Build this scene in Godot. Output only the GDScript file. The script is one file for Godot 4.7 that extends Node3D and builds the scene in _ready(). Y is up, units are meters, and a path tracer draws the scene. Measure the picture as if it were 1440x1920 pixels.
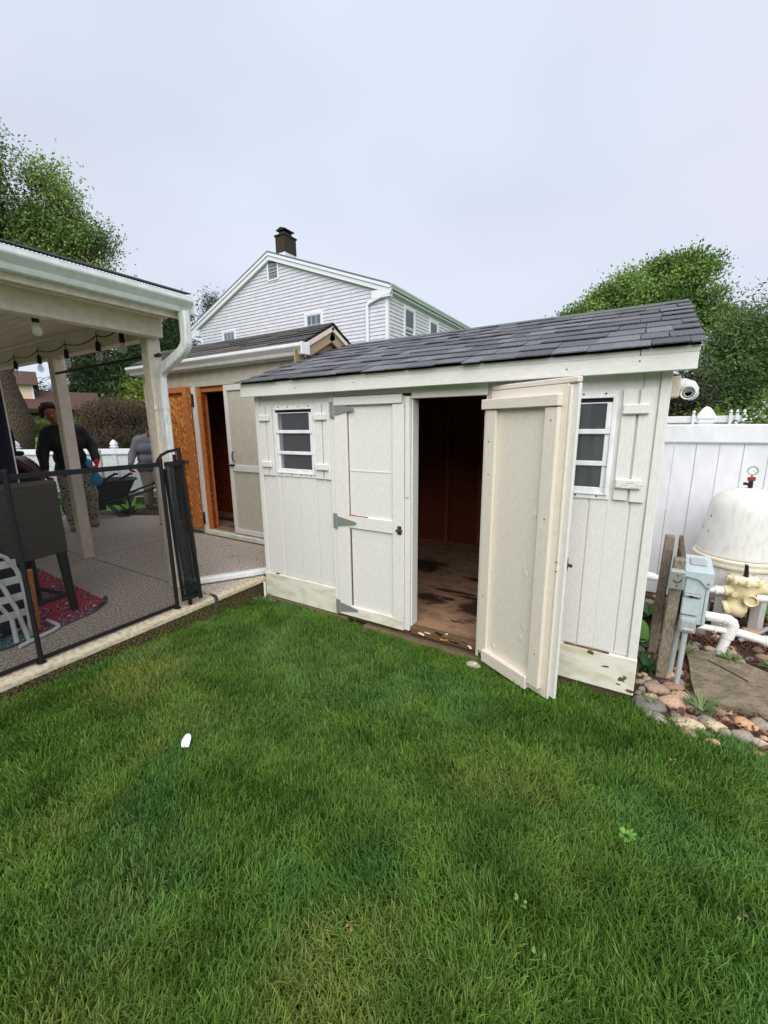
extends Node3D

# ---------------------------------------------------------------- mesh collector
class MB:
	var v := PackedVector3Array()
	var n := PackedVector3Array()
	var uv := PackedVector2Array()
	var c := PackedColorArray()
	var ix := PackedInt32Array()
	var col := Color(1, 1, 1)
	func vert(p: Vector3, nm: Vector3, t := Vector2.ZERO) -> int:
		v.append(p); n.append(nm); uv.append(t); c.append(col)
		return v.size() - 1
	func tri(a: Vector3, b: Vector3, d: Vector3, out := Vector3.ZERO) -> void:
		var m := (d - a).cross(b - a)
		if out != Vector3.ZERO and m.dot(out) < 0.0:
			var t := b
			b = d
			d = t
			m = -m
		m = m.normalized()
		var k := v.size()
		vert(a, m); vert(b, m); vert(d, m)
		ix.append(k); ix.append(k + 1); ix.append(k + 2)
	func quad(a: Vector3, b: Vector3, d: Vector3, e: Vector3, out := Vector3.ZERO) -> void:
		var m := (d - a).cross(b - a)
		if m.length_squared() < 1e-16:
			m = (e - a).cross(d - a)
		var flip := out != Vector3.ZERO and m.dot(out) < 0.0
		if flip:
			m = -m
		m = m.normalized()
		var k := v.size()
		vert(a, m, Vector2(0, 1)); vert(b, m, Vector2(0, 0)); vert(d, m, Vector2(1, 0)); vert(e, m, Vector2(1, 1))
		if flip:
			for q in [0, 2, 1, 0, 3, 2]: ix.append(k + q)
		else:
			for q in [0, 1, 2, 0, 2, 3]: ix.append(k + q)
	func box(lo: Vector3, hi: Vector3, bev := 0.0, x := Transform3D()) -> void:
		var ctr := (lo + hi) * 0.5
		var h := ((hi - lo) * 0.5).abs()
		bev = minf(bev, minf(h.x, minf(h.y, h.z)) * 0.9)
		for a in 3:
			var b1 := (a + 1) % 3
			var b2 := (a + 2) % 3
			for s in [-1.0, 1.0]:
				var o := Vector3.ZERO
				o[a] = s
				var q := []
				for w in [[-1, -1], [-1, 1], [1, 1], [1, -1]]:
					var p := Vector3.ZERO
					p[a] = h[a] * s
					p[b1] = (h[b1] - bev) * w[0]
					p[b2] = (h[b2] - bev) * w[1]
					q.append(x * (ctr + p))
				quad(q[0], q[1], q[2], q[3], x.basis * o)
			if bev > 0.0:
				for s1 in [-1.0, 1.0]:
					for s2 in [-1.0, 1.0]:
						var q := []
						for w in [[-1, 0], [1, 0], [1, 1], [-1, 1]]:
							var p := Vector3.ZERO
							p[a] = (h[a] - bev) * w[0]
							p[b1] = s1 * (h[b1] - bev * w[1])
							p[b2] = s2 * (h[b2] - bev * (1 - w[1]))
							q.append(x * (ctr + p))
						var o := Vector3.ZERO
						o[b1] = s1
						o[b2] = s2
						quad(q[0], q[1], q[2], q[3], x.basis * o)
		if bev > 0.0:
			for sx in [-1.0, 1.0]:
				for sy in [-1.0, 1.0]:
					for sz in [-1.0, 1.0]:
						var s := Vector3(sx, sy, sz)
						tri(x * (ctr + s * (h - Vector3(0, bev, bev))), x * (ctr + s * (h - Vector3(bev, 0, bev))), x * (ctr + s * (h - Vector3(bev, bev, 0))), x.basis * s)
	# a sheet of rows of points with smooth normals; flipped outward from its middle when closed
	func grid(rows: Array, wrap := false, outward := true, up := Vector3.ZERO) -> void:
		var k := v.size()
		var w: int = rows[0].size()
		var h := rows.size()
		var mid := Vector3.ZERO
		for r in rows:
			for p in r: mid += p
		mid /= float(w * h)
		var nn := PackedVector3Array()
		nn.resize(w * h)
		var q := PackedInt32Array()
		for i in h - 1:
			for j in (w if wrap else w - 1):
				var j2 := (j + 1) % w
				var a: Vector3 = rows[i][j]
				var b: Vector3 = rows[i][j2]
				var d: Vector3 = rows[i + 1][j2]
				var e: Vector3 = rows[i + 1][j]
				var m := (d - a).cross(b - e)
				for id in [i * w + j, i * w + j2, (i + 1) * w + j2, (i + 1) * w + j]:
					nn[id] += m
				for id in [i * w + j, i * w + j2, (i + 1) * w + j2, i * w + j, (i + 1) * w + j2, (i + 1) * w + j]:
					q.append(id)
		var s := 0.0
		for i in h:
			for j in w:
				s += nn[i * w + j].dot(up if up != Vector3.ZERO else (rows[i][j] - mid))
		var flip := outward and s < 0.0
		for i in h:
			for j in w:
				var m := nn[i * w + j].normalized()
				vert(rows[i][j], -m if flip else m, Vector2(float(j) / maxf(1.0, w - 1.0), float(i) / maxf(1.0, h - 1.0)))
		for t in range(0, q.size(), 3):
			ix.append(k + q[t])
			ix.append(k + q[t + (2 if flip else 1)])
			ix.append(k + q[t + (1 if flip else 2)])
	func tube(pts: Array, rad, sides := 10, caps := true, sx := 1.0, sy := 1.0, ref := Vector3.ZERO) -> void:
		var rows := []
		var f := Vector3(0.31, 0.9, 0.2) if ref == Vector3.ZERO else ref
		for i in pts.size():
			var d: Vector3 = (pts[mini(i + 1, pts.size() - 1)] - pts[maxi(i - 1, 0)]).normalized()
			if absf(d.dot(f.normalized())) > 0.98 and ref == Vector3.ZERO:
				f = Vector3(0.9, 0.1, 0.3)
			var u := d.cross(f).normalized()
			var w := u.cross(d).normalized()
			if ref == Vector3.ZERO: f = w
			var r: float = rad if rad is float else rad[i]
			var row := PackedVector3Array()
			for j in sides:
				var t := TAU * j / sides
				row.append(pts[i] + (u * cos(t) * sx + w * sin(t) * sy) * r)
			rows.append(row)
		grid(rows, true)
		if caps:
			for e in [0, rows.size() - 1]:
				var d: Vector3 = (pts[0] - pts[1]) if e == 0 else (pts[-1] - pts[-2])
				for j in sides:
					tri(pts[e], rows[e][j], rows[e][(j + 1) % sides], d)
	# a rectangular pipe with rounded corners along a path
	func duct(pts: Array, a: float, b: float, ref: Vector3, scale := []) -> void:
		var rows := []
		for i in pts.size():
			var d: Vector3 = (pts[mini(i + 1, pts.size() - 1)] - pts[maxi(i - 1, 0)]).normalized()
			var u := ref.cross(d).normalized()
			var w := d.cross(u).normalized()
			var k: float = scale[i] if scale.size() else 1.0
			var row := PackedVector3Array()
			for q in [[-1, -.75], [-1, -.2], [-.93, 0], [-1, .2], [-1, .75], [-.8, 1], [-.25, 1], [0, .92], [.25, 1], [.8, 1], [1, .75], [1, .2], [.93, 0], [1, -.2], [1, -.75], [.8, -1], [.25, -1], [0, -.92], [-.25, -1], [-.8, -1]]:
				row.append(pts[i] + (u * q[0] * a + w * q[1] * b) * k)
			rows.append(row)
		grid(rows, true)
	func lathe(prof: Array, segs := 24, x := Transform3D()) -> void:
		var rows := []
		for p in prof:
			var row := PackedVector3Array()
			for j in segs:
				var t := TAU * j / segs
				row.append(x * Vector3(cos(t) * p.x, p.y, sin(t) * p.x))
			rows.append(row)
		grid(rows, true)
	func blob(ctr: Vector3, rad: Vector3, b: Basis, noise: FastNoiseLite, amp: float, lat := 7, lon := 10) -> void:
		var rows := []
		for i in lat + 1:
			var th := PI * (0.01 + 0.98 * i / lat)
			var row := PackedVector3Array()
			for j in lon:
				var t := TAU * j / lon
				var d := Vector3(sin(th) * cos(t), cos(th), sin(th) * sin(t))
				var k := 1.0 + amp * noise.get_noise_3d(ctr.x * 31.0 + d.x * 1.3, ctr.y * 31.0 + d.y * 1.3, ctr.z * 31.0 + d.z * 1.3)
				row.append(ctr + b * (d * rad * k))
			rows.append(row)
		grid(rows, true)
	func prism(poly: PackedVector2Array, d0: float, d1: float, x := Transform3D()) -> void:
		var t := Geometry2D.triangulate_polygon(poly)
		for e in [d0, d1]:
			var o := x.basis * Vector3(0, 0, signf(e - (d0 + d1) * 0.5))
			for i in range(0, t.size(), 3):
				tri(x * Vector3(poly[t[i]].x, poly[t[i]].y, e), x * Vector3(poly[t[i + 1]].x, poly[t[i + 1]].y, e), x * Vector3(poly[t[i + 2]].x, poly[t[i + 2]].y, e), o)
		var area := 0.0
		for i in poly.size():
			area += poly[i].cross(poly[(i + 1) % poly.size()])
		for i in poly.size():
			var a := poly[i]
			var b := poly[(i + 1) % poly.size()]
			var o2 := Vector2((b - a).y, -(b - a).x) * signf(area)
			quad(x * Vector3(a.x, a.y, d0), x * Vector3(b.x, b.y, d0), x * Vector3(b.x, b.y, d1), x * Vector3(a.x, a.y, d1), x.basis * Vector3(o2.x, o2.y, 0))
	func mesh(m: Material) -> ArrayMesh:
		var a := []
		a.resize(Mesh.ARRAY_MAX)
		a[Mesh.ARRAY_VERTEX] = v
		a[Mesh.ARRAY_NORMAL] = n
		a[Mesh.ARRAY_TEX_UV] = uv
		a[Mesh.ARRAY_COLOR] = c
		a[Mesh.ARRAY_INDEX] = ix
		var r := ArrayMesh.new()
		r.add_surface_from_arrays(Mesh.PRIMITIVE_TRIANGLES, a)
		r.surface_set_material(0, m)
		return r

var M := {}
var rng := RandomNumberGenerator.new()
var taken := {}
var lump := FastNoiseLite.new()

func C8(r: float, g: float, b: float) -> Color:
	return Color(r / 255.0, g / 255.0, b / 255.0)

func numbered(par: Node, called: String) -> String:
	var k := str(par.get_instance_id()) + "/" + called
	var i: int = taken.get(k, 0)
	taken[k] = i + 1
	return called if i == 0 else "%s_%03d" % [called, i]

func put(o: Node3D, par: Node, called: String) -> Node3D:
	o.name = numbered(par, called)
	par.add_child(o, true)
	return o

func tag(o: Node3D, label: String, category := "", group := "", kind := "") -> Node3D:
	if label: o.set_meta("label", label)
	if category: o.set_meta("category", category)
	if group: o.set_meta("group", group)
	if kind: o.set_meta("kind", kind)
	return o

# a thing: a node at its base, whose parts are given in world coordinates
func thing(called: String, label: String, category: String, base: Vector3, group := "") -> Node3D:
	var o := Node3D.new()
	o.position = base
	put(o, self, called)
	return tag(o, label, category, group)

func org(o: Node) -> Vector3:
	var p := Vector3.ZERO
	while o != self and o is Node3D:
		p += o.position
		o = o.get_parent()
	return p

func part(par: Node3D, called: String, b: MB, m: Material, label := "") -> MeshInstance3D:
	var o := MeshInstance3D.new()
	o.mesh = b.mesh(m)
	o.position = -org(par)
	put(o, par, called)
	if label: o.set_meta("label", label)
	return o

# a thing of a single mesh, its node at the foot of the mesh
func solo(called: String, label: String, category: String, b: MB, m: Material, group := "", kind := "") -> MeshInstance3D:
	var o := MeshInstance3D.new()
	var lo := b.v[0]
	var hi := b.v[0]
	for p in b.v:
		lo = lo.min(p)
		hi = hi.max(p)
	var base := Vector3((lo.x + hi.x) * 0.5, lo.y, (lo.z + hi.z) * 0.5)
	for i in b.v.size():
		b.v[i] -= base
	o.mesh = b.mesh(m)
	o.position = base
	put(o, self, called)
	tag(o, label, category, group, kind)
	return o

func dup(o: Node3D, at: Vector3, label := "") -> Node3D:
	var r: Node3D = o.duplicate()
	r.name = numbered(self, str(o.name).rstrip("0123456789").trim_suffix("_"))
	add_child(r, true)
	r.position = at
	if label: r.set_meta("label", label)
	return r

func bx(lo: Vector3, hi: Vector3, bev := 0.004) -> MB:
	var b := MB.new()
	b.box(lo, hi, bev)
	return b

func V(x: float, y: float, z: float) -> Vector3:
	return Vector3(x, y, z)

# ---------------------------------------------------------------- materials
func noise_tex(freq: float, sd: int, lo: Color, hi: Color, kind := FastNoiseLite.TYPE_SIMPLEX_SMOOTH, oct := 4, a := 0.25, b := 0.75, size := 512, mid = null) -> NoiseTexture2D:
	var f := FastNoiseLite.new()
	f.noise_type = kind
	f.seed = sd
	f.frequency = freq
	f.fractal_octaves = oct
	f.fractal_type = FastNoiseLite.FRACTAL_FBM
	if kind == FastNoiseLite.TYPE_CELLULAR:
		f.cellular_return_type = FastNoiseLite.RETURN_CELL_VALUE
		f.fractal_type = FastNoiseLite.FRACTAL_NONE
	var g := Gradient.new()
	g.offsets = PackedFloat32Array([a, b]) if mid == null else PackedFloat32Array([a, (a + b) * 0.5, b])
	g.colors = PackedColorArray([lo, hi]) if mid == null else PackedColorArray([lo, mid, hi])
	var t := NoiseTexture2D.new()
	t.width = size
	t.height = size
	t.seamless = true
	t.color_ramp = g
	t.noise = f
	return t

func normal_tex(freq: float, sd: int, strength := 4.0, oct := 4, size := 512) -> NoiseTexture2D:
	var f := FastNoiseLite.new()
	f.noise_type = FastNoiseLite.TYPE_SIMPLEX_SMOOTH
	f.seed = sd
	f.frequency = freq
	f.fractal_octaves = oct
	var t := NoiseTexture2D.new()
	t.width = size
	t.height = size
	t.seamless = true
	t.as_normal_map = true
	t.bump_strength = strength
	t.noise = f
	return t

var TN := {}
func mat(color: Color, rough := 0.7, tex: Texture2D = null, scale := Vector3.ONE, nrm: Texture2D = null, nstr := 1.0, nscale := 1.0) -> StandardMaterial3D:
	var m := StandardMaterial3D.new()
	m.albedo_color = color
	m.roughness = rough
	m.metallic_specular = 0.4
	if tex or nrm:
		m.uv1_triplanar = true
		m.uv1_scale = scale
		m.uv1_triplanar_sharpness = 4.0
	if tex: m.albedo_texture = tex
	if nrm:
		m.normal_enabled = true
		m.normal_texture = nrm
		m.normal_scale = nstr
	return m

func image_mat(im: Image, rough := 0.8, tri := Vector3.ZERO) -> StandardMaterial3D:
	var m := StandardMaterial3D.new()
	m.albedo_texture = ImageTexture.create_from_image(im)
	m.roughness = rough
	m.metallic_specular = 0.3
	if tri != Vector3.ZERO:
		m.uv1_triplanar = true
		m.uv1_scale = tri
		m.uv1_triplanar_sharpness = 6.0
	return m

func make_materials() -> void:
	var W := Color(1, 1, 1)
	TN.soft = noise_tex(0.012, 3, Color(.945, .94, .93), W, FastNoiseLite.TYPE_SIMPLEX_SMOOTH, 5)
	TN.grime = noise_tex(0.02, 9, Color(.84, .81, .74), W, FastNoiseLite.TYPE_SIMPLEX_SMOOTH, 6, 0.15, 0.6)
	TN.grain = noise_tex(0.03, 5, Color(.74, .70, .64), W, FastNoiseLite.TYPE_SIMPLEX_SMOOTH, 4, 0.25, 0.7)
	TN.speck = noise_tex(0.16, 7, Color(.55, .53, .50), W, FastNoiseLite.TYPE_SIMPLEX, 3, 0.25, 0.75)
	TN.speck2 = noise_tex(0.23, 17, Color(.40, .36, .32), W, FastNoiseLite.TYPE_SIMPLEX, 2, 0.2, 0.72)
	TN.aggregate = noise_tex(0.075, 19, Color(.60, .58, .56), W, FastNoiseLite.TYPE_SIMPLEX, 5, 0.15, 0.75)
	TN.paint = noise_tex(0.014, 43, Color(.968, .966, .955), W, FastNoiseLite.TYPE_SIMPLEX_SMOOTH, 6)
	TN.granule = noise_tex(0.1, 37, Color(.52, .52, .52), W, FastNoiseLite.TYPE_SIMPLEX, 4, 0.2, 0.7)
	TN.dust = noise_tex(0.01, 29, Color(.90, .88, .82), W, FastNoiseLite.TYPE_SIMPLEX_SMOOTH, 6, 0.15, 0.6)
	TN.nfine = normal_tex(0.12, 21, 6.0)
	TN.nmid = normal_tex(0.04, 22, 8.0, 5)
	# paint: cream on rough-sawn plywood
	M.cream = mat(C8(228, 227, 226), 0.62, TN.paint, V(9, 2.6, 9), TN.nfine, 0.22)
	M.cream_smooth = mat(C8(230, 229, 228), 0.55, TN.paint, V(8, 2.0, 8), TN.nfine, 0.09)
	M.cream_h = mat(C8(230, 229, 227), 0.55, TN.paint, V(2, 8, 8), TN.nfine, 0.1)
	M.cream_worn = mat(C8(228, 227, 215), 0.65, TN.dust, V(.8, 2.0, 2), TN.nfine, 0.08)
	M.beige_in = mat(C8(232, 225, 212), 0.62, TN.paint, V(8, 2, 8), TN.nfine, 0.1)
	M.beige_in_h = mat(C8(230, 221, 210), 0.62, TN.paint, V(2, 8, 8), TN.nfine, 0.1)
	M.tan = mat(C8(205, 201, 186), 0.7, TN.soft, V(5, 1, 5), TN.nfine, 0.4)
	M.taupe = mat(C8(226, 214, 200), 0.65, TN.soft, V(2, 2, 2), TN.nfine, 0.12)
	M.tan_raw = mat(C8(190, 170, 140), 0.8, TN.grain, V(4, 9, 9), TN.nmid, 0.4)
	M.white = mat(C8(238, 240, 244), 0.4, TN.soft, V(2, .7, 2))
	M.vinyl = mat(C8(225, 227, 235), 0.38, TN.paint, V(1.3, .5, 1.3))
	M.alu = mat(C8(236, 241, 243), 0.42, TN.soft, V(2, 2, 2))
	M.alu_dirty = mat(C8(228, 233, 235), 0.45, TN.dust, V(5, 1.2, 5), TN.nmid, 0.12)
	M.steel = mat(C8(160, 165, 168), 0.5, TN.dust, V(20, 20, 20)); M.steel.metallic = 0.45
	M.bronze = mat(C8(84, 72, 64), 0.5); M.bronze.metallic = 0.5
	M.black = mat(C8(22, 23, 26), 0.55)
	M.blackrough = mat(C8(26, 27, 30), 0.8, TN.soft, V(9, 9, 9))
	M.dark = mat(C8(46, 44, 44), 0.75, TN.soft, V(9, 9, 9))
	M.gap = mat(C8(20, 15, 12), 0.95)
	M.crack = mat(C8(118, 92, 66), 0.9, TN.grain, V(20, 20, 20))
	M.raw = mat(C8(212, 150, 92), 0.8, TN.grain, V(6, 20, 20))
	M.stud = mat(C8(158, 100, 72), 0.85, TN.grain, V(14, 1.2, 14), TN.nmid, 0.3)
	M.inwall = mat(C8(138, 70, 50), 0.9, TN.grain, V(7, .8, 7), TN.nmid, 0.3)
	M.oldwood = mat(C8(120, 103, 84), 0.9, TN.grain, V(1.0, 16, 16), TN.nmid, 0.7)
	M.postwood = mat(C8(152, 143, 130), 0.9, TN.grain, V(14, 1.0, 14), TN.nmid, 0.8)
	M.darkwood = mat(C8(108, 98, 88), 0.92, TN.grain, V(14, 14, 1.2), TN.nmid, 0.9)
	M.redwood = mat(C8(214, 136, 76), 0.75, TN.grain, V(12, .9, 12), TN.nmid, 0.25)
	M.shingle = []
	for k in 5:
		var g: float = [118, 126, 134, 110, 144][k]
		M.shingle.append(mat(C8(g - 1.0, g, g + 7.0), 0.92, TN.granule, V(2.2, 2.2, 2.2), TN.nfine, 0.5))
	M.shingle_moss = mat(C8(130, 140, 138), 0.95, TN.speck, V(9, 9, 9), TN.nfine, 0.8)
	M.shingle_old = []
	for k in 3:
		var g: float = [112, 104, 120][k]
		M.shingle_old.append(mat(C8(g, g - 3.0, g - 2.0), 0.92, TN.speck, V(9, 9, 9), TN.nfine, 0.8))
	M.concrete = mat(C8(226, 215, 203), 0.9, TN.aggregate, V(1.05, 1.05, 1.05), TN.nfine, 0.9)
	M.curb = mat(C8(204, 194, 172), 0.92, TN.grime, V(2.2, 5, 2.2), TN.nmid, 1.0)
	M.mossy = mat(C8(120, 112, 84), 0.95, noise_tex(0.03, 31, Color(.35, .36, .24), Color(1, .98, .9), FastNoiseLite.TYPE_SIMPLEX_SMOOTH, 5, .3, .7), V(3, 6, 3), TN.nmid, 1.0)
	M.soil = mat(C8(74, 58, 42), 0.97, TN.speck2, V(3, 3, 3), TN.nmid, 1.0)
	M.lawnsoil = mat(C8(70, 72, 36), 0.97, TN.speck2, V(3, 3, 3))
	M.farlawn = mat(C8(96, 136, 50), 0.95, noise_tex(0.02, 41, Color(.72, .8, .6), W), V(.3, .3, .3))
	M.siding = mat(C8(208, 207, 219), 0.5, TN.soft, V(.4, 1, .4))
	M.sidetrim = mat(C8(222, 223, 232), 0.45)
	M.brickstain = mat(C8(90, 83, 78), 0.95, noise_tex(0.05, 51, Color(.38, .34, .3), Color(1, .95, .88), FastNoiseLite.TYPE_SIMPLEX_SMOOTH, 5, .25, .75), V(4, .7, 4))
	M.glass_far = mat(C8(98, 111, 121), 0.2)
	M.glass_far.metallic_specular = 0.8
	var gl := StandardMaterial3D.new()
	gl.albedo_color = Color(.8, .85, .9, .06)
	gl.roughness = 0.03
	gl.transparency = BaseMaterial3D.TRANSPARENCY_ALPHA
	M.glass = gl
	var bu := StandardMaterial3D.new()
	bu.albedo_color = Color(.95, .95, .9, .3)
	bu.roughness = 0.03
	bu.transparency = BaseMaterial3D.TRANSPARENCY_ALPHA
	M.bulb = bu
	var ne := StandardMaterial3D.new()
	ne.albedo_color = Color(.14, .145, .15, .27)
	ne.roughness = 0.9
	ne.metallic_specular = 0.1
	ne.transparency = BaseMaterial3D.TRANSPARENCY_ALPHA
	M.net = ne
	var nd := ne.duplicate()
	nd.albedo_color = Color(.17, .175, .18, .42)
	M.netfold = nd
	M.osb = image_mat(osb_image(), 0.8, V(1.35, 1.35, 1.35))
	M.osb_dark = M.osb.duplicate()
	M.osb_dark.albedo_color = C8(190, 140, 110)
	M.floor = image_mat(floor_image(), 0.85)
	M.wicker = mat(C8(92, 88, 84), 0.45, TN.grain, V(30, 30, 30))
	M.skin = mat(C8(128, 84, 64), 0.55)
	M.jacket = mat(C8(34, 34, 37), 0.75, TN.soft, V(7, 7, 7), TN.nmid, 0.6)
	M.hoodie = mat(C8(98, 98, 108), 0.9, TN.soft, V(9, 9, 9), TN.nmid, 0.5)
	M.camo = image_mat(camo_image(), 0.9, V(2.2, 2.2, 2.2))
	M.khaki = mat(C8(142, 132, 118), 0.9, TN.soft, V(8, 8, 8), TN.nmid, 0.6)
	M.tanboot = mat(C8(150, 130, 106), 0.8, TN.soft, V(12, 12, 12))
	M.blackboot = mat(C8(42, 38, 37), 0.6, TN.soft, V(12, 12, 12))
	M.redglove = mat(C8(196, 28, 42), 0.8, TN.soft, V(12, 12, 12))
	M.hair = mat(C8(20, 16, 15), 0.8)
	M.sandstone = []
	for q in [[196, 164, 142], [164, 144, 126], [158, 150, 138], [128, 126, 122], [206, 188, 160], [206, 164, 126], [156, 126, 112], [142, 138, 120], [190, 180, 166]]:
		M.sandstone.append(mat(C8(q[0], q[1], q[2]), 0.78, TN.grime, V(7, 7, 7), TN.nmid, 0.45))
	M.slate = mat(C8(134, 124, 110), 0.9, noise_tex(0.015, 61, Color(.84, .83, .77), Color(1, .98, .94), FastNoiseLite.TYPE_SIMPLEX_SMOOTH, 6, .3, .7), V(.9, .9, .9), TN.nmid, 0.7)
	M.tank = mat(C8(221, 221, 219), 0.42, noise_tex(0.012, 71, Color(.93, .925, .91), W, FastNoiseLite.TYPE_SIMPLEX_SMOOTH, 6, .1, .5), V(3.2, 1.0, 3.2), TN.nmid, 0.03)
	M.ivory = mat(C8(230, 224, 206), 0.45, TN.soft, V(5, 5, 5))
	M.valve = mat(C8(226, 212, 174), 0.5, TN.soft, V(8, 8, 8))
	M.pvc = mat(C8(238, 238, 236), 0.4, TN.soft, V(6, 6, 6))
	M.greybox = mat(C8(166, 174, 176), 0.55, TN.soft, V(9, 9, 9))
	M.bluebox = mat(C8(186, 201, 208), 0.45, TN.soft, V(5, 5, 5))
	M.conduit = mat(C8(168, 174, 176), 0.55, TN.soft, V(9, 2, 9))
	M.navy = mat(C8(34, 36, 52), 0.85, TN.soft, V(6, 6, 6), TN.nmid, 0.4)
	M.smoker = mat(C8(70, 42, 38), 0.4, TN.soft, V(6, 6, 6)); M.smoker.metallic = 0.3
	M.roofbrown = mat(C8(104, 80, 72), 0.95, TN.speck, V(1.2, 1.2, 1.2))
	M.beigeside = mat(C8(222, 200, 176), 0.7)
	M.barrow = mat(C8(52, 55, 56), 0.6, TN.soft, V(6, 6, 6))
	M.mulch = mat(C8(92, 70, 56), 0.95, TN.speck2, V(4, 4, 4), TN.nmid, 1.0)

func fillrot(im: Image, cx: float, cy: float, ang: float, len: float, wid: float, c: Color) -> void:
	var w := im.get_width()
	var h := im.get_height()
	var d := Vector2(cos(ang), sin(ang))
	var p := Vector2(-d.y, d.x)
	var i := -len * 0.5
	while i < len * 0.5:
		var j := -wid * 0.5 * (1.0 - absf(i / len) * 0.9)
		var je := -j
		while j < je:
			var q := Vector2(cx, cy) + d * i + p * j
			im.set_pixel(posmod(int(q.x), w), posmod(int(q.y), h), c)
			j += 0.8
		i += 0.8

func osb_image() -> Image:
	var im := Image.create(320, 320, false, Image.FORMAT_RGB8)
	im.fill(C8(168, 92, 36))
	rng.seed = 11
	var pal := [C8(232, 150, 70), C8(214, 126, 50), C8(244, 176, 98), C8(172, 92, 36), C8(226, 140, 62), C8(146, 74, 30), C8(240, 164, 80)]
	for k in 1500:
		var c: Color = pal[rng.randi() % pal.size()]
		fillrot(im, rng.randf() * 320.0, rng.randf() * 320.0, PI / 2 + rng.randfn(0, .7), rng.randf_range(8, 34), rng.randf_range(2, 5), c.lightened(rng.randf() * .08))
	return im

func floor_image() -> Image:
	var im := Image.create(320, 320, false, Image.FORMAT_RGB8)
	var f := FastNoiseLite.new()
	f.frequency = 0.02
	f.fractal_octaves = 5
	# stains: x, z, half width, half depth
	var st := [[-.98, -3.12, .20, .17], [-.80, -3.2, .14, .14], [-1.42, -3.13, .16, .10], [-1.30, -3.18, .10, .035], [-1.30, -3.36, .22, .03], [-1.1, -3.3, .18, .03], [-1.2, -3.75, .14, .05], [-.95, -3.7, .12, .03], [-1.9, -3.9, .3, .2], [-2.3, -3.2, .3, .25]]
	for y in 320:
		for x in 320:
			var wz := lerpf(-4.85, -2.58, x / 320.0)
			var wx := lerpf(.075, -2.81, y / 320.0)
			var g := f.get_noise_2d(x * 4.0, y * 0.6) * 0.5 + 0.5
			var n := f.get_noise_2d(x * 2.2 + 400.0, y * 2.2)
			var c := C8(172, 140, 112).lerp(C8(142, 112, 88), g)
			c = c.lerp(C8(120, 92, 72), smoothstep(.05, .4, n) * .6)
			var s := 0.0
			for q in st:
				var d := Vector2((wx - q[0]) / q[2], (wz - q[1]) / q[3]).length() + n * .8
				s = maxf(s, 1.0 - smoothstep(.55, 1.25, d))
			c = c.lerp(C8(50, 32, 26), s * .85)
			if absf(wx + 1.0) < .13 and absf(wz + 2.86 + (wx + 1.0) * .25) < .045 and f.get_noise_2d(x * 9.0 + y * 5.0, y * 2.0 - x) > .06:
				c = c.lerp(C8(60, 40, 30), .7)
			im.set_pixel(x, y, c)
	return im

func camo_image() -> Image:
	var im := Image.create(128, 128, false, Image.FORMAT_RGB8)
	rng.seed = 5
	var f := FastNoiseLite.new()
	f.frequency = 0.05
	f.fractal_octaves = 3
	for y in 128:
		for x in 128:
			var a := f.get_noise_2d(x / 3 * 3, y / 3 * 3)
			var b := f.get_noise_2d(x / 3 * 3 + 300, y / 3 * 3)
			var c := C8(172, 167, 152)
			if a > 0.08: c = C8(140, 135, 122)
			if b > 0.14: c = C8(198, 190, 170)
			if a * b < -0.03: c = C8(92, 90, 84)
			im.set_pixel(x, y, c)
	return im

# ---------------------------------------------------------------- scene
var SUN_E := 0.5
func _ready() -> void:
	lump.frequency = 0.6
	lump.fractal_octaves = 3
	var cam := Camera3D.new()
	cam.name = "camera"
	cam.fov = 102.2156
	cam.near = 0.05
	cam.far = 400.0
	var yaw := 0.5463
	var pitch := 0.2058
	var roll := -0.0092
	var fw := V(-sin(yaw) * cos(pitch), -sin(pitch), -cos(yaw) * cos(pitch))
	var rt := V(cos(yaw), 0, -sin(yaw))
	var up := rt.cross(fw)
	cam.transform = Transform3D(Basis(cos(roll) * rt + sin(roll) * up, -sin(roll) * rt + cos(roll) * up, -fw), V(0, 1.6, 0))
	add_child(cam)
	cam.current = true
	var we := WorldEnvironment.new()
	we.name = "surroundings"
	var e := Environment.new()
	e.background_mode = Environment.BG_SKY
	var sky := Sky.new()
	var pm := PanoramaSkyMaterial.new()
	pm.panorama = ImageTexture.create_from_image(sky_image())
	sky.sky_material = pm
	e.sky = sky
	e.tonemap_mode = Environment.TONE_MAPPER_LINEAR
	e.tonemap_exposure = 2.4
	e.sdfgi_enabled = true
	e.ssao_enabled = true
	e.ssil_enabled = true
	we.environment = e
	add_child(we)
	var sun := DirectionalLight3D.new()
	sun.name = "sun"
	sun.light_energy = SUN_E
	sun.light_angular_distance = 70.0
	sun.light_color = Color(1.0, .98, .95)
	sun.shadow_enabled = true
	add_child(sun)
	sun.look_at_from_position(V(.32, .74, .70) * 10.0, Vector3.ZERO)
	make_materials()
	build_ground()
	build_shed()
	build_small_shed()
	build_patio_cover()
	build_house()
	build_far_house()
	build_fences()
	build_trees()
	build_behind()
	build_patio_things()
	build_people()
	build_pool_corner()
	build_lawn()

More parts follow.
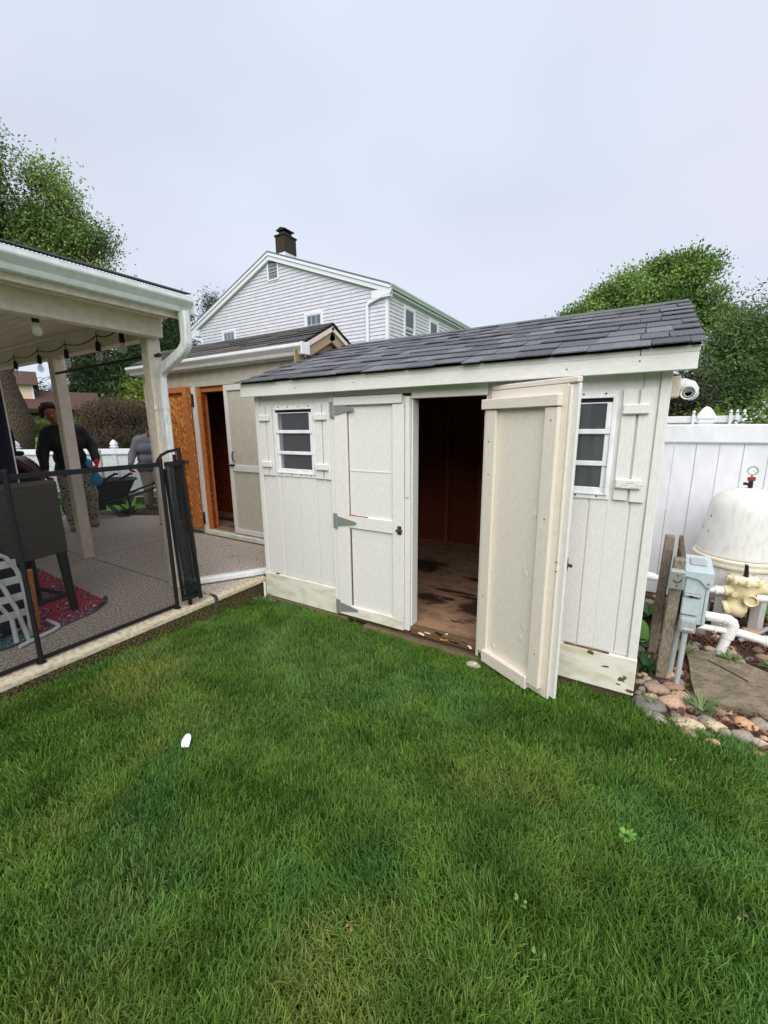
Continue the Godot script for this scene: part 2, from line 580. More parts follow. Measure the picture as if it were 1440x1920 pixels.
func sky_image() -> Image:
	var im := Image.create(512, 256, false, Image.FORMAT_RGBF)
	var f := FastNoiseLite.new()
	f.frequency = 0.9
	f.fractal_octaves = 4
	f.seed = 8
	for y in 256:
		var el := PI * 0.5 - PI * (y + 0.5) / 256.0
		for x in 512:
			var az := TAU * (x + 0.5) / 512.0
			var d := V(cos(el) * sin(az), sin(el), cos(el) * cos(az))
			var c := Color(.455, .50, .615)
			if el > 0.0:
				var q := d / maxf(d.y + 0.35, 0.1)
				var k := f.get_noise_2d(q.x * 1.0, q.z * 1.0)
				c = Color(.472, .513, .604) * (1.0 + 0.13 * k)
				c = c.lerp(Color(.49, .52, .61), clampf(1.0 - d.y * 2.2, 0, 1))
				c = c.lerp(Color(.50, .515, .60), smoothstep(0.05, .45, f.get_noise_2d(q.x * .8 + 30.0, q.z * .8)) * .9)
			else:
				c = Color(.10, .12, .08)
			c = c * .65
			c.a = 1.0
			im.set_pixel(x, y, c)
	return im

# ---------------------------------------------------------------- ground and patio
func gh(x: float, z: float) -> float:
	var d := Vector2(x, z).length()
	var h := 1.25 * smoothstep(14.0, 40.0, d)
	h += 0.075 * smoothstep(-2.3, -0.5, z) * smoothstep(-1.2, -2.9, x)
	return h

func flat_poly(pts: Array, y0: float, y1: float) -> MB:
	var b := MB.new()
	b.prism(PackedVector2Array(pts), y0, y1, Transform3D(Basis(V(1, 0, 0), V(0, 0, 1), V(0, 1, 0)), Vector3.ZERO))
	return b

func build_ground() -> void:
	var rows := []
	for i in 91:
		var row := PackedVector3Array()
		var s := (i - 45) / 45.0
		var z := signf(s) * pow(absf(s), 2.4) * 240.0
		for j in 91:
			var t := (j - 45) / 45.0
			var x := signf(t) * pow(absf(t), 2.4) * 240.0
			row.append(V(x, gh(x, z) - 0.012, z))
		rows.append(row)
	var b := MB.new()
	b.grid(rows, false, true, Vector3.UP)
	tag(solo("ground", "", "", b, M.farlawn), "green ground sheet running out to the neighbouring gardens", "", "", "structure")
	rows = []
	for i in 31:
		var row := PackedVector3Array()
		for j in 41:
			var x := -2.94 + 7.0 * j / 40.0
			var z := -2.75 + 4.2 * i / 30.0
			row.append(V(x, gh(x, z), z))
		rows.append(row)
	b = MB.new()
	b.grid(rows, false, true, Vector3.UP)
	tag(solo("lawn", "", "", b, M.lawnsoil), "lawn soil in front of the cream shed", "", "", "structure")
	# patio of cast slabs
	var pat := thing("patio", "sand coloured concrete patio with cut joints and a mossy raised edge", "", V(-5, 0, -1))
	pat.set_meta("kind", "structure")
	var g := 0.007
	part(pat, "concrete_slab", flat_poly([Vector2(-5.07 + g, -2.05 + g), Vector2(-3.035, -2.05 + g), Vector2(-3.035, 2.6), Vector2(-5.07 + g, 2.6)], -.1, .2), M.concrete)
	part(pat, "concrete_slab", flat_poly([Vector2(-9.5, -2.05 + g), Vector2(-5.07 - g, -2.05 + g), Vector2(-5.07 - g, 2.6), Vector2(-9.5, 2.6)], -.1, .2), M.concrete)
	part(pat, "concrete_slab", flat_poly([Vector2(-5.07 + g, -3.36), Vector2(-3.0, -3.36), Vector2(-3.0, -2.62), Vector2(-3.035, -2.55), Vector2(-3.035, -2.05 - g), Vector2(-5.07 + g, -2.05 - g)], -.1, .2), M.concrete)
	part(pat, "concrete_slab", flat_poly([Vector2(-9.5, -2.7), Vector2(-8.0, -2.95), Vector2(-7.35, -3.32), Vector2(-6.6, -3.72), Vector2(-6.0, -3.86), Vector2(-5.07 - g, -3.7), Vector2(-5.07 - g, -2.05 - g), Vector2(-9.5, -2.05 - g)], -.1, .2), M.concrete)
	part(pat, "joint_filler", bx(V(-9.5, .1, -2.07), V(-3.04, .188, -2.03), 0.0), M.soil)
	part(pat, "joint_filler", bx(V(-5.09, .1, -3.6), V(-5.05, .187, 2.6), 0.0), M.soil)
	for seg in [[-2.62, -2.055], [-2.045, 0.25], [0.26, 2.6]]:
		for face in 2:
			rows = []
			var z: float = seg[0]
			while z < seg[1] + 0.001:
				var row := PackedVector3Array()
				var prof := [[-3.036, .2], [-2.985, .2], [-2.955, .199], [-2.936, .192], [-2.925, .172], [-2.926, .150]] if face == 0 else [[-2.926, .150], [-2.929, .11], [-2.924, .06], [-2.93, 0.0], [-2.925, -.1]]
				for q in prof:
					var k := lump.get_noise_3d(q[0] * 9.0, q[1] * 14.0, z * 9.0)
					var edge := 0.0 if q[0] < -3.0 else 1.0
					row.append(V(q[0] + edge * (k * .012 - (0.012 if z < -2.0 and face == 1 else 0.0)), q[1] + edge * k * .006, z))
				rows.append(row)
				z += 0.045
			b = MB.new()
			b.grid(rows, false, true, V(1, .6, 0))
			part(pat, "slab_nosing" if face == 0 else "mossy_edge", b, M.curb if face == 0 else M.mossy)
	tag(solo("rock_bed", "", "", flat_poly([Vector2(.06, -2.52), Vector2(.4, -2.43), Vector2(.75, -2.36), Vector2(1.3, -2.2), Vector2(3.2, -2.0), Vector2(3.2, -4.7), Vector2(.06, -4.9)], -.1, .012), M.mulch), "soil and bark bed around the pool filter", "", "", "structure")
	tag(solo("mulch_bed", "", "", flat_poly([Vector2(-9.2, -3.2), Vector2(-7.3, -3.3), Vector2(-6.0, -3.84), Vector2(-5.98, -5.4), Vector2(-7.6, -5.2), Vector2(-8.4, -4.3)], -.1, .03), M.mulch), "red bark mulch bed beyond the patio", "", "", "structure")

# ---------------------------------------------------------------- cream shed with the double door
var F := -2.575

func wedge(b: MB, t: Transform3D, x0: float, x1: float, s0: float, s1: float, hb: float, ht: float, th: float, sk := 0.0) -> void:
	var p := [t * V(x0 + sk, s0, hb), t * V(x1 + sk, s0, hb), t * V(x1, s1, ht), t * V(x0, s1, ht)]
	var q := [t * V(x0 + sk, s0, hb + th), t * V(x1 + sk, s0, hb + th), t * V(x1, s1, ht + th), t * V(x0, s1, ht + th)]
	var nz := t.basis.z
	b.quad(q[0], q[1], q[2], q[3], nz)
	b.quad(p[0], p[1], p[2], p[3], -nz)
	b.quad(p[0], p[1], q[1], q[0], -t.basis.y)
	b.quad(p[3], p[2], q[2], q[3], t.basis.y)
	b.quad(p[0], p[3], q[3], q[0], -t.basis.x)
	b.quad(p[1], p[2], q[2], q[1], t.basis.x)

func shingles(par: Node3D, t: Transform3D, x0: float, x1: float, length: float, expo: float, w0: float, w1: float, mats: Array, lift := 0.012) -> void:
	var s := -0.018
	var row := 0
	while s < length - 0.05:
		var x := x0 + rng.randf_range(-.035, .03)
		var first := true
		while x < x1 - 0.02:
			var w := rng.randf_range(w0, w1)
			if first: w *= rng.randf_range(.5, 1.0)
			first = false
			if x1 - (x + w) < w0 * 0.5: w = x1 - x
			var b := MB.new()
			var j := rng.randf_range(-.005, .005)
			wedge(b, t, x + .0015, x + w - .0015, s + j, minf(s + expo * 1.25, length), lift * rng.randf_range(.75, 1.5), 0.002, .006, rng.randf_range(-.004, .004))
			part(par, "shingle", b, mats[rng.randi() % mats.size()])
			x += w
		s += expo
		row += 1

func planks(par: Node3D, x0: float, x1: float, y0: float, y1: float, z0: float, z1: float, first: float, step: float, gap: float, m: Material, called := "siding_plank") -> void:
	var x := first
	part(par, "sheathing", bx(V(x0, y0, z0), V(x1, y1, z1 - .007), .0), m)
	while x < x1:
		var a := maxf(x, x0)
		var c := minf(x + step - gap, x1)
		if c - a > 0.012:
			part(par, called, bx(V(a, y0, z1 - .0068), V(c, y1, z1), .003), m)
		x += step

func t_hinge(par: Node3D, at: Vector3, dirx: float, m: Material) -> void:
	var b := MB.new()
	b.box(at + V(-.024, -.06, 0), at + V(.012, .06, .006), .002)
	b.tube([at + V(.012, -.06, .006), at + V(.012, .06, .006)], .008, 8)
	b.prism(PackedVector2Array([Vector2(.016, -.038), Vector2(.05, -.036), Vector2(.19, -.010), Vector2(.2, 0), Vector2(.19, .010), Vector2(.05, .036), Vector2(.016, .038)]), .002, .007, Transform3D(Basis(), at))
	for q in [[-.014, .045], [-.014, -.045], [-.014, 0], [.05, .015], [.05, -.015], [.1, 0], [.16, 0]]:
		b.tube([at + V(q[0], q[1], .005), at + V(q[0], q[1], .0095)], .005, 6)
	part(par, "hinge", b, m)

func shed_window(par: Node3D, x0: float) -> void:
	# x0: left edge of the flange; three stacked sashes that step outward to the top
	var x1 := x0 + .445
	var b := MB.new()
	var z := F + .001
	b.box(V(x0, 1.187, z), V(x0 + .022, 1.772, z + .008), .002)
	b.box(V(x1 - .022, 1.187, z), V(x1, 1.772, z + .008), .002)
	b.box(V(x0 + .022, 1.187, z), V(x1 - .022, 1.225, z + .008), .002)
	b.box(V(x0 + .022, 1.738, z), V(x1 - .022, 1.772, z + .008), .002)
	b.box(V(x0 + .012, 1.215, F - .06), V(x0 + .024, 1.745, z + .02), .001)
	b.box(V(x1 - .024, 1.215, F - .06), V(x1 - .012, 1.745, z + .02), .001)
	b.box(V(x0 + .024, 1.735, F - .06), V(x1 - .024, 1.745, z + .022), .001)
	b.box(V(x0 + .024, 1.213, F - .06), V(x1 - .024, 1.223, z + .016), .001)
	var win := part(par, "window", b, M.white)
	b = bx(V(x0 + .024, 1.712, F - .05), V(x1 - .024, 1.734, z + .004), .001)
	part(win, "screen_slot", b, M.black)
	var k := 0
	for q in [[1.225, 1.385, .004], [1.372, 1.555, .012], [1.545, 1.712, .02]]:
		var zz: float = z + q[2]
		b = MB.new()
		b.box(V(x0 + .025, q[0], zz - .016), V(x1 - .025, q[0] + .027, zz), .003)
		b.box(V(x0 + .025, q[1] - .006, zz - .016), V(x1 - .025, q[1], zz - .001), .002)
		b.box(V(x0 + .025, q[0] + .027, zz - .016), V(x0 + .05, q[1] - .006, zz), .002)
		b.box(V(x1 - .05, q[0] + .027, zz - .016), V(x1 - .025, q[1] - .006, zz), .002)
		part(win, "sash", b, M.white)
		part(win, "pane", bx(V(x0 + .048, q[0] + .024, zz - .0095), V(x1 - .048, q[1] - .004, zz - .0065), 0.0), M.glass)
		k += 1
	for q in 4:
		for y in [1.757, 1.204]:
			b = MB.new()
			var c := V(x0 + .06 + q * .108, y, z + .008)
			b.tube([c, c + V(0, 0, .003)], .005, 6)
			part(win, "screw", b, M.dark)

func shutter(par: Node3D, x0: float, m: Material, worn := false) -> void:
	part(par, "shutter_slat", bx(V(x0, 1.184 + (.006 if worn else 0.0), F), V(x0 + .066, 1.772, F + .017), .003), m)
	part(par, "shutter_slat", bx(V(x0 + .077, 1.184, F), V(x0 + .142, 1.774, F + .017), .003), m)
	part(par, "shutter_batten", bx(V(x0 + .003, 1.646, F + .0172), V(x0 + .124, 1.699, F + .036), .006), m)
	part(par, "shutter_batten", bx(V(x0 + .003, 1.256, F + .0172), V(x0 + .124, 1.309, F + .036), .006), m)

func flake(par: Node3D, at: Vector3, w: float, h: float, m: Material) -> void:
	var b := MB.new()
	var f := FastNoiseLite.new()
	f.seed = int(at.x * 1000.0) + int(at.y * 7000.0)
	f.frequency = 1.2
	b.blob(at, V(w, h, .0009), Basis(), f, 1.3, 6, 16)
	part(par, "paint_chip", b, m)

func build_shed() -> void:
	rng.seed = 77
	var s := thing("garden_shed", "cream painted garden shed with dark shingle roof and its double door open", "shed", V(-1.37, 0, -3.7))
	# walls around the openings
	var wb := MB.new()
	var zi := F - .06
	var zo := F - .017
	for q in [[-2.84, -2.615, .05, 1.95], [-2.615, -2.215, .05, 1.215], [-2.615, -2.215, 1.745, 1.95], [-2.215, -1.338, .05, 1.95], [-1.338, -.81, 1.777, 1.95], [-.81, -.535, .05, 1.95], [-.535, -.12, .05, 1.215], [-.535, -.12, 1.745, 1.95], [-.12, .103, .05, 1.95]]:
		wb.box(V(q[0], q[2], zi), V(q[1], q[3], zo))
	part(s, "wall", wb, M.inwall)
	var prof := PackedVector2Array([Vector2(2.64, .05), Vector2(4.85, .05), Vector2(4.85, 2.17), Vector2(4.0, 2.45), Vector2(2.64, 1.99)])
	for x in [-2.85, .083]:
		wb = MB.new()
		wb.prism(prof, x, x + .03, Transform3D(Basis(V(0, 0, -1), V(0, 1, 0), V(1, 0, 0)), Vector3.ZERO))
		part(s, "wall", wb, M.inwall)
	part(s, "wall", bx(V(-2.85, .05, -4.89), V(.113, 2.17, -4.855)), M.inwall)
	wb = MB.new()
	wb.prism(prof, -2.858, -2.852, Transform3D(Basis(V(0, 0, -1), V(0, 1, 0), V(1, 0, 0)), Vector3.ZERO))
	part(s, "side_siding", wb, M.cream)
	wb = MB.new()
	wb.prism(prof, .1145, .1205, Transform3D(Basis(V(0, 0, -1), V(0, 1, 0), V(1, 0, 0)), Vector3.ZERO))
	part(s, "side_siding", wb, M.cream)
	for k in 7:
		part(s, "stud", bx(V(-2.42 + k * .42, .12, -4.852), V(-2.38 + k * .42, 2.15, -4.765), .002), M.stud)
	part(s, "sill_plate", bx(V(-2.8, .112, -4.76), V(.07, .15, -4.853), .002), M.stud)
	# floor
	var fl := MB.new()
	fl.quad(V(-2.81, .11, -4.85), V(.075, .11, -4.85), V(.075, .11, F - .005), V(-2.81, .11, F - .005), Vector3.UP)
	part(s, "floor", fl, M.floor)
	part(s, "floor_joist", bx(V(-2.81, .02, -4.85), V(.075, .105, F - .02), .002), M.oldwood)
	# siding
	var z0 := F - .0168
	planks(s, -2.805, -2.622, .283, 1.9, z0, F, -3.0, .2, .003, M.cream)
	planks(s, -2.622, -2.208, .283, 1.213, z0, F, -3.0, .2, .003, M.cream)
	part(s, "siding_plank", bx(V(-2.622, 1.747, z0), V(-2.208, 1.9, F), .002), M.cream)
	planks(s, -2.208, -2.045, .283, 1.9, z0, F, -3.0, .2, .003, M.cream)
	planks(s, -.808, -.542, .283, 1.9, z0, F, -1.0, .2, .006, M.cream)
	planks(s, -.542, -.113, .283, 1.213, z0, F, -1.0, .2, .006, M.cream)
	part(s, "siding_plank", bx(V(-.542, 1.747, z0), V(-.113, 1.9, F), .002), M.cream)
	planks(s, -.113, .07, .283, 1.9, z0, F, -1.0, .2, .006, M.cream)
	# trim
	part(s, "corner_board", bx(V(-2.856, .06, F - .05), V(-2.805, 1.9, F + .012), .004), M.cream_smooth)
	part(s, "corner_board", bx(V(.071, .06, F - .05), V(.118, 1.9, F + .012), .004), M.cream_smooth)
	part(s, "casing", bx(V(-2.043, .066, z0), V(-2.003, 1.86, F + .016), .004), M.cream_smooth)
	part(s, "header_board", bx(V(-2.0, 1.818, z0), V(-1.338, 1.9, F + .008), .003), M.cream_h)
	part(s, "header_board", bx(V(-1.337, 1.779, z0), V(-.81, 1.9, F + .01), .003), M.cream_h)
	part(s, "door_stop", bx(V(-1.383, .075, z0), V(-1.339, 1.795, F + .02), .004), M.cream_smooth)
	part(s, "door_stop", bx(V(-1.372, 1.1, F + .0205), V(-1.342, 1.79, F + .03), .003), M.cream_smooth)
	part(s, "jamb", bx(V(-1.3385, .11, F - .09), V(-1.328, 1.775, F - .002), .002), M.cream_smooth)
	part(s, "jamb", bx(V(-.818, .11, F - .09), V(-.809, 1.775, F + .004), .002), M.cream_smooth)
	part(s, "kick_board", bx(V(-2.86, .05, z0), V(-2.02, .279, F + .02), .005), M.cream_worn)
	part(s, "kick_board", bx(V(-.80, .052, z0), V(.121, .279, F + .02), .005), M.cream_worn)
	var nz := FastNoiseLite.new()
	nz.frequency = 9.0
	for seg in [[-2.72, -2.08], [-.5, .1]]:
		var x: float = seg[0]
		while x < seg[1]:
			var w := rng.randf_range(.02, .09)
			if rng.randf() < .6:
				part(s, "paint_crack", bx(V(x, .2795, F + .004), V(x + w, .2815 + rng.randf() * .004, F + .0206), .0005), M.crack if rng.randf() < .6 else M.gap)
			if rng.randf() < .16:
				flake(s, V(x, .262, F + .0198), w * .3, .012, M.crack)
			x += w
	for q in [[.04, .125, .035, .03], [.06, .155, .02, .012], [-.05, .19, .03, .012], [.03, .1, .02, .01], [.085, .07, .03, .02], [-2.83, .06, .02, .01]]:
		flake(s, V(q[0] + q[2] * .5, q[1] + q[3] * .5, F + .0198), q[2] * .6, q[3] * .5, M.crack if q[0] > -.1 and q[1] < .13 else M.oldwood)
	# windows and shutters
	shed_window(s, -2.638)
	shed_window(s, -.552)
	shutter(s, -2.799, M.cream_smooth)
	shutter(s, -2.186, M.cream_smooth)
	shutter(s, -.70, M.cream_smooth)
	shutter(s, -.087, M.cream_smooth, true)
	for k in 5:
		part(s, "split", bx(V(-.08 + k * .022, 1.264 + (k % 3) * .012, F + .0352), V(-.05 + k * .026, 1.2655 + (k % 3) * .012, F + .0363), .0002), M.gap)
	# left leaf, shut
	var d := part(s, "door", bx(V(-1.999, .07, F - .012), V(-1.386, 1.80, F + .005), .002), M.cream_smooth, "closed left leaf of the shed door")
	part(d, "stile", bx(V(-2.0, .155, F + .0052), V(-1.874, 1.747, F + .024), .003), M.cream_smooth)
	part(d, "stile", bx(V(-1.479, .155, F + .0052), V(-1.386, 1.747, F + .024), .003), M.cream_smooth)
	part(d, "rail", bx(V(-1.985, 1.75, F + .0052), V(-1.4, 1.812, F + .034), .004), M.cream_h)
	part(d, "rail", bx(V(-1.873, .818, F + .0052), V(-1.48, .915, F + .022), .003), M.cream_h)
	part(d, "rail", bx(V(-2.0, .068, F + .0052), V(-1.386, .153, F + .025), .003), M.cream_worn)
	part(d, "paint_ridge", bx(V(-1.86, 1.262, F + .005), V(-1.50, 1.272, F + .0085), .0015), M.cream_h)
	part(d, "gap", bx(V(-1.8735, .16, F + .005), V(-1.866, 1.745, F + .0062), .0003), M.crack)
	part(d, "gap", bx(V(-1.8735, .16, F + .005), V(-1.860, .80, F + .0066), .0003), M.crack)
	part(d, "bare_wood", bx(V(-1.87, .914, F + .012), V(-1.815, .926, F + .0225), .001), M.raw)
	part(d, "bare_wood", bx(V(-1.81, .915, F + .012), V(-1.7, .919, F + .0222), .0005), M.crack)
	for q in [1.722, .862, .132]:
		t_hinge(d, V(-2.0, q, F + .0245), 1.0, M.steel)
	var lt := MB.new()
	lt.box(V(-1.436, .82, F + .024), V(-1.404, .885, F + .028), .001)
	lt.tube([V(-1.44, .853, F + .038), V(-1.396, .853, F + .038)], .011, 8)
	part(d, "latch", lt, M.bronze)
	# right leaf, swung wide open: its inner side faces the camera
	var dir := V(.8805, 0, .4741)
	var t := Transform3D(Basis(dir, Vector3.UP, dir.cross(Vector3.UP)), V(-.806, 0, -2.556))
	var pd := MB.new()
	pd.box(V(.03, .045, -.016), V(.556, 1.797, 0), .002, t)
	var od := part(s, "door", pd, M.beige_in, "open right leaf of the shed door showing its inner side")
	for q in [["stile", -.012, .012, .035, 1.69, .0, .012], ["stile", .014, .098, .095, 1.686, .0005, .026], ["stile", .444, .526, .092, 1.686, .0005, .03], ["rail", -.014, .53, 1.69, 1.75, .0005, .04], ["rail", .072, .443, .045, .128, .0005, .04], ["back_rail", .03, .604, 1.80, 1.828, -.038, -.002], ["trim", .556, .606, .06, 1.797, -.036, -.0165], ["trim", .03, .555, .06, .15, -.036, -.0165], ["trim", .03, .555, 1.72, 1.798, -.036, -.0165], ["trim", .03, .12, .151, 1.718, -.036, -.0165], ["edge_strip", .557, .574, .045, 1.79, -.016, .0]]:
		var b := MB.new()
		b.box(V(q[1], q[3], q[5]), V(q[2], q[4], q[6]), .004, t)
		part(od, q[0], b, M.cream_smooth if q[0] == "trim" else (M.beige_in_h if q[0].ends_with("rail") else M.beige_in))
	for q in [[.566, .874], [.566, .822], [.487, 1.62], [.487, .3], [.056, 1.3], [.056, .5], [.05, 1.5], [.49, 1.1]]:
		var b := MB.new()
		b.tube([t * V(q[0], q[1], .0), t * V(q[0], q[1], .0315 if q[0] > .4 and q[0] < .55 else (.028 if q[0] < .2 else .004))], .004, 6)
		part(od, "nail_head", b, M.bronze)
	for q in [[.40, 1.10, .03], [.36, .75, .05], [.37, .42, .03], [.36, .33, .035], [.14, .17, .03]]:
		var b := MB.new()
		lump.seed = int(q[1] * 100.0)
		b.blob(t * V(q[0], q[1], 0), V(q[2] * .45, q[2] * .8, .0022), t.basis, lump, .9, 5, 9)
		part(od, "paint_blister", b, M.beige_in)
	lump.seed = 0
	var kb := MB.new()
	kb.box(V(.585, .83, -.044), V(.604, .9, -.0365), .001, t)
	kb.tube([t * V(.60, .86, -.047), t * V(.622, .86, -.047)], .01, 8)
	part(od, "latch", kb, M.bronze)
	for q in [1.7, .85, .2]:
		var b := MB.new()
		b.tube([V(-.812, q - .05, F + .012), V(-.812, q + .05, F + .012)], .009, 8)
		part(s, "hinge", b, M.steel)
	# threshold, skids
	var th := MB.new()
	th.box(V(-1.337, .05, F - .05), V(-.82, .1115, F + .012), .008)
	part(s, "threshold", th, M.crack)
	for k in 26:
		var c := V(rng.randf_range(-1.3, -.84), rng.randf_range(.075, .113), F + rng.randf_range(-.01, .02))
		var b := MB.new()
		b.box(V(-.03 * rng.randf_range(.4, 1.2), -.004, -.008), V(.03, .004, .008), .002, Transform3D(Basis(Vector3.UP, rng.randfn(0, .25)) * Basis(V(0, 0, 1), rng.randfn(0, .1)), c))
		part(s, "splinter", b, [M.cream_worn, M.crack, M.gap, M.raw, M.oldwood][k % 5])
	part(s, "skid", bx(V(-2.87, -.1, -2.70), V(-1.92, .045, F + .03), .01), M.oldwood)
	part(s, "skid", bx(V(-.85, -.1, -2.7), V(.11, .05, F - .01), .01), M.oldwood)
	# roof
	var eave := V(0, 1.953, -2.463)
	var up := (V(0, 2.478, -4.0) - eave).normalized()
	var rt := Transform3D(Basis(V(1, 0, 0), up, V(1, 0, 0).cross(up)), eave)
	var len := (V(0, 2.478, -4.0) - eave).length()
	var rb := MB.new()
	rb.box(V(-2.93, .035, -.018), V(.208, len, -.001), .0, rt)
	var up2 := (V(0, 2.10, -5.05) - V(0, 2.478, -4.0)).normalized()
	var rt2 := Transform3D(Basis(V(1, 0, 0), up2, V(1, 0, 0).cross(up2)), V(0, 2.478, -4.0))
	rb.box(V(-2.93, .003, -.018), V(.208, 1.11, -.001), .0, rt2)
	var roof := part(s, "roof", rb, M.dark)
	shingles(roof, rt, -2.945, .226, len - .05, .19, .10, .21, M.shingle, .0115)
	var bs := MB.new()
	for k in 6:
		wedge(bs, rt2, -2.94, .224, .02 + k * .18, .22 + k * .18, .004, .012, .006)
	part(roof, "back_shingles", bs, M.shingle[1])
	var x := -2.95
	while x < .2:
		var w := minf(.30, .222 - x)
		var b := MB.new()
		var o := V(0, 2.490 + rng.randf() * .003, -4.0)
		for q in [[rt, len - .12, len + .008], [rt2, -.008, .11]]:
			wedge(b, q[0], x + .002, x + w, q[1], q[2], .010, .012, .006)
		part(roof, "ridge_cap", b, M.shingle_moss)
		x += .30
	part(s, "fascia", bx(V(-2.925, 1.846, -2.503), V(.204, 1.924, F + .095), .003), M.cream_h)
	part(s, "fascia_strip", bx(V(-2.925, 1.9245, -2.501), V(-.032, 1.953, F + .091), .003), M.cream_h)
	part(s, "fascia_strip", bx(V(-.029, 1.9245, -2.501), V(.207, 1.955, F + .093), .003), M.cream_h)
	part(s, "soffit", bx(V(-2.925, 1.89, F - .02), V(.2, 1.9, -2.504), .001), M.cream_h)
	for xx in [-2.925, .185]:
		var b := MB.new()
		b.box(V(xx, .03, -.11), V(xx + .02, len - .01, -.019), .003, rt)
		part(s, "rake_board", b, M.cream_h)
	for q in [[-2.3, 1.89], [-.36, 1.885], [-1.75, 1.9], [-.03, 1.9]]:
		var b := MB.new()
		b.tube([V(q[0], q[1], F + .094), V(q[0], q[1], F + .097)], .004, 6)
		part(s, "nail_head", b, M.dark)
	# beam lying as a step in front of the door
	var sb := MB.new()
	var rows := []
	for i in 14:
		var xx := -1.735 + 1.0 * i / 13.0
		var row := PackedVector3Array()
		for q in [[-2.62, -.1], [-2.615, .03], [-2.60, .038], [-2.57, .034], [-2.545, .04], [-2.527, .032], [-2.52, .015], [-2.523, -.1]]:
			row.append(V(xx, q[1] + lump.get_noise_2d(xx * 4.0, q[0] * 40.0) * .006 - .012 * float(i) / 13.0, q[0] + lump.get_noise_2d(xx * 3.0, q[1] * 30.0) * .006 + .012))
		rows.append(row)
	sb.grid(rows, true)
	for e in [0, 13]:
		for j in 7:
			sb.tri(rows[e][0], rows[e][j], rows[e][j + 1], V(-1 if e == 0 else 1, 0, 0))
	solo("wooden_step", "weathered grey timber lying as a step under the open shed doorway", "step", sb, M.oldwood)

# ---------------------------------------------------------------- tan shed behind, with the chipboard door
func k_gutter(b: MB, z0: float, z1: float, t: Transform3D) -> void:
	var prof := [[0, 0.1], [0, 0], [.055, 0], [.062, .012], [.07, .03], [.095, .052], [.112, .066], [.116, .075], [.116, .1], [.104, .1], [.104, .078], [.085, .056], [.06, .035], [.052, .008], [.008, .008], [.008, .1]]
	var p := PackedVector2Array()
	for q in prof: p.append(Vector2(q[0], q[1]))
	b.prism(p, z0, z1, t)

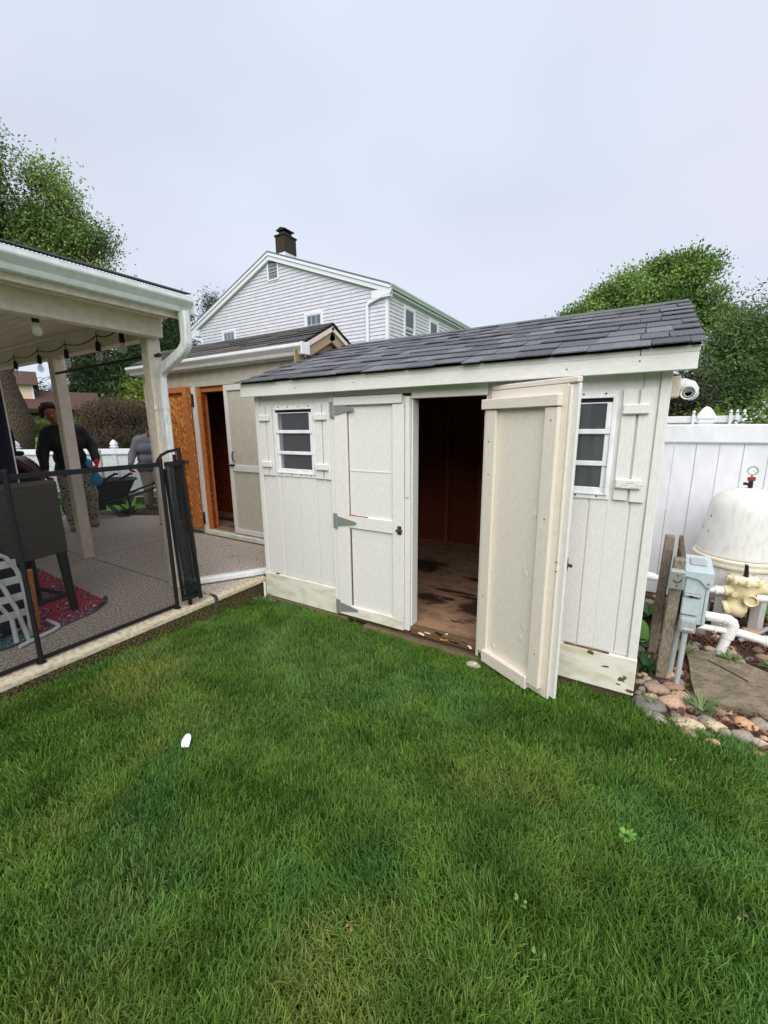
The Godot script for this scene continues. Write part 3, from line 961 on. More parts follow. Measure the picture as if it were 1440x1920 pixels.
func build_small_shed() -> void:
	rng.seed = 78
	var s := thing("garden_shed", "tan shed beyond the patio with white gutter and orange chipboard inside its open door", "shed", V(-4.4, .2, -3.8))
	var G := -3.38
	var wb := MB.new()
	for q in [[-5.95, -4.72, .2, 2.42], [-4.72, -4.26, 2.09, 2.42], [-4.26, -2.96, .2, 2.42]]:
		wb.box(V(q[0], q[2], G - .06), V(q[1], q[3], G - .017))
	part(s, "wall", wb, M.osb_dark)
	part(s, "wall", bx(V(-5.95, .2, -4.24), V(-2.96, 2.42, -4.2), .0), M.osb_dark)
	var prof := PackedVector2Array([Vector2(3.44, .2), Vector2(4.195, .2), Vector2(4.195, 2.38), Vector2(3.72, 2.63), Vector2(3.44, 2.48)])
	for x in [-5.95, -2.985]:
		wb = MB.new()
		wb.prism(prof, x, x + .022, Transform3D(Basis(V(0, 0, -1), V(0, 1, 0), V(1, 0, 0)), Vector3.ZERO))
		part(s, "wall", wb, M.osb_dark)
	# plank gable seen under the rake
	for k in 6:
		var za := 3.2 + k * .17
		var zb := za + .165
		var ya: float = 2.65 - absf(za - 3.72) * .53
		var yb: float = 2.65 - absf(zb - 3.72) * .53
		wb = MB.new()
		wb.prism(PackedVector2Array([Vector2(za, 1.9), Vector2(zb, 1.9), Vector2(zb, yb), Vector2(za, ya)]), -2.961, -2.95, Transform3D(Basis(V(0, 0, -1), V(0, 1, 0), V(1, 0, 0)), Vector3.ZERO))
		part(s, "gable_plank", wb, M.tan_raw)
	part(s, "floor", bx(V(-5.93, .22, -4.2), V(-2.99, .283, G - .01), .0), M.floor)
	planks(s, -5.95, -4.9, .2, 2.42, G - .0168, G, -6.1, .2, .008, M.tan)
	planks(s, -4.9, -4.2, 2.16, 2.42, G - .0168, G, -6.1, .2, .008, M.tan)
	planks(s, -4.2, -2.96, 2.16, 2.42, G - .0168, G, -6.1, .2, .008, M.tan)
	part(s, "header_board", bx(V(-4.9, 2.092, G - .0168), V(-2.97, 2.158, G + .01), .003), M.tan)
	part(s, "casing", bx(V(-4.86, .21, G - .0168), V(-4.795, 2.09, G + .03), .004), M.cream_smooth)
	part(s, "jamb", bx(V(-4.794, .285, G - .1), V(-4.722, 2.088, G + .004), .003), M.redwood)
	part(s, "jamb", bx(V(-4.722, 2.03, G - .1), V(-4.262, 2.089, G - .02), .002), M.redwood)
	part(s, "sill", bx(V(-4.79, .215, G - .06), V(-2.97, .272, G + .055), .006), M.cream_worn)
	part(s, "skid", bx(V(-5.9, .195, G - .1), V(-2.97, .216, G + .03), .002), M.oldwood)
	# closed right leaf
	var d := part(s, "door", bx(V(-4.255, .29, G - .012), V(-3.56, 2.085, G + .006), .002), M.tan)
	for q in [["stile", -4.255, -4.20, .29, 2.085], ["stile", -3.62, -3.56, .29, 2.085], ["rail", -4.199, -3.621, 2.02, 2.085], ["rail", -4.199, -3.621, 1.075, 1.15], ["rail", -4.199, -3.621, .29, .35]]:
		part(d, q[0], bx(V(q[1], q[3], G + .0062), V(q[2], q[4], G + .024), .003), M.cream_smooth)
	part(d, "batten", bx(V(-3.98, 1.151, G + .006), V(-3.972, 2.019, G + .009), .001), M.tan)
	var b := MB.new()
	b.tube([V(-4.165, 1.31, G + .012), V(-4.17, 1.295, G + .035), V(-4.172, 1.25, G + .04), V(-4.17, 1.205, G + .035), V(-4.165, 1.19, G + .012)], .006, 8)
	part(d, "handle", b, M.black)
	b = MB.new()
	b.box(V(-4.225, 1.135, G + .0245), V(-4.15, 1.158, G + .03), .002)
	b.tube([V(-4.29, 1.147, G + .036), V(-4.16, 1.147, G + .036)], .010, 8)
	part(d, "bolt", b, M.black)
	# left leaf folded back on the wall: its chipboard side shows
	var zf := G + .062
	d = part(s, "door", bx(V(-5.45, .295, zf - .03), V(-4.872, 2.10, zf), .002), M.osb, "chipboard left leaf folded back against the wall")
	for q in [["rail", -5.45, -4.95, 2.03, 2.10], ["rail", -5.45, -4.95, 1.18, 1.25], ["rail", -5.45, -4.95, .295, .365], ["stile", -4.949, -4.872, .295, 2.10], ["stile", -5.52, -5.451, .295, 2.10]]:
		part(d, q[0], bx(V(q[1], q[3], zf + .0002), V(q[2], q[4], zf + .034), .003), M.redwood)
	for y in [1.93, .42]:
		b = MB.new()
		b.box(V(-4.84, y - .08, G + .0305), V(-4.815, y + .08, G + .036), .002)
		b.tube([V(-4.828, y - .08, G + .04), V(-4.828, y + .08, G + .04)], .008, 8)
		part(d, "hinge", b, M.black)
	# roof
	var eave := V(0, 2.392, -3.225)
	var ridge := V(0, 2.652, -3.72)
	var up := (ridge - eave).normalized()
	var len := (ridge - eave).length()
	var rt := Transform3D(Basis(V(1, 0, 0), up, V(1, 0, 0).cross(up)), eave)
	var eave2 := V(0, 2.38, -4.28)
	var up2 := (eave2 - ridge).normalized()
	var rt2 := Transform3D(Basis(V(1, 0, 0), up2, V(1, 0, 0).cross(up2)), ridge)
	b = MB.new()
	b.box(V(-6.0, 0, -.018), V(-2.88, len, -.001), .0, rt)
	b.box(V(-6.0, .002, -.018), V(-2.88, .62, -.001), .0, rt2)
	var roof := part(s, "roof", b, M.dark)
	shingles(roof, rt, -6.01, -2.868, len, .085, .25, .5, M.shingle_old, .011)
	b = MB.new()
	for k in 4: wedge(b, rt2, -6.0, -2.87, -.01 + k * .15, .16 + k * .15, .004, .012, .006)
	part(roof, "back_shingles", b, M.shingle_old[1])
	b = MB.new()
	wedge(b, rt, -6.0, -2.866, len - .09, len + .006, .012, .014, .006)
	wedge(b, rt2, -6.0, -2.866, -.006, .09, .012, .014, .006)
	part(roof, "ridge_cap", b, M.shingle_old[1])
	for q in [[rt, .0, len], [rt2, .0, .6]]:
		b = MB.new()
		b.box(V(-2.905, q[1], -.062), V(-2.872, q[2], -.0185), .003, q[0])
		part(s, "rake_trim", b, M.taupe)
		b = MB.new()
		b.box(V(-2.925, q[1] + (.085 if q[1] == 0.0 and q[2] > .4 and q[0] == rt else .03), -.155), V(-2.893, q[2] - .004, -.063), .003, q[0])
		part(s, "rake_board", b, M.tan_raw)
	b = MB.new()
	k_gutter(b, 2.868, 6.02, Transform3D(Basis(V(0, 0, 1), V(0, 1, 0), V(-1, 0, 0)), V(0, 2.297, -3.315)))
	var gut := part(s, "gutter", b, M.white)
	part(gut, "end_cap", bx(V(-2.867, 2.29, -3.32), V(-2.855, 2.402, -3.192), .004), M.white)
	part(gut, "hanger", bx(V(-4.9, 2.396, -3.31), V(-4.88, 2.402, -3.2), .001), M.white)
	part(gut, "hanger", bx(V(-3.9, 2.396, -3.31), V(-3.88, 2.402, -3.2), .001), M.white)
	part(s, "fascia", bx(V(-5.98, 2.28, -3.35), V(-2.93, 2.39, -3.322), .002), M.cream_h)

# ---------------------------------------------------------------- patio roof on posts
func bulb_string(par: Node3D, at: Vector3) -> void:
	var b := MB.new()
	b.tube([at, at + V(0, -.045, 0)], .0045, 6)
	b.lathe([Vector2(.001, -.04), Vector2(.009, -.045), Vector2(.017, -.06), Vector2(.02, -.1), Vector2(.021, -.125), Vector2(.015, -.127), Vector2(.001, -.127)], 12, Transform3D(Basis(), at))
	var so := part(par, "socket", b, M.black)
	b = MB.new()
	b.lathe([Vector2(.012, -.122), Vector2(.016, -.135), Vector2(.027, -.162), Vector2(.029, -.176), Vector2(.024, -.195), Vector2(.012, -.207), Vector2(.001, -.21)], 14, Transform3D(Basis(), at))
	part(so, "bulb", b, M.bulb)
	b = MB.new()
	b.tube([at + V(-.006, -.125, 0), at + V(-.008, -.165, .004), at + V(.0, -.185, 0), at + V(.008, -.165, -.004), at + V(.006, -.125, 0)], .0018, 5)
	part(so, "filament", b, M.bronze)

func build_patio_cover() -> void:
	rng.seed = 79
	var p := thing("patio_roof", "beige posted patio roof with white gutter at the left edge of the lawn", "patio roof", V(-4.3, .2, -1.0))
	part(p, "post", bx(V(-3.47, .2, -2.09), V(-3.365, 2.29, -1.985), .006), M.taupe, "right post beside the downspout")
	part(p, "post", bx(V(-5.14, .2, -2.09), V(-5.035, 2.29, -1.985), .006), M.taupe, "left post with the man behind it")
	part(p, "post", bx(V(-6.9, .2, -2.09), V(-6.795, 2.29, -1.985), .006), M.taupe)
	part(p, "beam", bx(V(-3.362, 2.29, -2.06), V(-3.262, 2.435, 2.4), .005), M.taupe)
	part(p, "beam", bx(V(-7.4, 2.291, -2.085), V(-3.363, 2.466, -1.99), .005), M.taupe)
	var z := -1.988
	while z < 2.3:
		var b := MB.new()
		b.box(V(-7.4, 2.47, z), V(-3.262, 2.482, z + .076), .004)
		part(p, "ceiling_board", b, M.taupe)
		z += .079
	part(p, "soffit", bx(V(-3.26, 2.44, -2.10), V(-3.085, 2.45, 2.4), .002), M.taupe)
	part(p, "soffit_strip", bx(V(-3.255, 2.425, -2.06), V(-3.2, 2.439, 2.4), .002), M.taupe)
	part(p, "fascia", bx(V(-3.084, 2.405, -2.12), V(-3.062, 2.565, 2.4), .003), M.taupe)
	part(p, "end_fascia", bx(V(-7.5, 2.47, -2.118), V(-3.085, 2.56, -2.09), .003), M.taupe)
	var sl := V(-1, .16, 0).normalized()
	var rt := Transform3D(Basis(V(0, 0, 1), sl, V(0, 0, 1).cross(sl)), V(-3.03, 2.578, 0))
	if rt.basis.z.y < 0.0: rt.basis.z = -rt.basis.z
	var b := MB.new()
	b.box(V(-2.14, 0, -.02), V(2.4, 4.6, 0), .0, rt)
	var roof := part(p, "roof", b, M.dark)
	b = MB.new()
	for k in 16: wedge(b, rt, -2.16, 2.4, -.02 + k * .28, .30 + k * .28, .014, .004, .007)
	part(roof, "shingle_course", b, M.shingle[3])
	# gutter with a perforated guard
	b = MB.new()
	k_gutter(b, -2.13, 2.4, Transform3D(Basis(V(1, 0, 0), V(0, 1, 0), V(0, 0, 1)), V(-3.06, 2.447, 0)))
	var gut := part(p, "gutter", b, M.alu)
	part(gut, "end_cap", bx(V(-3.061, 2.444, -2.136), V(-2.94, 2.55, -2.131), .002), M.alu)
	b = MB.new()
	z = -2.12
	while z < 2.3:
		b.box(V(-3.055, 2.552, z), V(-2.948, 2.5565, z + .012), .001)
		z += .02
	b.box(V(-3.06, 2.5485, -2.13), V(-2.944, 2.5515, 2.4), .0)
	part(gut, "guard", b, M.white)
	# downspout
	var pts := [V(-3.0, 2.45, -2.075), V(-3.0, 2.32, -2.075), V(-3.0, 2.24, -2.075), V(-3.012, 2.205, -2.073), V(-3.04, 2.178, -2.07), V(-3.09, 2.15, -2.063), V(-3.22, 2.088, -2.05), V(-3.28, 2.06, -2.042), V(-3.312, 2.035, -2.04), V(-3.325, 2.0, -2.04), V(-3.325, 1.96, -2.04), V(-3.325, 1.0, -2.04), V(-3.325, .36, -2.04)]
	b = MB.new()
	b.duct(pts, .037, .028, V(0, 0, 1))
	var ds := part(p, "downspout", b, M.alu_dirty)
	for q in [[3, .031], [4, .031], [7, .031], [8, .031], [9, .031]]:
		for k in 3:
			b = MB.new()
			var i: int = q[0]
			var a: Vector3 = pts[i - 1].lerp(pts[i], .3 + k * .3)
			var dd: Vector3 = (pts[i] - pts[i - 1]).normalized() * .004
			b.duct([a - dd, a, a + dd], .0395, .031, V(0, 0, 1), [.95, 1.0, .95])
			part(ds, "crimp", b, M.alu_dirty)
	for y in [1.955, .365]:
		b = MB.new()
		b.duct([V(-3.325, y + .035, -2.04), V(-3.325, y - .035, -2.04)], .0385, .0295, V(0, 0, 1))
		part(ds, "joint", b, M.alu_dirty)
	for y in [1.76, .8]:
		b = MB.new()
		b.duct([V(-3.325, y + .016, -2.04), V(-3.325, y - .016, -2.04)], .039, .03, V(0, 0, 1))
		b.box(V(-3.36, y - .016, -2.0), V(-3.355, y + .016, -1.975), .001)
		b.tube([V(-3.30, y, -2.01), V(-3.292, y, -2.008)], .005, 6)
		part(ds, "strap", b, M.alu_dirty)
	b = MB.new()
	b.duct([V(-3.325, .37, -2.04), V(-3.325, .31, -2.042), V(-3.318, .275, -2.06), V(-3.30, .252, -2.10), V(-3.27, .242, -2.16), V(-3.22, .24, -2.24), V(-3.16, .24, -2.34), V(-3.04, .238, -2.52), V(-2.985, .234, -2.64), V(-2.93, .225, -2.74)], .026, .036, V(.86, 0, .52))
	part(ds, "ground_pipe", b, M.alu)
	for q in [[V(-3.18, .24, -2.305), V(-3.165, .24, -2.33)], [V(-3.035, .238, -2.528), V(-3.02, .238, -2.55)]]:
		b = MB.new()
		b.duct([q[0], q[1]], .0285, .0385, V(.86, 0, .52))
		part(ds, "joint", b, M.alu)
	# stub and bar between the posts
	b = MB.new()
	b.tube([V(-3.365, 2.165, -2.04), V(-3.325, 2.165, -2.04)], .013, 10)
	b.tube([V(-3.325, 2.165, -2.04), V(-3.31, 2.165, -2.04)], .017, 10)
	part(p, "rod_end", b, M.dark)
	b = MB.new()
	b.tube([V(-5.03, 2.14, -2.0), V(-3.47, 2.16, -2.0)], .012, 8)
	solo("curtain_rod", "thin black rod running between the two patio posts", "rod", b, M.black)
	# string of bulbs along the far beam
	var ls := thing("string_lights", "black cord of clear bulbs hung under the patio roof", "string lights", V(-4.7, 2.37, -1.97))
	var hooks := [V(-6.45, 2.37, -1.965), V(-5.858, 2.37, -1.965), V(-5.26, 2.377, -1.965), V(-4.67, 2.376, -1.965), V(-4.079, 2.385, -1.965), V(-3.62, 2.40, -1.93), V(-3.385, 2.40, -1.55), V(-3.385, 2.40, -1.28), V(-3.385, 2.39, -.7), V(-3.385, 2.39, -.1)]
	var path := []
	for i in hooks.size() - 1:
		for k in 8:
			var t := k / 8.0
			path.append(hooks[i].lerp(hooks[i + 1], t) - V(0, .16 * t * (1.0 - t), 0))
	path.append(hooks[-1])
	b = MB.new()
	b.tube(path, .0045, 6)
	part(ls, "cord", b, M.black)
	for i in range(1, hooks.size()):
		if i == 6: continue
		bulb_string(ls, hooks[i] + V(0, -.003, 0))
		b = MB.new()
		b.tube([hooks[i], hooks[i] + V(0, .02, .004), hooks[i] + V(0, .032, -.008), hooks[i] + V(0, .026, -.02)], .003, 6)
		part(ls, "hook", b, M.black)

# ---------------------------------------------------------------- white house beyond the sheds
func far_window(par: Node3D, t: Transform3D, w: float, h: float, cols: int, rows: int) -> void:
	# t: lower left corner, x along the wall, z outward
	var b := MB.new()
	b.box(V(-.09, -.09, 0), V(0, h + .09, .05), .006, t)
	b.box(V(w, -.09, 0), V(w + .09, h + .09, .05), .006, t)
	b.box(V(0, h, 0), V(w, h + .09, .05), .006, t)
	b.box(V(0, -.09, 0), V(w, 0, .06), .006, t)
	var f := part(par, "window", b, M.sidetrim)
	for k in 2:
		var y0 := h * .5 * k
		var zz := .012 + .016 * k
		b = MB.new()
		b.box(V(0, y0, zz - .012), V(w, y0 + .032, zz + .01), .003, t)
		b.box(V(0, y0 + h * .5 - .03, zz - .012), V(w, y0 + h * .5, zz + .01), .003, t)
		b.box(V(0, y0 + .032, zz - .012), V(.034, y0 + h * .5 - .03, zz + .01), .003, t)
		b.box(V(w - .034, y0 + .032, zz - .012), V(w, y0 + h * .5 - .03, zz + .01), .003, t)
		part(f, "sash", b, M.sidetrim)
		b = MB.new()
		b.box(V(.034, y0 + .032, zz - .006), V(w - .034, y0 + h * .5 - .03, zz - .001), .0, t)
		part(f, "pane", b, M.glass_far)
		b = MB.new()
		for c in range(1, cols):
			b.box(V(w * c / cols - .009, y0 + .05, zz), V(w * c / cols + .009, y0 + h * .5 - .04, zz + .006), .0, t)
		for r in range(1, rows):
			b.box(V(.05, y0 + h * .5 * r / rows - .009, zz + .0005), V(w - .05, y0 + h * .5 * r / rows + .009, zz + .0065), .0, t)
		if b.v.size(): part(f, "muntin", b, M.siding)

func build_house() -> void:
	var s := thing("white_house", "two storey white house with lap siding and a stained chimney behind the sheds", "house", V(-11.7, 0, -16))
	var Z := -12.0
	var gl := func(y: float) -> float: return maxf(-16.42, -11.98 - (7.66 - y) / .41)
	var gr := func(y: float) -> float: return minf(-7.094, -11.98 + (7.66 - y) / .374)
	var b := MB.new()
	b.prism(PackedVector2Array([Vector2(-16.42, 0), Vector2(-7.1, 0), Vector2(-7.1, 5.82), Vector2(-11.98, 7.66), Vector2(-16.42, 5.84)]), Z - .2, Z, Transform3D())
	var w := part(s, "wall", b, M.siding)
	b = MB.new()
	b.box(V(-7.3, 0, -21), V(-7.1, 5.8, Z - .2))
	b.box(V(-16.42, 0, -21), V(-16.2, 5.8, Z - .2))
	b.box(V(-16.2, 0, -21), V(-7.3, 5.8, -20.8))
	var w2 := part(s, "wall", b, M.siding)
	var y := 3.3
	while y < 7.6:
		var yt := y + .122
		var a0: float = gl.call(y)
		var a1: float = gl.call(minf(yt, 7.62))
		var c0: float = gr.call(y)
		var c1: float = gr.call(minf(yt, 7.62))
		b = MB.new()
		var o := Z + .002
		b.quad(V(a0, y, o + .027), V(a1, yt, o + .003), V(c1, yt, o + .003), V(c0, y, o + .027), V(0, 0, 1))
		b.quad(V(a0, y, o), V(a0, y, o + .027), V(c0, y, o + .027), V(c0, y, o), V(0, -1, 0))
		part(w, "siding_board", b, M.siding)
		if y < 5.62:
			b = MB.new()
			o = -7.098
			b.quad(V(o + .027, y, Z), V(o + .003, yt, Z), V(o + .003, yt, -21), V(o + .027, y, -21), V(1, 0, 0))
			b.quad(V(o, y, Z), V(o + .027, y, Z), V(o + .027, y, -21), V(o, y, -21), V(0, -1, 0))
			part(w2, "siding_board", b, M.siding)
		y += .115
	part(s, "corner_board", bx(V(-7.17, 0, Z - .09), V(-7.07, 5.75, Z + .03), .006), M.sidetrim)
	part(s, "corner_board", bx(V(-16.45, 0, Z - .09), V(-16.35, 5.75, Z + .03), .006), M.sidetrim)
	# roof
	var ap := Vector2(-11.98, 7.755)
	var er := Vector2(-6.95, 5.875)
	var el := Vector2(-16.86, 5.755)
	b = MB.new()
	b.prism(PackedVector2Array([ap, er, er - Vector2(0, .05), ap - Vector2(0, .05), el - Vector2(0, .05), el]), -21.3, Z + .17, Transform3D())
	var roof := part(s, "roof", b, M.shingle[2])
	for q in [[ap, er], [el, ap]]:
		for k in 2:
			b = MB.new()
			var d0: float = .05 if k == 0 else .145
			var d1: float = .142 if k == 0 else .285
			b.prism(PackedVector2Array([q[0] - Vector2(0, d0), q[1] - Vector2(0, d0), q[1] - Vector2(0, d1), q[0] - Vector2(0, d1)]), Z + (.12 if k == 0 else .03), Z + (.165 if k == 0 else .13), Transform3D())
			part(s, "rake_board", b, M.sidetrim)
	part(s, "eave_return", bx(V(-7.62, 5.50, Z - .05), V(-6.94, 5.74, Z + .128), .01), M.sidetrim)
	part(s, "eave_return", bx(V(-16.86, 5.38, Z - .05), V(-16.3, 5.62, Z + .128), .01), M.sidetrim)
	part(s, "soffit", bx(V(-7.1, 5.66, -21.2), V(-6.96, 5.70, Z - .06), .0), M.sidetrim)
	b = MB.new()
	k_gutter(b, -21.25, Z + .16, Transform3D(Basis(V(1, 0, 0), V(0, 1.2, 0), V(0, 0, 1)), V(-6.96, 5.73, 0)))
	part(s, "gutter", b, M.sidetrim)
	b = MB.new()
	k_gutter(b, -21.25, Z + .16, Transform3D(Basis(V(-1, 0, 0), V(0, 1.2, 0), V(0, 0, 1)), V(-16.85, 5.62, 0)))
	part(s, "gutter", b, M.sidetrim)
	b = MB.new()
	b.duct([V(-6.92, 5.72, Z + .1), V(-6.93, 5.62, Z + .1), V(-7.2, 5.57, Z + .09), V(-7.7, 5.44, Z + .08), V(-7.80, 5.38, Z + .08), V(-7.81, 5.28, Z + .08), V(-7.81, .3, Z + .08)], .05, .04, V(0, 0, 1))
	part(s, "downspout", b, M.sidetrim)
	b = MB.new()
	b.duct([V(-16.95, 5.62, Z + .1), V(-16.95, 5.5, Z + .1), V(-16.7, 5.36, Z + .09), V(-16.2, 5.20, Z + .08), V(-16.14, 5.1, Z + .08), V(-16.14, .3, Z + .08)], .05, .04, V(0, 0, 1))
	part(s, "downspout", b, M.sidetrim)
	# louvred vent
	b = MB.new()
	b.box(V(-12.17, 6.80, Z + .02), V(-12.10, 7.50, Z + .05), .004)
	b.box(V(-11.67, 6.80, Z + .02), V(-11.60, 7.50, Z + .05), .004)
	b.box(V(-12.1, 7.45, Z + .02), V(-11.67, 7.50, Z + .05), .004)
	b.box(V(-12.1, 6.80, Z + .02), V(-11.67, 6.85, Z + .05), .004)
	var vent := part(s, "gable_vent", b, M.sidetrim)
	part(vent, "opening", bx(V(-12.1, 6.85, Z + .019), V(-11.67, 7.45, Z + .022), .0), M.gap)
	for k in 11:
		b = MB.new()
		var y0 := 6.855 + k * .054
		b.quad(V(-12.1, y0, Z + .05), V(-12.1, y0 + .034, Z + .024), V(-11.67, y0 + .034, Z + .024), V(-11.67, y0, Z + .05), V(0, .5, 1))
		part(vent, "louvre", b, M.greybox)
	far_window(s, Transform3D(Basis(), V(-14.83, 4.1, Z + .012)), .66, 1.24, 3, 2)
	far_window(s, Transform3D(Basis(), V(-10.39, 4.1, Z + .012)), .66, 1.3, 3, 2)
	var e := Basis(V(0, 0, -1), V(0, 1, 0), V(1, 0, 0))
	far_window(s, Transform3D(e, V(-7.09, 4.25, -13.1)), .64, 1.18, 1, 1)
	far_window(s, Transform3D(e, V(-7.09, 4.25, -15.07)), .64, 1.15, 1, 1)
	# chimney
	b = MB.new()
	b.box(V(-12.27, 7.2, -13.2), V(-11.85, 8.0, -12.6), .01)
	var ch := part(s, "chimney", b, M.sidetrim)
	var mb := MB.new()
	mb.box(V(-12.29, 7.95, -13.22), V(-11.83, 8.5, -12.58), .012)
	part(ch, "masonry", mb, M.brickstain)
	part(ch, "crown", bx(V(-12.33, 8.502, -13.26), V(-11.79, 8.56, -12.54), .02), M.brickstain)
	part(ch, "flue", bx(V(-12.2, 8.562, -13.1), V(-11.92, 8.68, -12.7), .01), M.brickstain)
	b = MB.new()
	b.prism(PackedVector2Array([Vector2(-.22, 0), Vector2(.22, 0), Vector2(.22, .03), Vector2(0, .10), Vector2(-.22, .03)]), -.26, .26, Transform3D(Basis(), V(-12.06, 8.72, -12.9)))
	for sx in [-.12, .12]:
		for sz in [-.16, .16]:
			b.box(V(-12.06 + sx - .01, 8.67, -12.9 + sz - .01), V(-12.06 + sx + .01, 8.722, -12.9 + sz + .01))
	part(ch, "cap", b, M.black)

func build_far_house() -> void:
	var s := Node3D.new()
	put(s, self, "brown_house")
	tag(s, "low house with brown roof and beige upper storey far behind the patio", "house")
	var L := func(q: Array, p: Node3D, called: String, m: Material, bev := .02) -> MeshInstance3D:
		var o := MeshInstance3D.new()
		var b := MB.new()
		b.box(V(q[0], q[2], q[4]), V(q[1], q[3], q[5]), bev)
		o.mesh = b.mesh(m)
		put(o, p, called)
		return o
	var P := func(pts: Array, d0: float, d1: float, b: Basis, p: Node3D, called: String, m: Material) -> MeshInstance3D:
		var o := MeshInstance3D.new()
		var mb := MB.new()
		mb.prism(PackedVector2Array(pts), d0, d1, Transform3D(b, Vector3.ZERO))
		o.mesh = mb.mesh(m)
		put(o, p, called)
		return o
	var side := Basis(V(0, 0, 1), V(0, 1, 0), V(1, 0, 0))
	var low: MeshInstance3D = L.call([-9.0, 2.8, .2, 2.05, -5.0, 0], s, "wall", M.roofbrown)
	L.call([-2.6, -.7, .2, 1.75, 0.0, .05], low, "garage_opening", M.gap)
	L.call([-3.2, 1.0, 1.72, 1.95, .06, .12], low, "trim_board", M.redwood)
	var roof: MeshInstance3D = P.call([Vector2(.7, 2.0), Vector2(-2.2, 3.55), Vector2(-5.4, 2.0)], -9.5, 3.1, side, s, "roof", M.roofbrown)
	L.call([-9.5, 3.15, 1.86, 2.02, .7, .78], roof, "fascia", M.dark)
	var up: MeshInstance3D = L.call([-9.0, -1.35, 2.4, 4.0, -5.0, -.9], s, "upper_storey", M.beigeside)
	for k in 8:
		L.call([-9.0, -1.34, 2.45 + k * .19, 2.61 + k * .19, -.9, -.875], up, "siding_board", M.beigeside, .004)
	L.call([-1.42, -1.3, 2.4, 4.0, -.92, -.86], up, "corner_board", M.sidetrim)
	L.call([-3.05, -2.6, 2.9, 3.85, -.88, -.84], up, "shutter", M.roofbrown)
	P.call([Vector2(-.4, 3.92), Vector2(-2.9, 5.2), Vector2(-5.4, 3.92)], -9.4, -1.0, side, s, "upper_roof", M.roofbrown)
	s.transform = Transform3D(Basis(V(.36, 0, -.933), Vector3.UP, V(.933, 0, .36)), V(-41.7, 1.2, -16.2))

# ---------------------------------------------------------------- fences
func finial(b: MB, at: Vector3, w: float, h: float) -> void:
	# gothic cap on a square post
	var rows := []
	for q in [[1.0, 0.0], [1.15, 0.02], [1.15, .12], [.82, .16], [.8, .26], [1.0, .34], [.95, .5], [.7, .72], [.35, .9], [.02, 1.0]]:
		var r: float = q[0] * w * .5
		rows.append(PackedVector3Array([at + V(-r, q[1] * h, -r), at + V(r, q[1] * h, -r), at + V(r, q[1] * h, r), at + V(-r, q[1] * h, r)]))
	for i in rows.size() - 1:
		for j in 4:
			var c: Vector3 = (rows[i][j] + rows[i][(j + 1) % 4]) * .5 - at
			c.y = 0
			b.quad(rows[i][j], rows[i][(j + 1) % 4], rows[i + 1][(j + 1) % 4], rows[i + 1][j], c.normalized() + V(0, .3, 0))

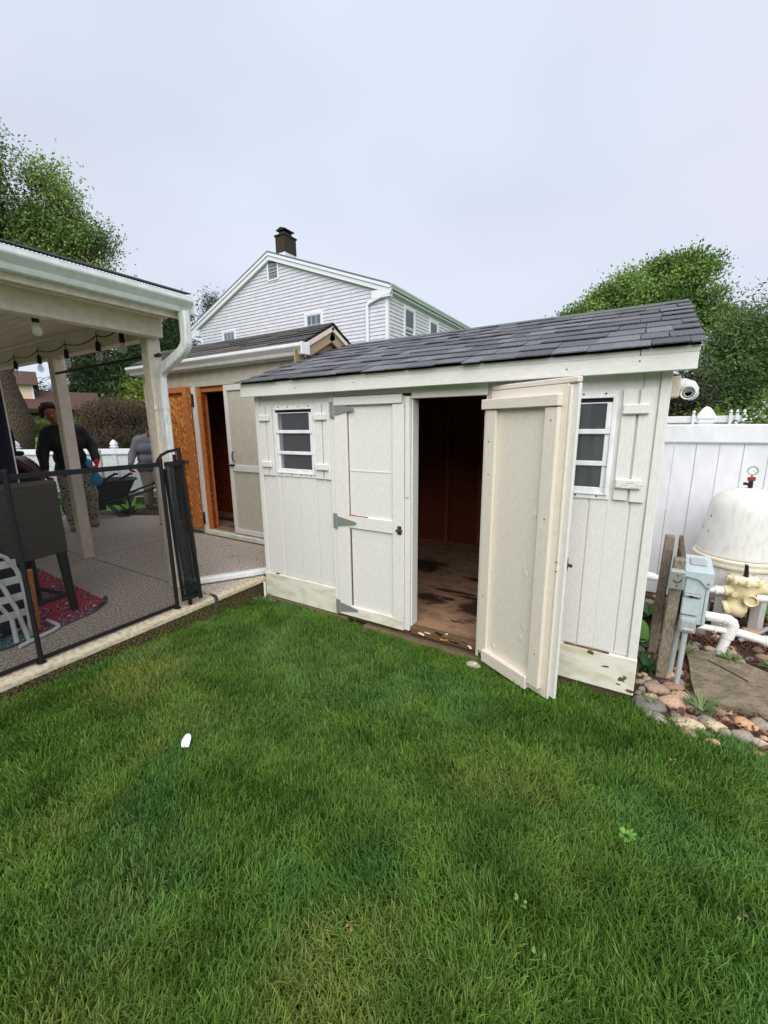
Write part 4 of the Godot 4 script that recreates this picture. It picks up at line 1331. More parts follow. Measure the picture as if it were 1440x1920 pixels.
func build_fences() -> void:
	# tall white vinyl fence behind the filter
	var s := thing("vinyl_fence", "tall white vinyl board fence with one pointed post cap behind the pool filter", "fence", V(1.4, 0, -4.5))
	var Z := -4.5
	for k in 22:
		var x := -.36 + k * .16
		part(s, "fence_board", bx(V(x + .0015, .1, Z - .022), V(x + .1585, 1.45, Z), .004), M.vinyl)
	part(s, "top_rail", bx(V(-.36, 1.432, Z - .05), V(3.16, 1.586, Z + .028), .008), M.vinyl)
	part(s, "bottom_rail", bx(V(-.36, .02, Z - .05), V(3.16, .16, Z + .028), .008), M.vinyl)
	part(s, "rail_lip", bx(V(-.36, 1.424, Z - .04), V(3.16, 1.4315, Z + .014), .002), M.vinyl)
	for x in [.487, 2.4]:
		var p := part(s, "post", bx(V(x - .055, 0, Z - .17), V(x + .055, 1.6, Z - .055), .006), M.vinyl)
		var b := MB.new()
		b.box(V(x - .065, 1.601, Z - .178), V(x + .065, 1.612, Z - .048), .002)
		var c := V(x, 1.612, Z - .113)
		var rows := [[.052, 0.0], [.052, .02], [.066, .026], [.066, .036], [.056, .062], [.04, .092], [.02, .118], [.001, .128]]
		for i in rows.size() - 1:
			for j in 4:
				var sg := [Vector2(-1, -1), Vector2(1, -1), Vector2(1, 1), Vector2(-1, 1)]
				var u: Vector2 = sg[j]
				var v: Vector2 = sg[(j + 1) % 4]
				b.quad(c + V(u.x * rows[i][0], rows[i][1], u.y * rows[i][0]), c + V(v.x * rows[i][0], rows[i][1], v.y * rows[i][0]), c + V(v.x * rows[i + 1][0], rows[i + 1][1], v.y * rows[i + 1][0]), c + V(u.x * rows[i + 1][0], rows[i + 1][1], u.y * rows[i + 1][0]), V(u.x + v.x, .6, u.y + v.y))
		part(p, "post_cap", b, M.vinyl)
	# lower fence of the next garden, its finials show above
	s = Node3D.new()
	s.position = V(.4, 0, -9.0)
	put(s, self, "picket_fence")
	tag(s, "white fence with small round finials showing above the tall vinyl fence", "fence")
	for k in 20:
		var o := MeshInstance3D.new()
		o.mesh = bx(V(-1.5 + k * .16 + .0015, .05, -.02), V(-1.5 + k * .16 + .1585, 1.62, 0), .004).mesh(M.vinyl)
		put(o, s, "fence_board")
	var r := MeshInstance3D.new()
	r.mesh = bx(V(-1.5, 1.60, -.05), V(1.7, 1.715, .03), .006).mesh(M.vinyl)
	put(r, s, "top_rail")
	for x in [-.7, .375, .875, .96, 1.05, 1.55]:
		var b := MB.new()
		b.box(V(x - .022, 1.2, .032), V(x + .022, 1.735, .07), .003)
		b.lathe([Vector2(.024, 1.735), Vector2(.024, 1.745), Vector2(.013, 1.75), Vector2(.013, 1.757), Vector2(.026, 1.768), Vector2(.027, 1.78), Vector2(.018, 1.797), Vector2(.006, 1.81), Vector2(.001, 1.813)], 12, Transform3D(Basis(), V(x, 0, .05)))
		var o := MeshInstance3D.new()
		o.mesh = b.mesh(M.vinyl)
		put(o, s, "finial_picket")
	s.rotation.y = deg_to_rad(3.0)
	# fence at the back of the garden and the chain link in front of it
	var bd := Basis(V(.854, 0, -.52), Vector3.UP, V(.52, 0, .854))
	s = Node3D.new()
	put(s, self, "vinyl_fence")
	tag(s, "low white vinyl fence with a pointed post cap behind the two workmen", "fence")
	for k in 44:
		var o := MeshInstance3D.new()
		o.mesh = bx(V(-3.2 + k * .16 + .0015, .04, -.02), V(-3.2 + k * .16 + .1585, .98, 0), .004).mesh(M.vinyl)
		put(o, s, "fence_board")
	for q in [["top_rail", .965, 1.11], ["bottom_rail", 0.0, .1]]:
		var o := MeshInstance3D.new()
		o.mesh = bx(V(-3.2, q[1], -.045), V(3.84, q[2], .03), .006).mesh(M.vinyl)
		put(o, s, q[0])
	for x in [-2.4, 0.0, 2.4]:
		var o := MeshInstance3D.new()
		o.mesh = bx(V(x - .055, 0, -.07), V(x + .055, 1.14, .045), .006).mesh(M.vinyl)
		put(o, s, "post")
		var b := MB.new()
		finial(b, V(x, 1.141, -.012), .125, .19)
		var c := MeshInstance3D.new()
		c.mesh = b.mesh(M.vinyl)
		put(c, o, "post_cap")
	s.transform = Transform3D(bd, V(-10.92, 0, -5.30))
	s = Node3D.new()
	put(s, self, "chain_link_fence")
	tag(s, "grey chain link fence standing just in front of the low white fence", "fence")
	for x in [-2.0, 0.0, 2.1]:
		var b := MB.new()
		b.tube([V(x, 0, 0), V(x, 1.12, 0)], .03, 10)
		b.lathe([Vector2(.034, 1.1), Vector2(.034, 1.13), Vector2(.02, 1.15), Vector2(.001, 1.16)], 10, Transform3D(Basis(), V(x, 0, 0)))
		var o := MeshInstance3D.new()
		o.mesh = b.mesh(M.conduit)
		put(o, s, "post")
	var b := MB.new()
	b.tube([V(-2.6, 1.05, 0), V(2.8, 1.05, 0)], .02, 8)
	b.tube([V(-2.6, .12, 0), V(2.8, .12, 0)], .014, 8)
	var o := MeshInstance3D.new()
	o.mesh = b.mesh(M.conduit)
	put(o, s, "rail")
	b = MB.new()
	for k in 92:
		var x := -3.2 + k * .066
		for d in [-.93, .93]:
			var x0: float = clampf(x if d > 0 else x + .93, -2.6, 2.8)
			var x1: float = clampf(x + d if d > 0 else x, -2.6, 2.8)
			if x1 - x0 != 0.0:
				var ya: float = 1.04 - absf(x0 - (x if d > 0 else x + .93))
				b.tube([V(x0, ya, .002 * d), V(x1, ya - absf(x1 - x0), .002 * d)], .005, 3, false)
	o = MeshInstance3D.new()
	o.mesh = b.mesh(M.conduit)
	put(o, s, "wire_mesh")
	o.set_meta("kind", "stuff")
	s.transform = Transform3D(bd, V(-9.9, 0, -4.5))

# ---------------------------------------------------------------- trees and shrubs
func leaf_clump(n: int, size: float, spread: float, narrow: float, droop := 0.0) -> MB:
	var b := MB.new()
	for k in n:
		var c := V(rng.randfn(0, 1), rng.randfn(0, .8) - droop * rng.randf(), rng.randfn(0, 1)) * spread * .5
		var d := V(rng.randfn(0, 1), rng.randfn(-.25 - droop, .7), rng.randfn(0, 1)).normalized()
		var u := d.cross(V(rng.randfn(0, 1), rng.randfn(0, 1), rng.randfn(0, 1))).normalized()
		var s := size * rng.randf_range(.7, 1.35)
		var g := rng.randf_range(.78, 1.22)
		b.col = Color(g, g, g * rng.randf_range(.85, 1.1))
		var w := u * s * narrow
		var nn := (d.cross(u)).normalized()
		var fold := nn * s * .12
		b.tri(c - d * s * .5, c + w * .5 + fold, c + d * s * .5, nn)
		b.tri(c - d * s * .5, c + d * s * .5, c - w * .5 + fold, nn)
	return b

func foliage(par: Node3D, called: String, m: Mesh, xf: Array, cols: Array) -> MultiMeshInstance3D:
	var mm := MultiMesh.new()
	mm.transform_format = MultiMesh.TRANSFORM_3D
	mm.use_colors = true
	mm.mesh = m
	mm.instance_count = xf.size()
	for i in xf.size():
		mm.set_instance_transform(i, xf[i])
		mm.set_instance_color(i, cols[i])
	var o := MultiMeshInstance3D.new()
	o.multimesh = mm
	if par == self:
		put(o, self, called)
	else:
		o.position = -org(par)
		put(o, par, called)
	return o

func leaf_mat(back := 0.5, rough := 0.55) -> StandardMaterial3D:
	var m := StandardMaterial3D.new()
	m.vertex_color_use_as_albedo = true
	m.roughness = rough
	m.metallic_specular = 0.35
	m.cull_mode = BaseMaterial3D.CULL_DISABLED
	m.backlight_enabled = true
	m.backlight = Color(back, back, back * .8)
	return m

var LM: StandardMaterial3D

# lobes: [centre, radii, clumps]; c0..c1: darkest and lightest leaf colour
func tree(called: String, label: String, cat: String, base: Vector3, trunk_r: float, lobes: Array, clump: MB, c0: Color, c1: Color, group := "", hollow := .45, bark: Material = null) -> Node3D:
	var s := thing(called, label, cat, base, group)
	var top: Vector3 = base
	for l in lobes:
		if l[0].y > top.y: top = l[0]
	var fork := base.lerp(V(lobes[0][0].x, top.y, lobes[0][0].z), .38)
	var b := MB.new()
	var wob := V(rng.randfn(0, .02), 0, rng.randfn(0, .02)) * (top.y - base.y)
	b.tube([base - V(0, .1, 0), base + V(0, trunk_r * .5, 0), base.lerp(fork, .25) + wob, base.lerp(fork, .6) - wob * .5, fork], [trunk_r * 1.5, trunk_r * 1.15, trunk_r * .95, trunk_r * .85, trunk_r * .7], 12)
	var tr := part(s, "trunk", b, bark if bark else M.bark)
	b = MB.new()
	for l in lobes:
		for k in (1 if lobes.size() > 20 else 3):
			var e: Vector3 = l[0] + V(rng.randfn(0, .35) * l[1].x, rng.randf_range(-.1, .7) * l[1].y, rng.randfn(0, .35) * l[1].z)
			var m1 := fork.lerp(e, .45) + V(rng.randfn(0, .08), .12, rng.randfn(0, .08)) * fork.distance_to(e)
			b.tube([fork.lerp(base, .12 * k), m1, e], [trunk_r * .26, trunk_r * .13, trunk_r * .03], 7)
	part(tr, "limbs", b, bark if bark else M.bark)
	var xf := []
	var cols := []
	for l in lobes:
		for k in int(l[2]):
			var d := V(rng.randfn(0, 1), rng.randfn(0, 1), rng.randfn(0, 1)).normalized()
			var r := pow(rng.randf(), .5)
			r = maxf(r, hollow * rng.randf())
			var rag := 1.0 + .28 * lump.get_noise_3d(d.x * 2.2 + l[0].x, d.y * 2.2 + l[0].y, d.z * 2.2 + l[0].z)
			var p: Vector3 = l[0] + d * l[1] * r * rag
			if lump.get_noise_3d(p.x * 2.4, p.y * 2.4, p.z * 2.4) < (-.22 if lobes.size() < 20 else -.6): continue
			var q := Basis.from_euler(V(rng.randfn(0, .35), rng.randf() * TAU, rng.randfn(0, .35))).scaled(Vector3.ONE * rng.randf_range(.75, 1.3))
			xf.append(Transform3D(q, p))
			var t := clampf(.5 + .9 * lump.get_noise_3d(p.x * 1.1 + 50.0, p.y * 1.1, p.z * 1.1) + rng.randfn(0, .16), 0, 1)
			cols.append(c0.lerp(c1, t))
	var cr := foliage(s, "crown", clump.mesh(LM), xf, cols)
	cr.set_meta("kind", "stuff")
	return s

func build_trees() -> void:
	rng.seed = 501
	LM = leaf_mat()
	M.bark = mat(C8(96, 84, 72), .95, noise_tex(0.03, 81, Color(.5, .5, .45), Color(1, 1, 1)), V(3, .6, 3), TN.nmid, 1.0)
	var broad := leaf_clump(26, .15, .62, .55)
	# locust left, above the patio roof
	var lob := []
	for q in [[-15.8, 7.7, -4.6, 1.3, 1.4, 1.1, 24], [-15.2, 8.8, -5.0, .95, .7, .8, 11], [-14.8, 7.1, -6.2, .85, 1.0, .85, 15], [-14.5, 8.0, -6.45, .5, .6, .5, 6], [-14.7, 6.0, -6.2, 1.0, .75, .95, 15], [-14.2, 5.75, -7.3, .8, .35, .7, 8], [-16.2, 5.2, -4.2, 1.4, 1.3, 1.3, 9], [-15.3, 6.3, -5.1, 1.2, 1.2, 1.2, 20], [-16.3, 8.6, -3.8, 1.3, 1.3, 1.3, 18], [-14.3, 6.8, -7.0, .5, .5, .55, 7]]:
		for k in q[6]:
			var d := V(rng.randfn(0, 1), rng.randfn(0, 1), rng.randfn(0, 1)).normalized() * pow(rng.randf(), .4)
			var s := rng.randf_range(.22, .42)
			lob.append([V(q[0], q[1], q[2]) + d * V(q[3], q[4], q[5]), V(s * 1.2, s * .7, s * 1.2), 26])
	lob.push_front([V(-15.4, 7.0, -5.0), V(.5, .5, .5), 20])
	tree("locust_tree", "tall leafy green tree with a thick trunk rising above the patio roof", "tree", V(-15.3, .9, -4.75), .42, lob, leaf_clump(34, .07, .42, .5), Color(.075, .14, .04), Color(.33, .45, .14), "", .3)
	var spray := leaf_clump(40, .5, 1.5, .11, .55)
	# trees: foot, height, width, label
	for q in [[V(-53.5, 1.2, -25.0), 11.5, 3.2, "dark spruce left of the left patio post, above the brown roof"], [V(-50.5, 1.2, -28.3), 12.6, 3.4, "dark spruce seen between the two patio posts"], [V(-47.6, 1.2, -32.0), 15.2, 2.3, "tall dark spruce just behind the patio downspout"], [V(-56.5, 1.2, -19.6), 5.6, 1.3, "small dark spruce over the brown roof at far left"], [V(-45.4, 1.2, -35.3), 16.6, .9, "thin spruce top beside the white house gable"]]:
		var lo := []
		var n := 9
		for i in n:
			var t := float(i) / (n - 1)
			lo.append([q[0] + V(rng.randfn(0, .5), lerpf(1.6, q[1] - 1.6, t), rng.randfn(0, .5)), V(lerpf(q[2], .4, t * t), (q[1] / n) * .62, lerpf(q[2], .4, t * t)), int(lerpf(300, 36, t) * (q[2] + 1.0) / 4.0)])
		tree("spruce_tree", q[3], "tree", q[0], .35, lo, spray, Color(.014, .034, .016), Color(.075, .125, .05), "spruces behind the gardens", .3)
	# purple brown dome of a cut-leaf maple
	var lace := leaf_clump(64, .055, .26, .28, .5)
	var dome := []
	for k in 26:
		var a := TAU * k / 26.0 * 2.0
		var r: float = [.84, .46][k % 2]
		dome.append([V(-12.75 + cos(a) * r * .9, 1.28 + (.60 if k % 2 else .0) + rng.randfn(0, .05), -6.5 + sin(a) * r * 1.12), V(.36, .26, .38), 95])
	dome.append([V(-12.75, 2.10, -6.5), V(.5, .26, .55), 160])
	dome.append([V(-12.75, 1.5, -6.5), V(.85, .5, .95), 300])
	tree("japanese_maple", "rounded purple brown cut-leaf maple behind the low white fence", "tree", V(-12.75, .05, -6.55), .07, dome, lace, Color(.030, .030, .018), Color(.145, .100, .066), "", .3)
	tree("lime_shrub", "lime green shrub peeping over the maple beside the right patio post", "shrub", V(-15.6, .3, -8.9), .06, [[V(-15.6, 1.9, -8.9), V(1.0, 1.3, 1.2), 260]], broad, Color(.11, .17, .02), Color(.28, .36, .06))
	# right of the shed
	lob = []
	for q in [[1.0, 7.6, -25.2, 1.3, 1.5, 1.3, 21], [.0, 6.3, -24.8, 1.7, 1.2, 1.4, 17], [-1.4, 7.15, -25.2, 1.3, 1.25, 1.3, 19], [-3.2, 6.2, -24.8, 1.25, 1.2, 1.2, 16], [-2.2, 5.3, -24.5, 1.9, .9, 1.3, 11], [-4.0, 5.3, -24.6, .9, .9, .8, 9], [-2.6, 7.5, -25.4, .55, .75, .6, 6], [.6, 8.5, -25.6, .9, .5, .8, 8], [1.8, 6.6, -25.0, .8, 1.0, .9, 9]]:
		for k in q[6]:
			var d := V(rng.randfn(0, 1), rng.randfn(0, 1), rng.randfn(0, 1)).normalized() * pow(rng.randf(), .4)
			var s := rng.randf_range(.38, .65)
			lob.append([V(q[0], q[1], q[2]) + d * V(q[3], q[4], q[5]), V(s * 1.1, s * .75, s * 1.1), 34])
	lob.push_front([V(-.9, 6.0, -25.0), V(.6, .6, .6), 30])
	tree("maple_tree", "dense bright green maple crown rising over the right end of the shed roof", "tree", V(-.9, .9, -25.2), .35, lob, leaf_clump(34, .12, .6, .6), Color(.055, .115, .03), Color(.28, .43, .11), "", .4)
	tree("dark_tree", "large dark green tree filling the gap right of the shed roof", "tree", V(3.3, .4, -18.0), .3, [
		[V(3.1, 3.4, -17.8), V(1.9, 1.9, 1.8), 900], [V(2.5, 4.15, -17.8), V(.9, .6, .9), 200], [V(1.9, 2.2, -17.2), V(1.1, 1.2, 1.2), 520], [V(4.1, 4.35, -18.2), V(1.5, .75, 1.3), 420], [V(4.6, 3.0, -18.0), V(1.5, 1.6, 1.5), 420], [V(3.2, 1.6, -16.8), V(1.7, 1.2, 1.2), 420]], leaf_clump(40, .10, .6, .35, .3), Color(.028, .068, .026), Color(.19, .29, .09))
	tree("dark_shrub", "dark brownish shrub directly behind the pipe at the shed corner", "shrub", V(.75, .1, -12.2), .08, [[V(.72, 1.75, -12.2), V(.62, 1.0, .7), 420], [V(1.05, 1.4, -12.0), V(.5, .7, .5), 160], [V(.3, 1.6, -12.3), V(.5, .9, .5), 160]], leaf_clump(26, .10, .42, .4), Color(.018, .022, .012), Color(.06, .06, .035))
	tree("gold_shrub", "low yellow green shrub behind the pointed post cap", "shrub", V(1.08, .0, -9.7), .03, [[V(1.08, 1.5, -9.7), V(.36, .34, .32), 150]], leaf_clump(24, .07, .26, .35), Color(.07, .12, .02), Color(.22, .30, .05))
	var ws := tree("flowering_shrub", "bright green shrub with white flowers at the right edge above the fence", "shrub", V(1.62, 0, -7.6), .04, [[V(1.66, 1.45, -7.6), V(.36, .52, .36), 420], [V(1.85, 1.6, -7.6), V(.4, .5, .4), 200]], leaf_clump(22, .06, .2, .5), Color(.06, .12, .03), Color(.2, .32, .07))
	var fl := leaf_clump(7, .035, .05, .9)
	var xf := []
	var cols := []
	for k in 160:
		var d := V(rng.randfn(-.4, 1), rng.randfn(-.25, .7), absf(rng.randfn(0, 1))).normalized()
		xf.append(Transform3D(Basis.from_euler(V(rng.randf() * 6, rng.randf() * 6, 0)), V(1.66, 1.45, -7.6) + d * V(.37, .53, .37) * rng.randf_range(.9, 1.08)))
		cols.append(Color(.75, .76, .7))
	foliage(ws, "blossom", fl.mesh(LM), xf, cols).set_meta("kind", "stuff")
	# clipped hedge and lawn by the brown house
	xf = []
	cols = []
	var hb := Basis(V(.36, 0, -.933), Vector3.UP, V(.933, 0, .36))
	for k in 1500:
		var p := V(rng.randf_range(-4, 4), rng.randf_range(0, .62), rng.randf_range(-.5, .5))
		xf.append(Transform3D(hb * Basis.from_euler(V(0, rng.randf() * 6, 0)), hb * p + V(-28.4, 1.35, -9.6)))
		cols.append(Color(.03, .06, .015).lerp(Color(.13, .2, .04), clampf(p.y * 1.5 + rng.randfn(0, .1), 0, 1)))
	var hg := thing("clipped_hedge", "long low clipped green hedge in front of the brown house", "hedge", V(-28.4, 1.2, -9.6))
	foliage(hg, "foliage", leaf_clump(20, .1, .4, .5).mesh(LM), xf, cols).set_meta("kind", "stuff")

func build_behind() -> void:
	var s := Node3D.new()
	put(s, self, "vinyl_fence")
	tag(s, "white vinyl fence seen only as a reflection in the right shed window", "fence")
	for k in 40:
		var o := MeshInstance3D.new()
		o.mesh = bx(V(-3.2 + k * .16 + .0015, .04, -.02), V(-3.2 + k * .16 + .1585, 1.6, 0), .004).mesh(M.vinyl)
		put(o, s, "fence_board")
	for q in [["top_rail", 1.5, 1.7], ["bottom_rail", 0.0, .14]]:
		var o := MeshInstance3D.new()
		o.mesh = bx(V(-3.2, q[1], -.045), V(3.2, q[2], .03), .006).mesh(M.vinyl)
		put(o, s, q[0])
	for x in [-1.2, 1.2]:
		var o := MeshInstance3D.new()
		o.mesh = bx(V(x - .06, 0, -.07), V(x + .06, 1.76, .05), .006).mesh(M.vinyl)
		put(o, s, "post")
	s.transform = Transform3D(Basis(Vector3.UP, .2), V(2.1, -.2, 7.5))
	var h := thing("tan_house", "tan sided house wall beyond the patio, outside the picture, dark in the shed window reflections", "house", V(-8.2, 0, 5))
	part(h, "wall", bx(V(-8.5, 0, -.6), V(-8.2, 2.5, 12)), M.darkwood)
	part(h, "roof", bx(V(-9.5, 2.5, -.9), V(-7.7, 2.62, 12)), M.dark)
	tree("garden_tree", "dark leafy tree seen only as a reflection in the shed windows", "tree", V(0, 0, 9.5), .2, [[V(-1.5, 3.4, 9.5), V(2.6, 1.9, 1.6), 620], [V(2.2, 3.2, 9.5), V(2.2, 1.7, 1.6), 520], [V(-4.6, 3.0, 9.0), V(2.2, 2.2, 1.6), 520], [V(5.5, 2.6, 9.5), V(2.2, 1.9, 1.6), 420]], leaf_clump(26, .2, .8, .55), Color(.02, .05, .014), Color(.10, .17, .045))

# ---------------------------------------------------------------- things on the patio
func rug_image(red: bool) -> Image:
	var w := 288
	var im := Image.create(w, w, false, Image.FORMAT_RGB8)
	var f := FastNoiseLite.new()
	f.frequency = 0.035
	f.seed = 4
	var f2 := FastNoiseLite.new()
	f2.frequency = 0.06
	f2.seed = 14
	for y in w:
		for x in w:
			var c: Color
			if red:
				var u := fposmod(x, 96.0) - 48.0
				var v := fposmod(y + (48 if (x / 96) % 2 == 1 else 0), 96.0) - 48.0
				var sw := Vector2(u, v + u * .35).length() + 5.0 * f.get_noise_2d(x * 1.4, y * 1.4)
				c = C8(208, 72, 76)
				if sw < 40.0: c = C8(58, 44, 84)
				if sw < 35.0 and sw > 31.0: c = C8(210, 170, 170)
				if sw < 27.0: c = C8(200, 66, 72)
				if sw < 20.0 and fposmod(sw + atan2(v, u) * 5.0, 7.0) < 3.0: c = C8(52, 40, 78)
				if sw < 8.0: c = C8(196, 180, 190)
				if sw >= 40.0 and absf(f2.get_noise_2d(x * 1.6, y * 1.6)) < .07: c = C8(64, 46, 84)
				if y > 236 or x < 40 or x > 250:
					c = C8(48, 40, 74)
					var k := absf(sin(x * .16) * 12.0 + sin(y * .19) * 12.0)
					if fposmod(k, 6.0) < 2.2: c = C8(196, 150, 156)
					if fposmod(k + 2.0, 13.0) < 1.6: c = C8(206, 84, 88)
			else:
				var k := fposmod(y * 1.0 + absf(fposmod(x, 150.0) - 75.0) * .55, 44.0)
				c = C8(206, 212, 214) if k < 21.0 else C8(26, 62, 82)
				if x < 110:
					c = C8(36, 80, 100)
					if absf(f.get_noise_2d(x * 2.2, y * 2.2)) < .09: c = C8(190, 208, 212)
			im.set_pixel(x, y, c)
	return im

func build_patio_things() -> void:
	rng.seed = 33
	var b := MB.new()
	# mesh safety fence
	var s := thing("pool_fence", "black see-through mesh safety fence on thin poles along the patio edge", "mesh fence", V(-2.99, .2, 0))
	var X := -2.99
	for k in 5:
		var z0 := -1.756 + k * .891
		b = MB.new()
		b.box(V(X - .001, .235, z0 + .016), V(X + .001, 1.325, z0 + .875), .0)
		part(s, "mesh_panel", b, M.net)
		b = MB.new()
		b.box(V(X - .004, 1.32, z0 + .014), V(X + .004, 1.352, z0 + .877), .002)
		part(s, "binding", b, M.blackrough)
		b = MB.new()
		b.box(V(X - .004, .212, z0 + .014), V(X + .004, .24, z0 + .877), .002)
		part(s, "binding", b, M.blackrough)
		b = MB.new()
		b.tube([V(X, .18, z0), V(X, 1.372, z0)], .0145, 12)
		b.lathe([Vector2(.0155, 1.365), Vector2(.0155, 1.38), Vector2(.001, 1.384)], 12, Transform3D(Basis(), V(X, 0, z0)))
		b.lathe([Vector2(.001, .205), Vector2(.026, .203), Vector2(.026, .2)], 12, Transform3D(Basis(), V(X, 0, z0)))
		part(s, "pole", b, M.blackrough)
	# the rolled up section at its end
	s = thing("rolled_mesh", "gathered black mesh bundle standing at the end of the safety fence", "mesh roll", V(-2.95, .2, -1.86))
	for lay in 3:
		var rows := []
		for i in 23:
			var t := i / 22.0
			var row := PackedVector3Array()
			for j in 40:
				var a := TAU * j / 40.0
				var r := (.062 - .015 * lay) * (1.0 + .16 * sin(a * 5.0 + lay * 2.0 + t * 2.4) + .1 * sin(a * 9.0 + t * 4.0 + lay))
				r *= lerpf(.86, 1.05, t)
				row.append(V(-2.955 + cos(a) * r * .62 + .012 * sin(t * 5.0 + lay), lerpf(.262, 1.335, t) + .006 * sin(a * 3.0), -1.862 + sin(a) * r * 1.18 - .035 * t))
			rows.append(row)
		b = MB.new()
		b.grid(rows, true)
		part(s, "mesh_fold", b, M.netfold)
	for q in [[.262, .285], [.345, .36], [1.32, 1.35]]:
		b = MB.new()
		var rows := []
		for y in [q[0], q[1]]:
			var row := PackedVector3Array()
			for j in 28:
				var a := TAU * j / 28.0
				row.append(V(-2.955 + cos(a) * .046, y, -1.865 - (.03 if y > 1.0 else 0.0) + sin(a) * .08))
			rows.append(row)
		b.grid(rows, true)
		part(s, "binding", b, M.blackrough)
	for q in [[V(-2.93, .235, -1.925), V(-2.93, 1.452, -1.925), .0155], [V(-2.965, .2, -1.85), V(-2.965, .40, -1.85), .015], [V(-2.97, .25, -1.80), V(-2.97, 1.30, -1.82), .012], [V(-2.955, .9, -1.88), V(-2.955, 1.40, -1.9), .013]]:
		b = MB.new()
		b.tube([q[0], q[1]], q[2], 10)
		part(s, "pole", b, M.blackrough)
	b = MB.new()
	b.tube([V(-2.99, 1.335, -1.775), V(-2.985, 1.37, -1.785), V(-2.97, 1.405, -1.81), V(-2.95, 1.427, -1.85), V(-2.935, 1.435, -1.905), V(-2.93, 1.436, -1.925)], .011, 8)
	part(s, "strap_handle", b, M.blackrough)
	s.basis = Basis(Vector3.UP.cross(V(-.036, 1, .022).normalized()).normalized(), .042)
	# wicker bar stool
	s = Node3D.new()
	put(s, self, "bar_stool")
	tag(s, "dark woven wicker bar stool with its back to the lawn, standing on the red rug", "bar stool")
	var weave := func(o: Vector3, u: Vector3, v: Vector3, lu: float, lv: float, nm: Vector3) -> MB:
		var m := MB.new()
		var rows := []
		var nr := int(lv / .0055)
		var nc := int(lu / .014)
		for i in nr + 1:
			var row := PackedVector3Array()
			var st := int(i / 3.0)
			for j in nc + 1:
				var h := .005 * absf(sin(PI * (i % 3) / 3.0)) + .0042 * (1.0 if (j + st) % 2 == 0 else -1.0) * (0.0 if i % 3 == 0 else 1.0)
				row.append(o + u * (lu * j / nc) + v * (lv * i / nr) + nm * h)
			rows.append(row)
		m.grid(rows, false, true, nm)
		return m
	var L := func(par: Node3D, called: String, m: MB, mt: Material) -> MeshInstance3D:
		var o := MeshInstance3D.new()
		o.mesh = m.mesh(mt)
		put(o, par, called)
		return o
	for q in [[-1, -1], [1, -1], [-1, 1], [1, 1]]:
		b = MB.new()
		b.tube([V(q[0] * .218, 0, q[1] * .222), V(q[0] * .205, .52, q[1] * .205)], [.026, .036], 4, true, 1, 1, V(0, 0, 1).rotated(Vector3.UP, PI / 4))
		L.call(s, "leg", b, M.dark)
	for q in [[V(-.2, .13, -.205), V(.2, .13, -.205)], [V(-.2, .13, .205), V(.2, .13, .205)], [V(-.205, .14, -.2), V(-.205, .14, .2)], [V(.205, .14, -.2), V(.205, .14, .2)]]:
		b = MB.new()
		b.tube(q, .019, 4, true, 1, 1, Vector3.UP.rotated(V(1, 0, 0) if q[0].x == q[1].x else V(0, 0, 1), PI / 4))
		L.call(s, "stretcher", b, M.dark)
	L.call(s, "seat", bx(V(-.232, .475, -.236), V(.225, .66, .236), .012), M.wicker)
	L.call(s, "backrest", bx(V(.17, .661, -.232), V(.222, 1.005, .232), .02), M.wicker)
	L.call(s, "back_weave", weave.call(V(.231, .478, -.238), V(0, 0, 1), V(0, 1, 0), .476, .53, V(1, 0, 0)), M.wicker)
	L.call(s, "side_weave", weave.call(V(-.22, .478, -.2385), V(1, 0, 0), V(0, 1, 0), .44, .18, V(0, 0, -1)), M.wicker)
	L.call(s, "side_weave", weave.call(V(.17, .662, -.2345), V(1, 0, 0), V(0, 1, 0), .05, .34, V(0, 0, -1)), M.wicker)
	b = MB.new()
	b.tube([V(.2, 1.008, -.24), V(.2, 1.012, 0), V(.2, 1.008, .24)], .034, 10, true, 1, .4)
	L.call(s, "top_roll", b, M.wicker)
	s.transform = Transform3D(Basis(V(.982, 0, -.186), Vector3.UP, V(.186, 0, .982)), V(-3.83, .207, -1.06))
	# red rug with one curled corner
	var rows := []
	var A := V(-3.50, 0, -1.53)
	var B := V(-3.36, 0, -.86)
	var C := V(-5.15, 0, -.70)
	var D := V(-5.2, 0, -1.60)
	for i in 41:
		var row := PackedVector3Array()
		for j in 41:
			var u := j / 40.0
			var v := i / 40.0
			var p: Vector3 = A.lerp(B, v).lerp(D.lerp(C, v), u)
			var h := .207 + .004 * lump.get_noise_2d(p.x * 6.0, p.z * 6.0)
			var e := u * 1.7 + v * .45
			if e < .13:
				var a := (.13 - e) / .13 * 3.6
				p += V(-.13 * (.13 - e) * 6.0, 0, 0) + V(.03 * sin(a) * 0.9, 0, 0)
				h += .03 * (1.0 - cos(a))
			row.append(V(p.x, h, p.z))
		rows.append(row)
	b = MB.new()
	b.grid(rows, false, true, Vector3.UP)
	var rugm := image_mat(rug_image(true), .95)
	rugm.uv1_scale = V(2.2, 1.2, 1)
	solo("patterned_rug", "red and purple patterned outdoor rug with one corner curled up", "rug", b, rugm)
	rows = []
	for i in 31:
		var row := PackedVector3Array()
		for j in 21:
			var z := lerpf(-.985, 1.1, i / 30.0)
			var x := lerpf(-3.36, -3.86, j / 20.0) - .10 * (i / 30.0)
			row.append(V(x, .2125 + .003 * lump.get_noise_2d(x * 8.0, z * 8.0), z))
		rows.append(row)
	b = MB.new()
	b.grid(rows, false, true, Vector3.UP)
	rugm = image_mat(rug_image(false), .95)
	rugm.uv1_scale = V(1, 3.0, 1)
	solo("striped_rug", "blue and white chevron rug lying at the left edge behind the mesh", "rug", b, rugm)
	# folded lawn chair with webbing
	s = thing("lawn_chair", "folded aluminium lawn chair with navy and white webbing behind the mesh", "lawn chair", V(-3.41, .2, -.7))
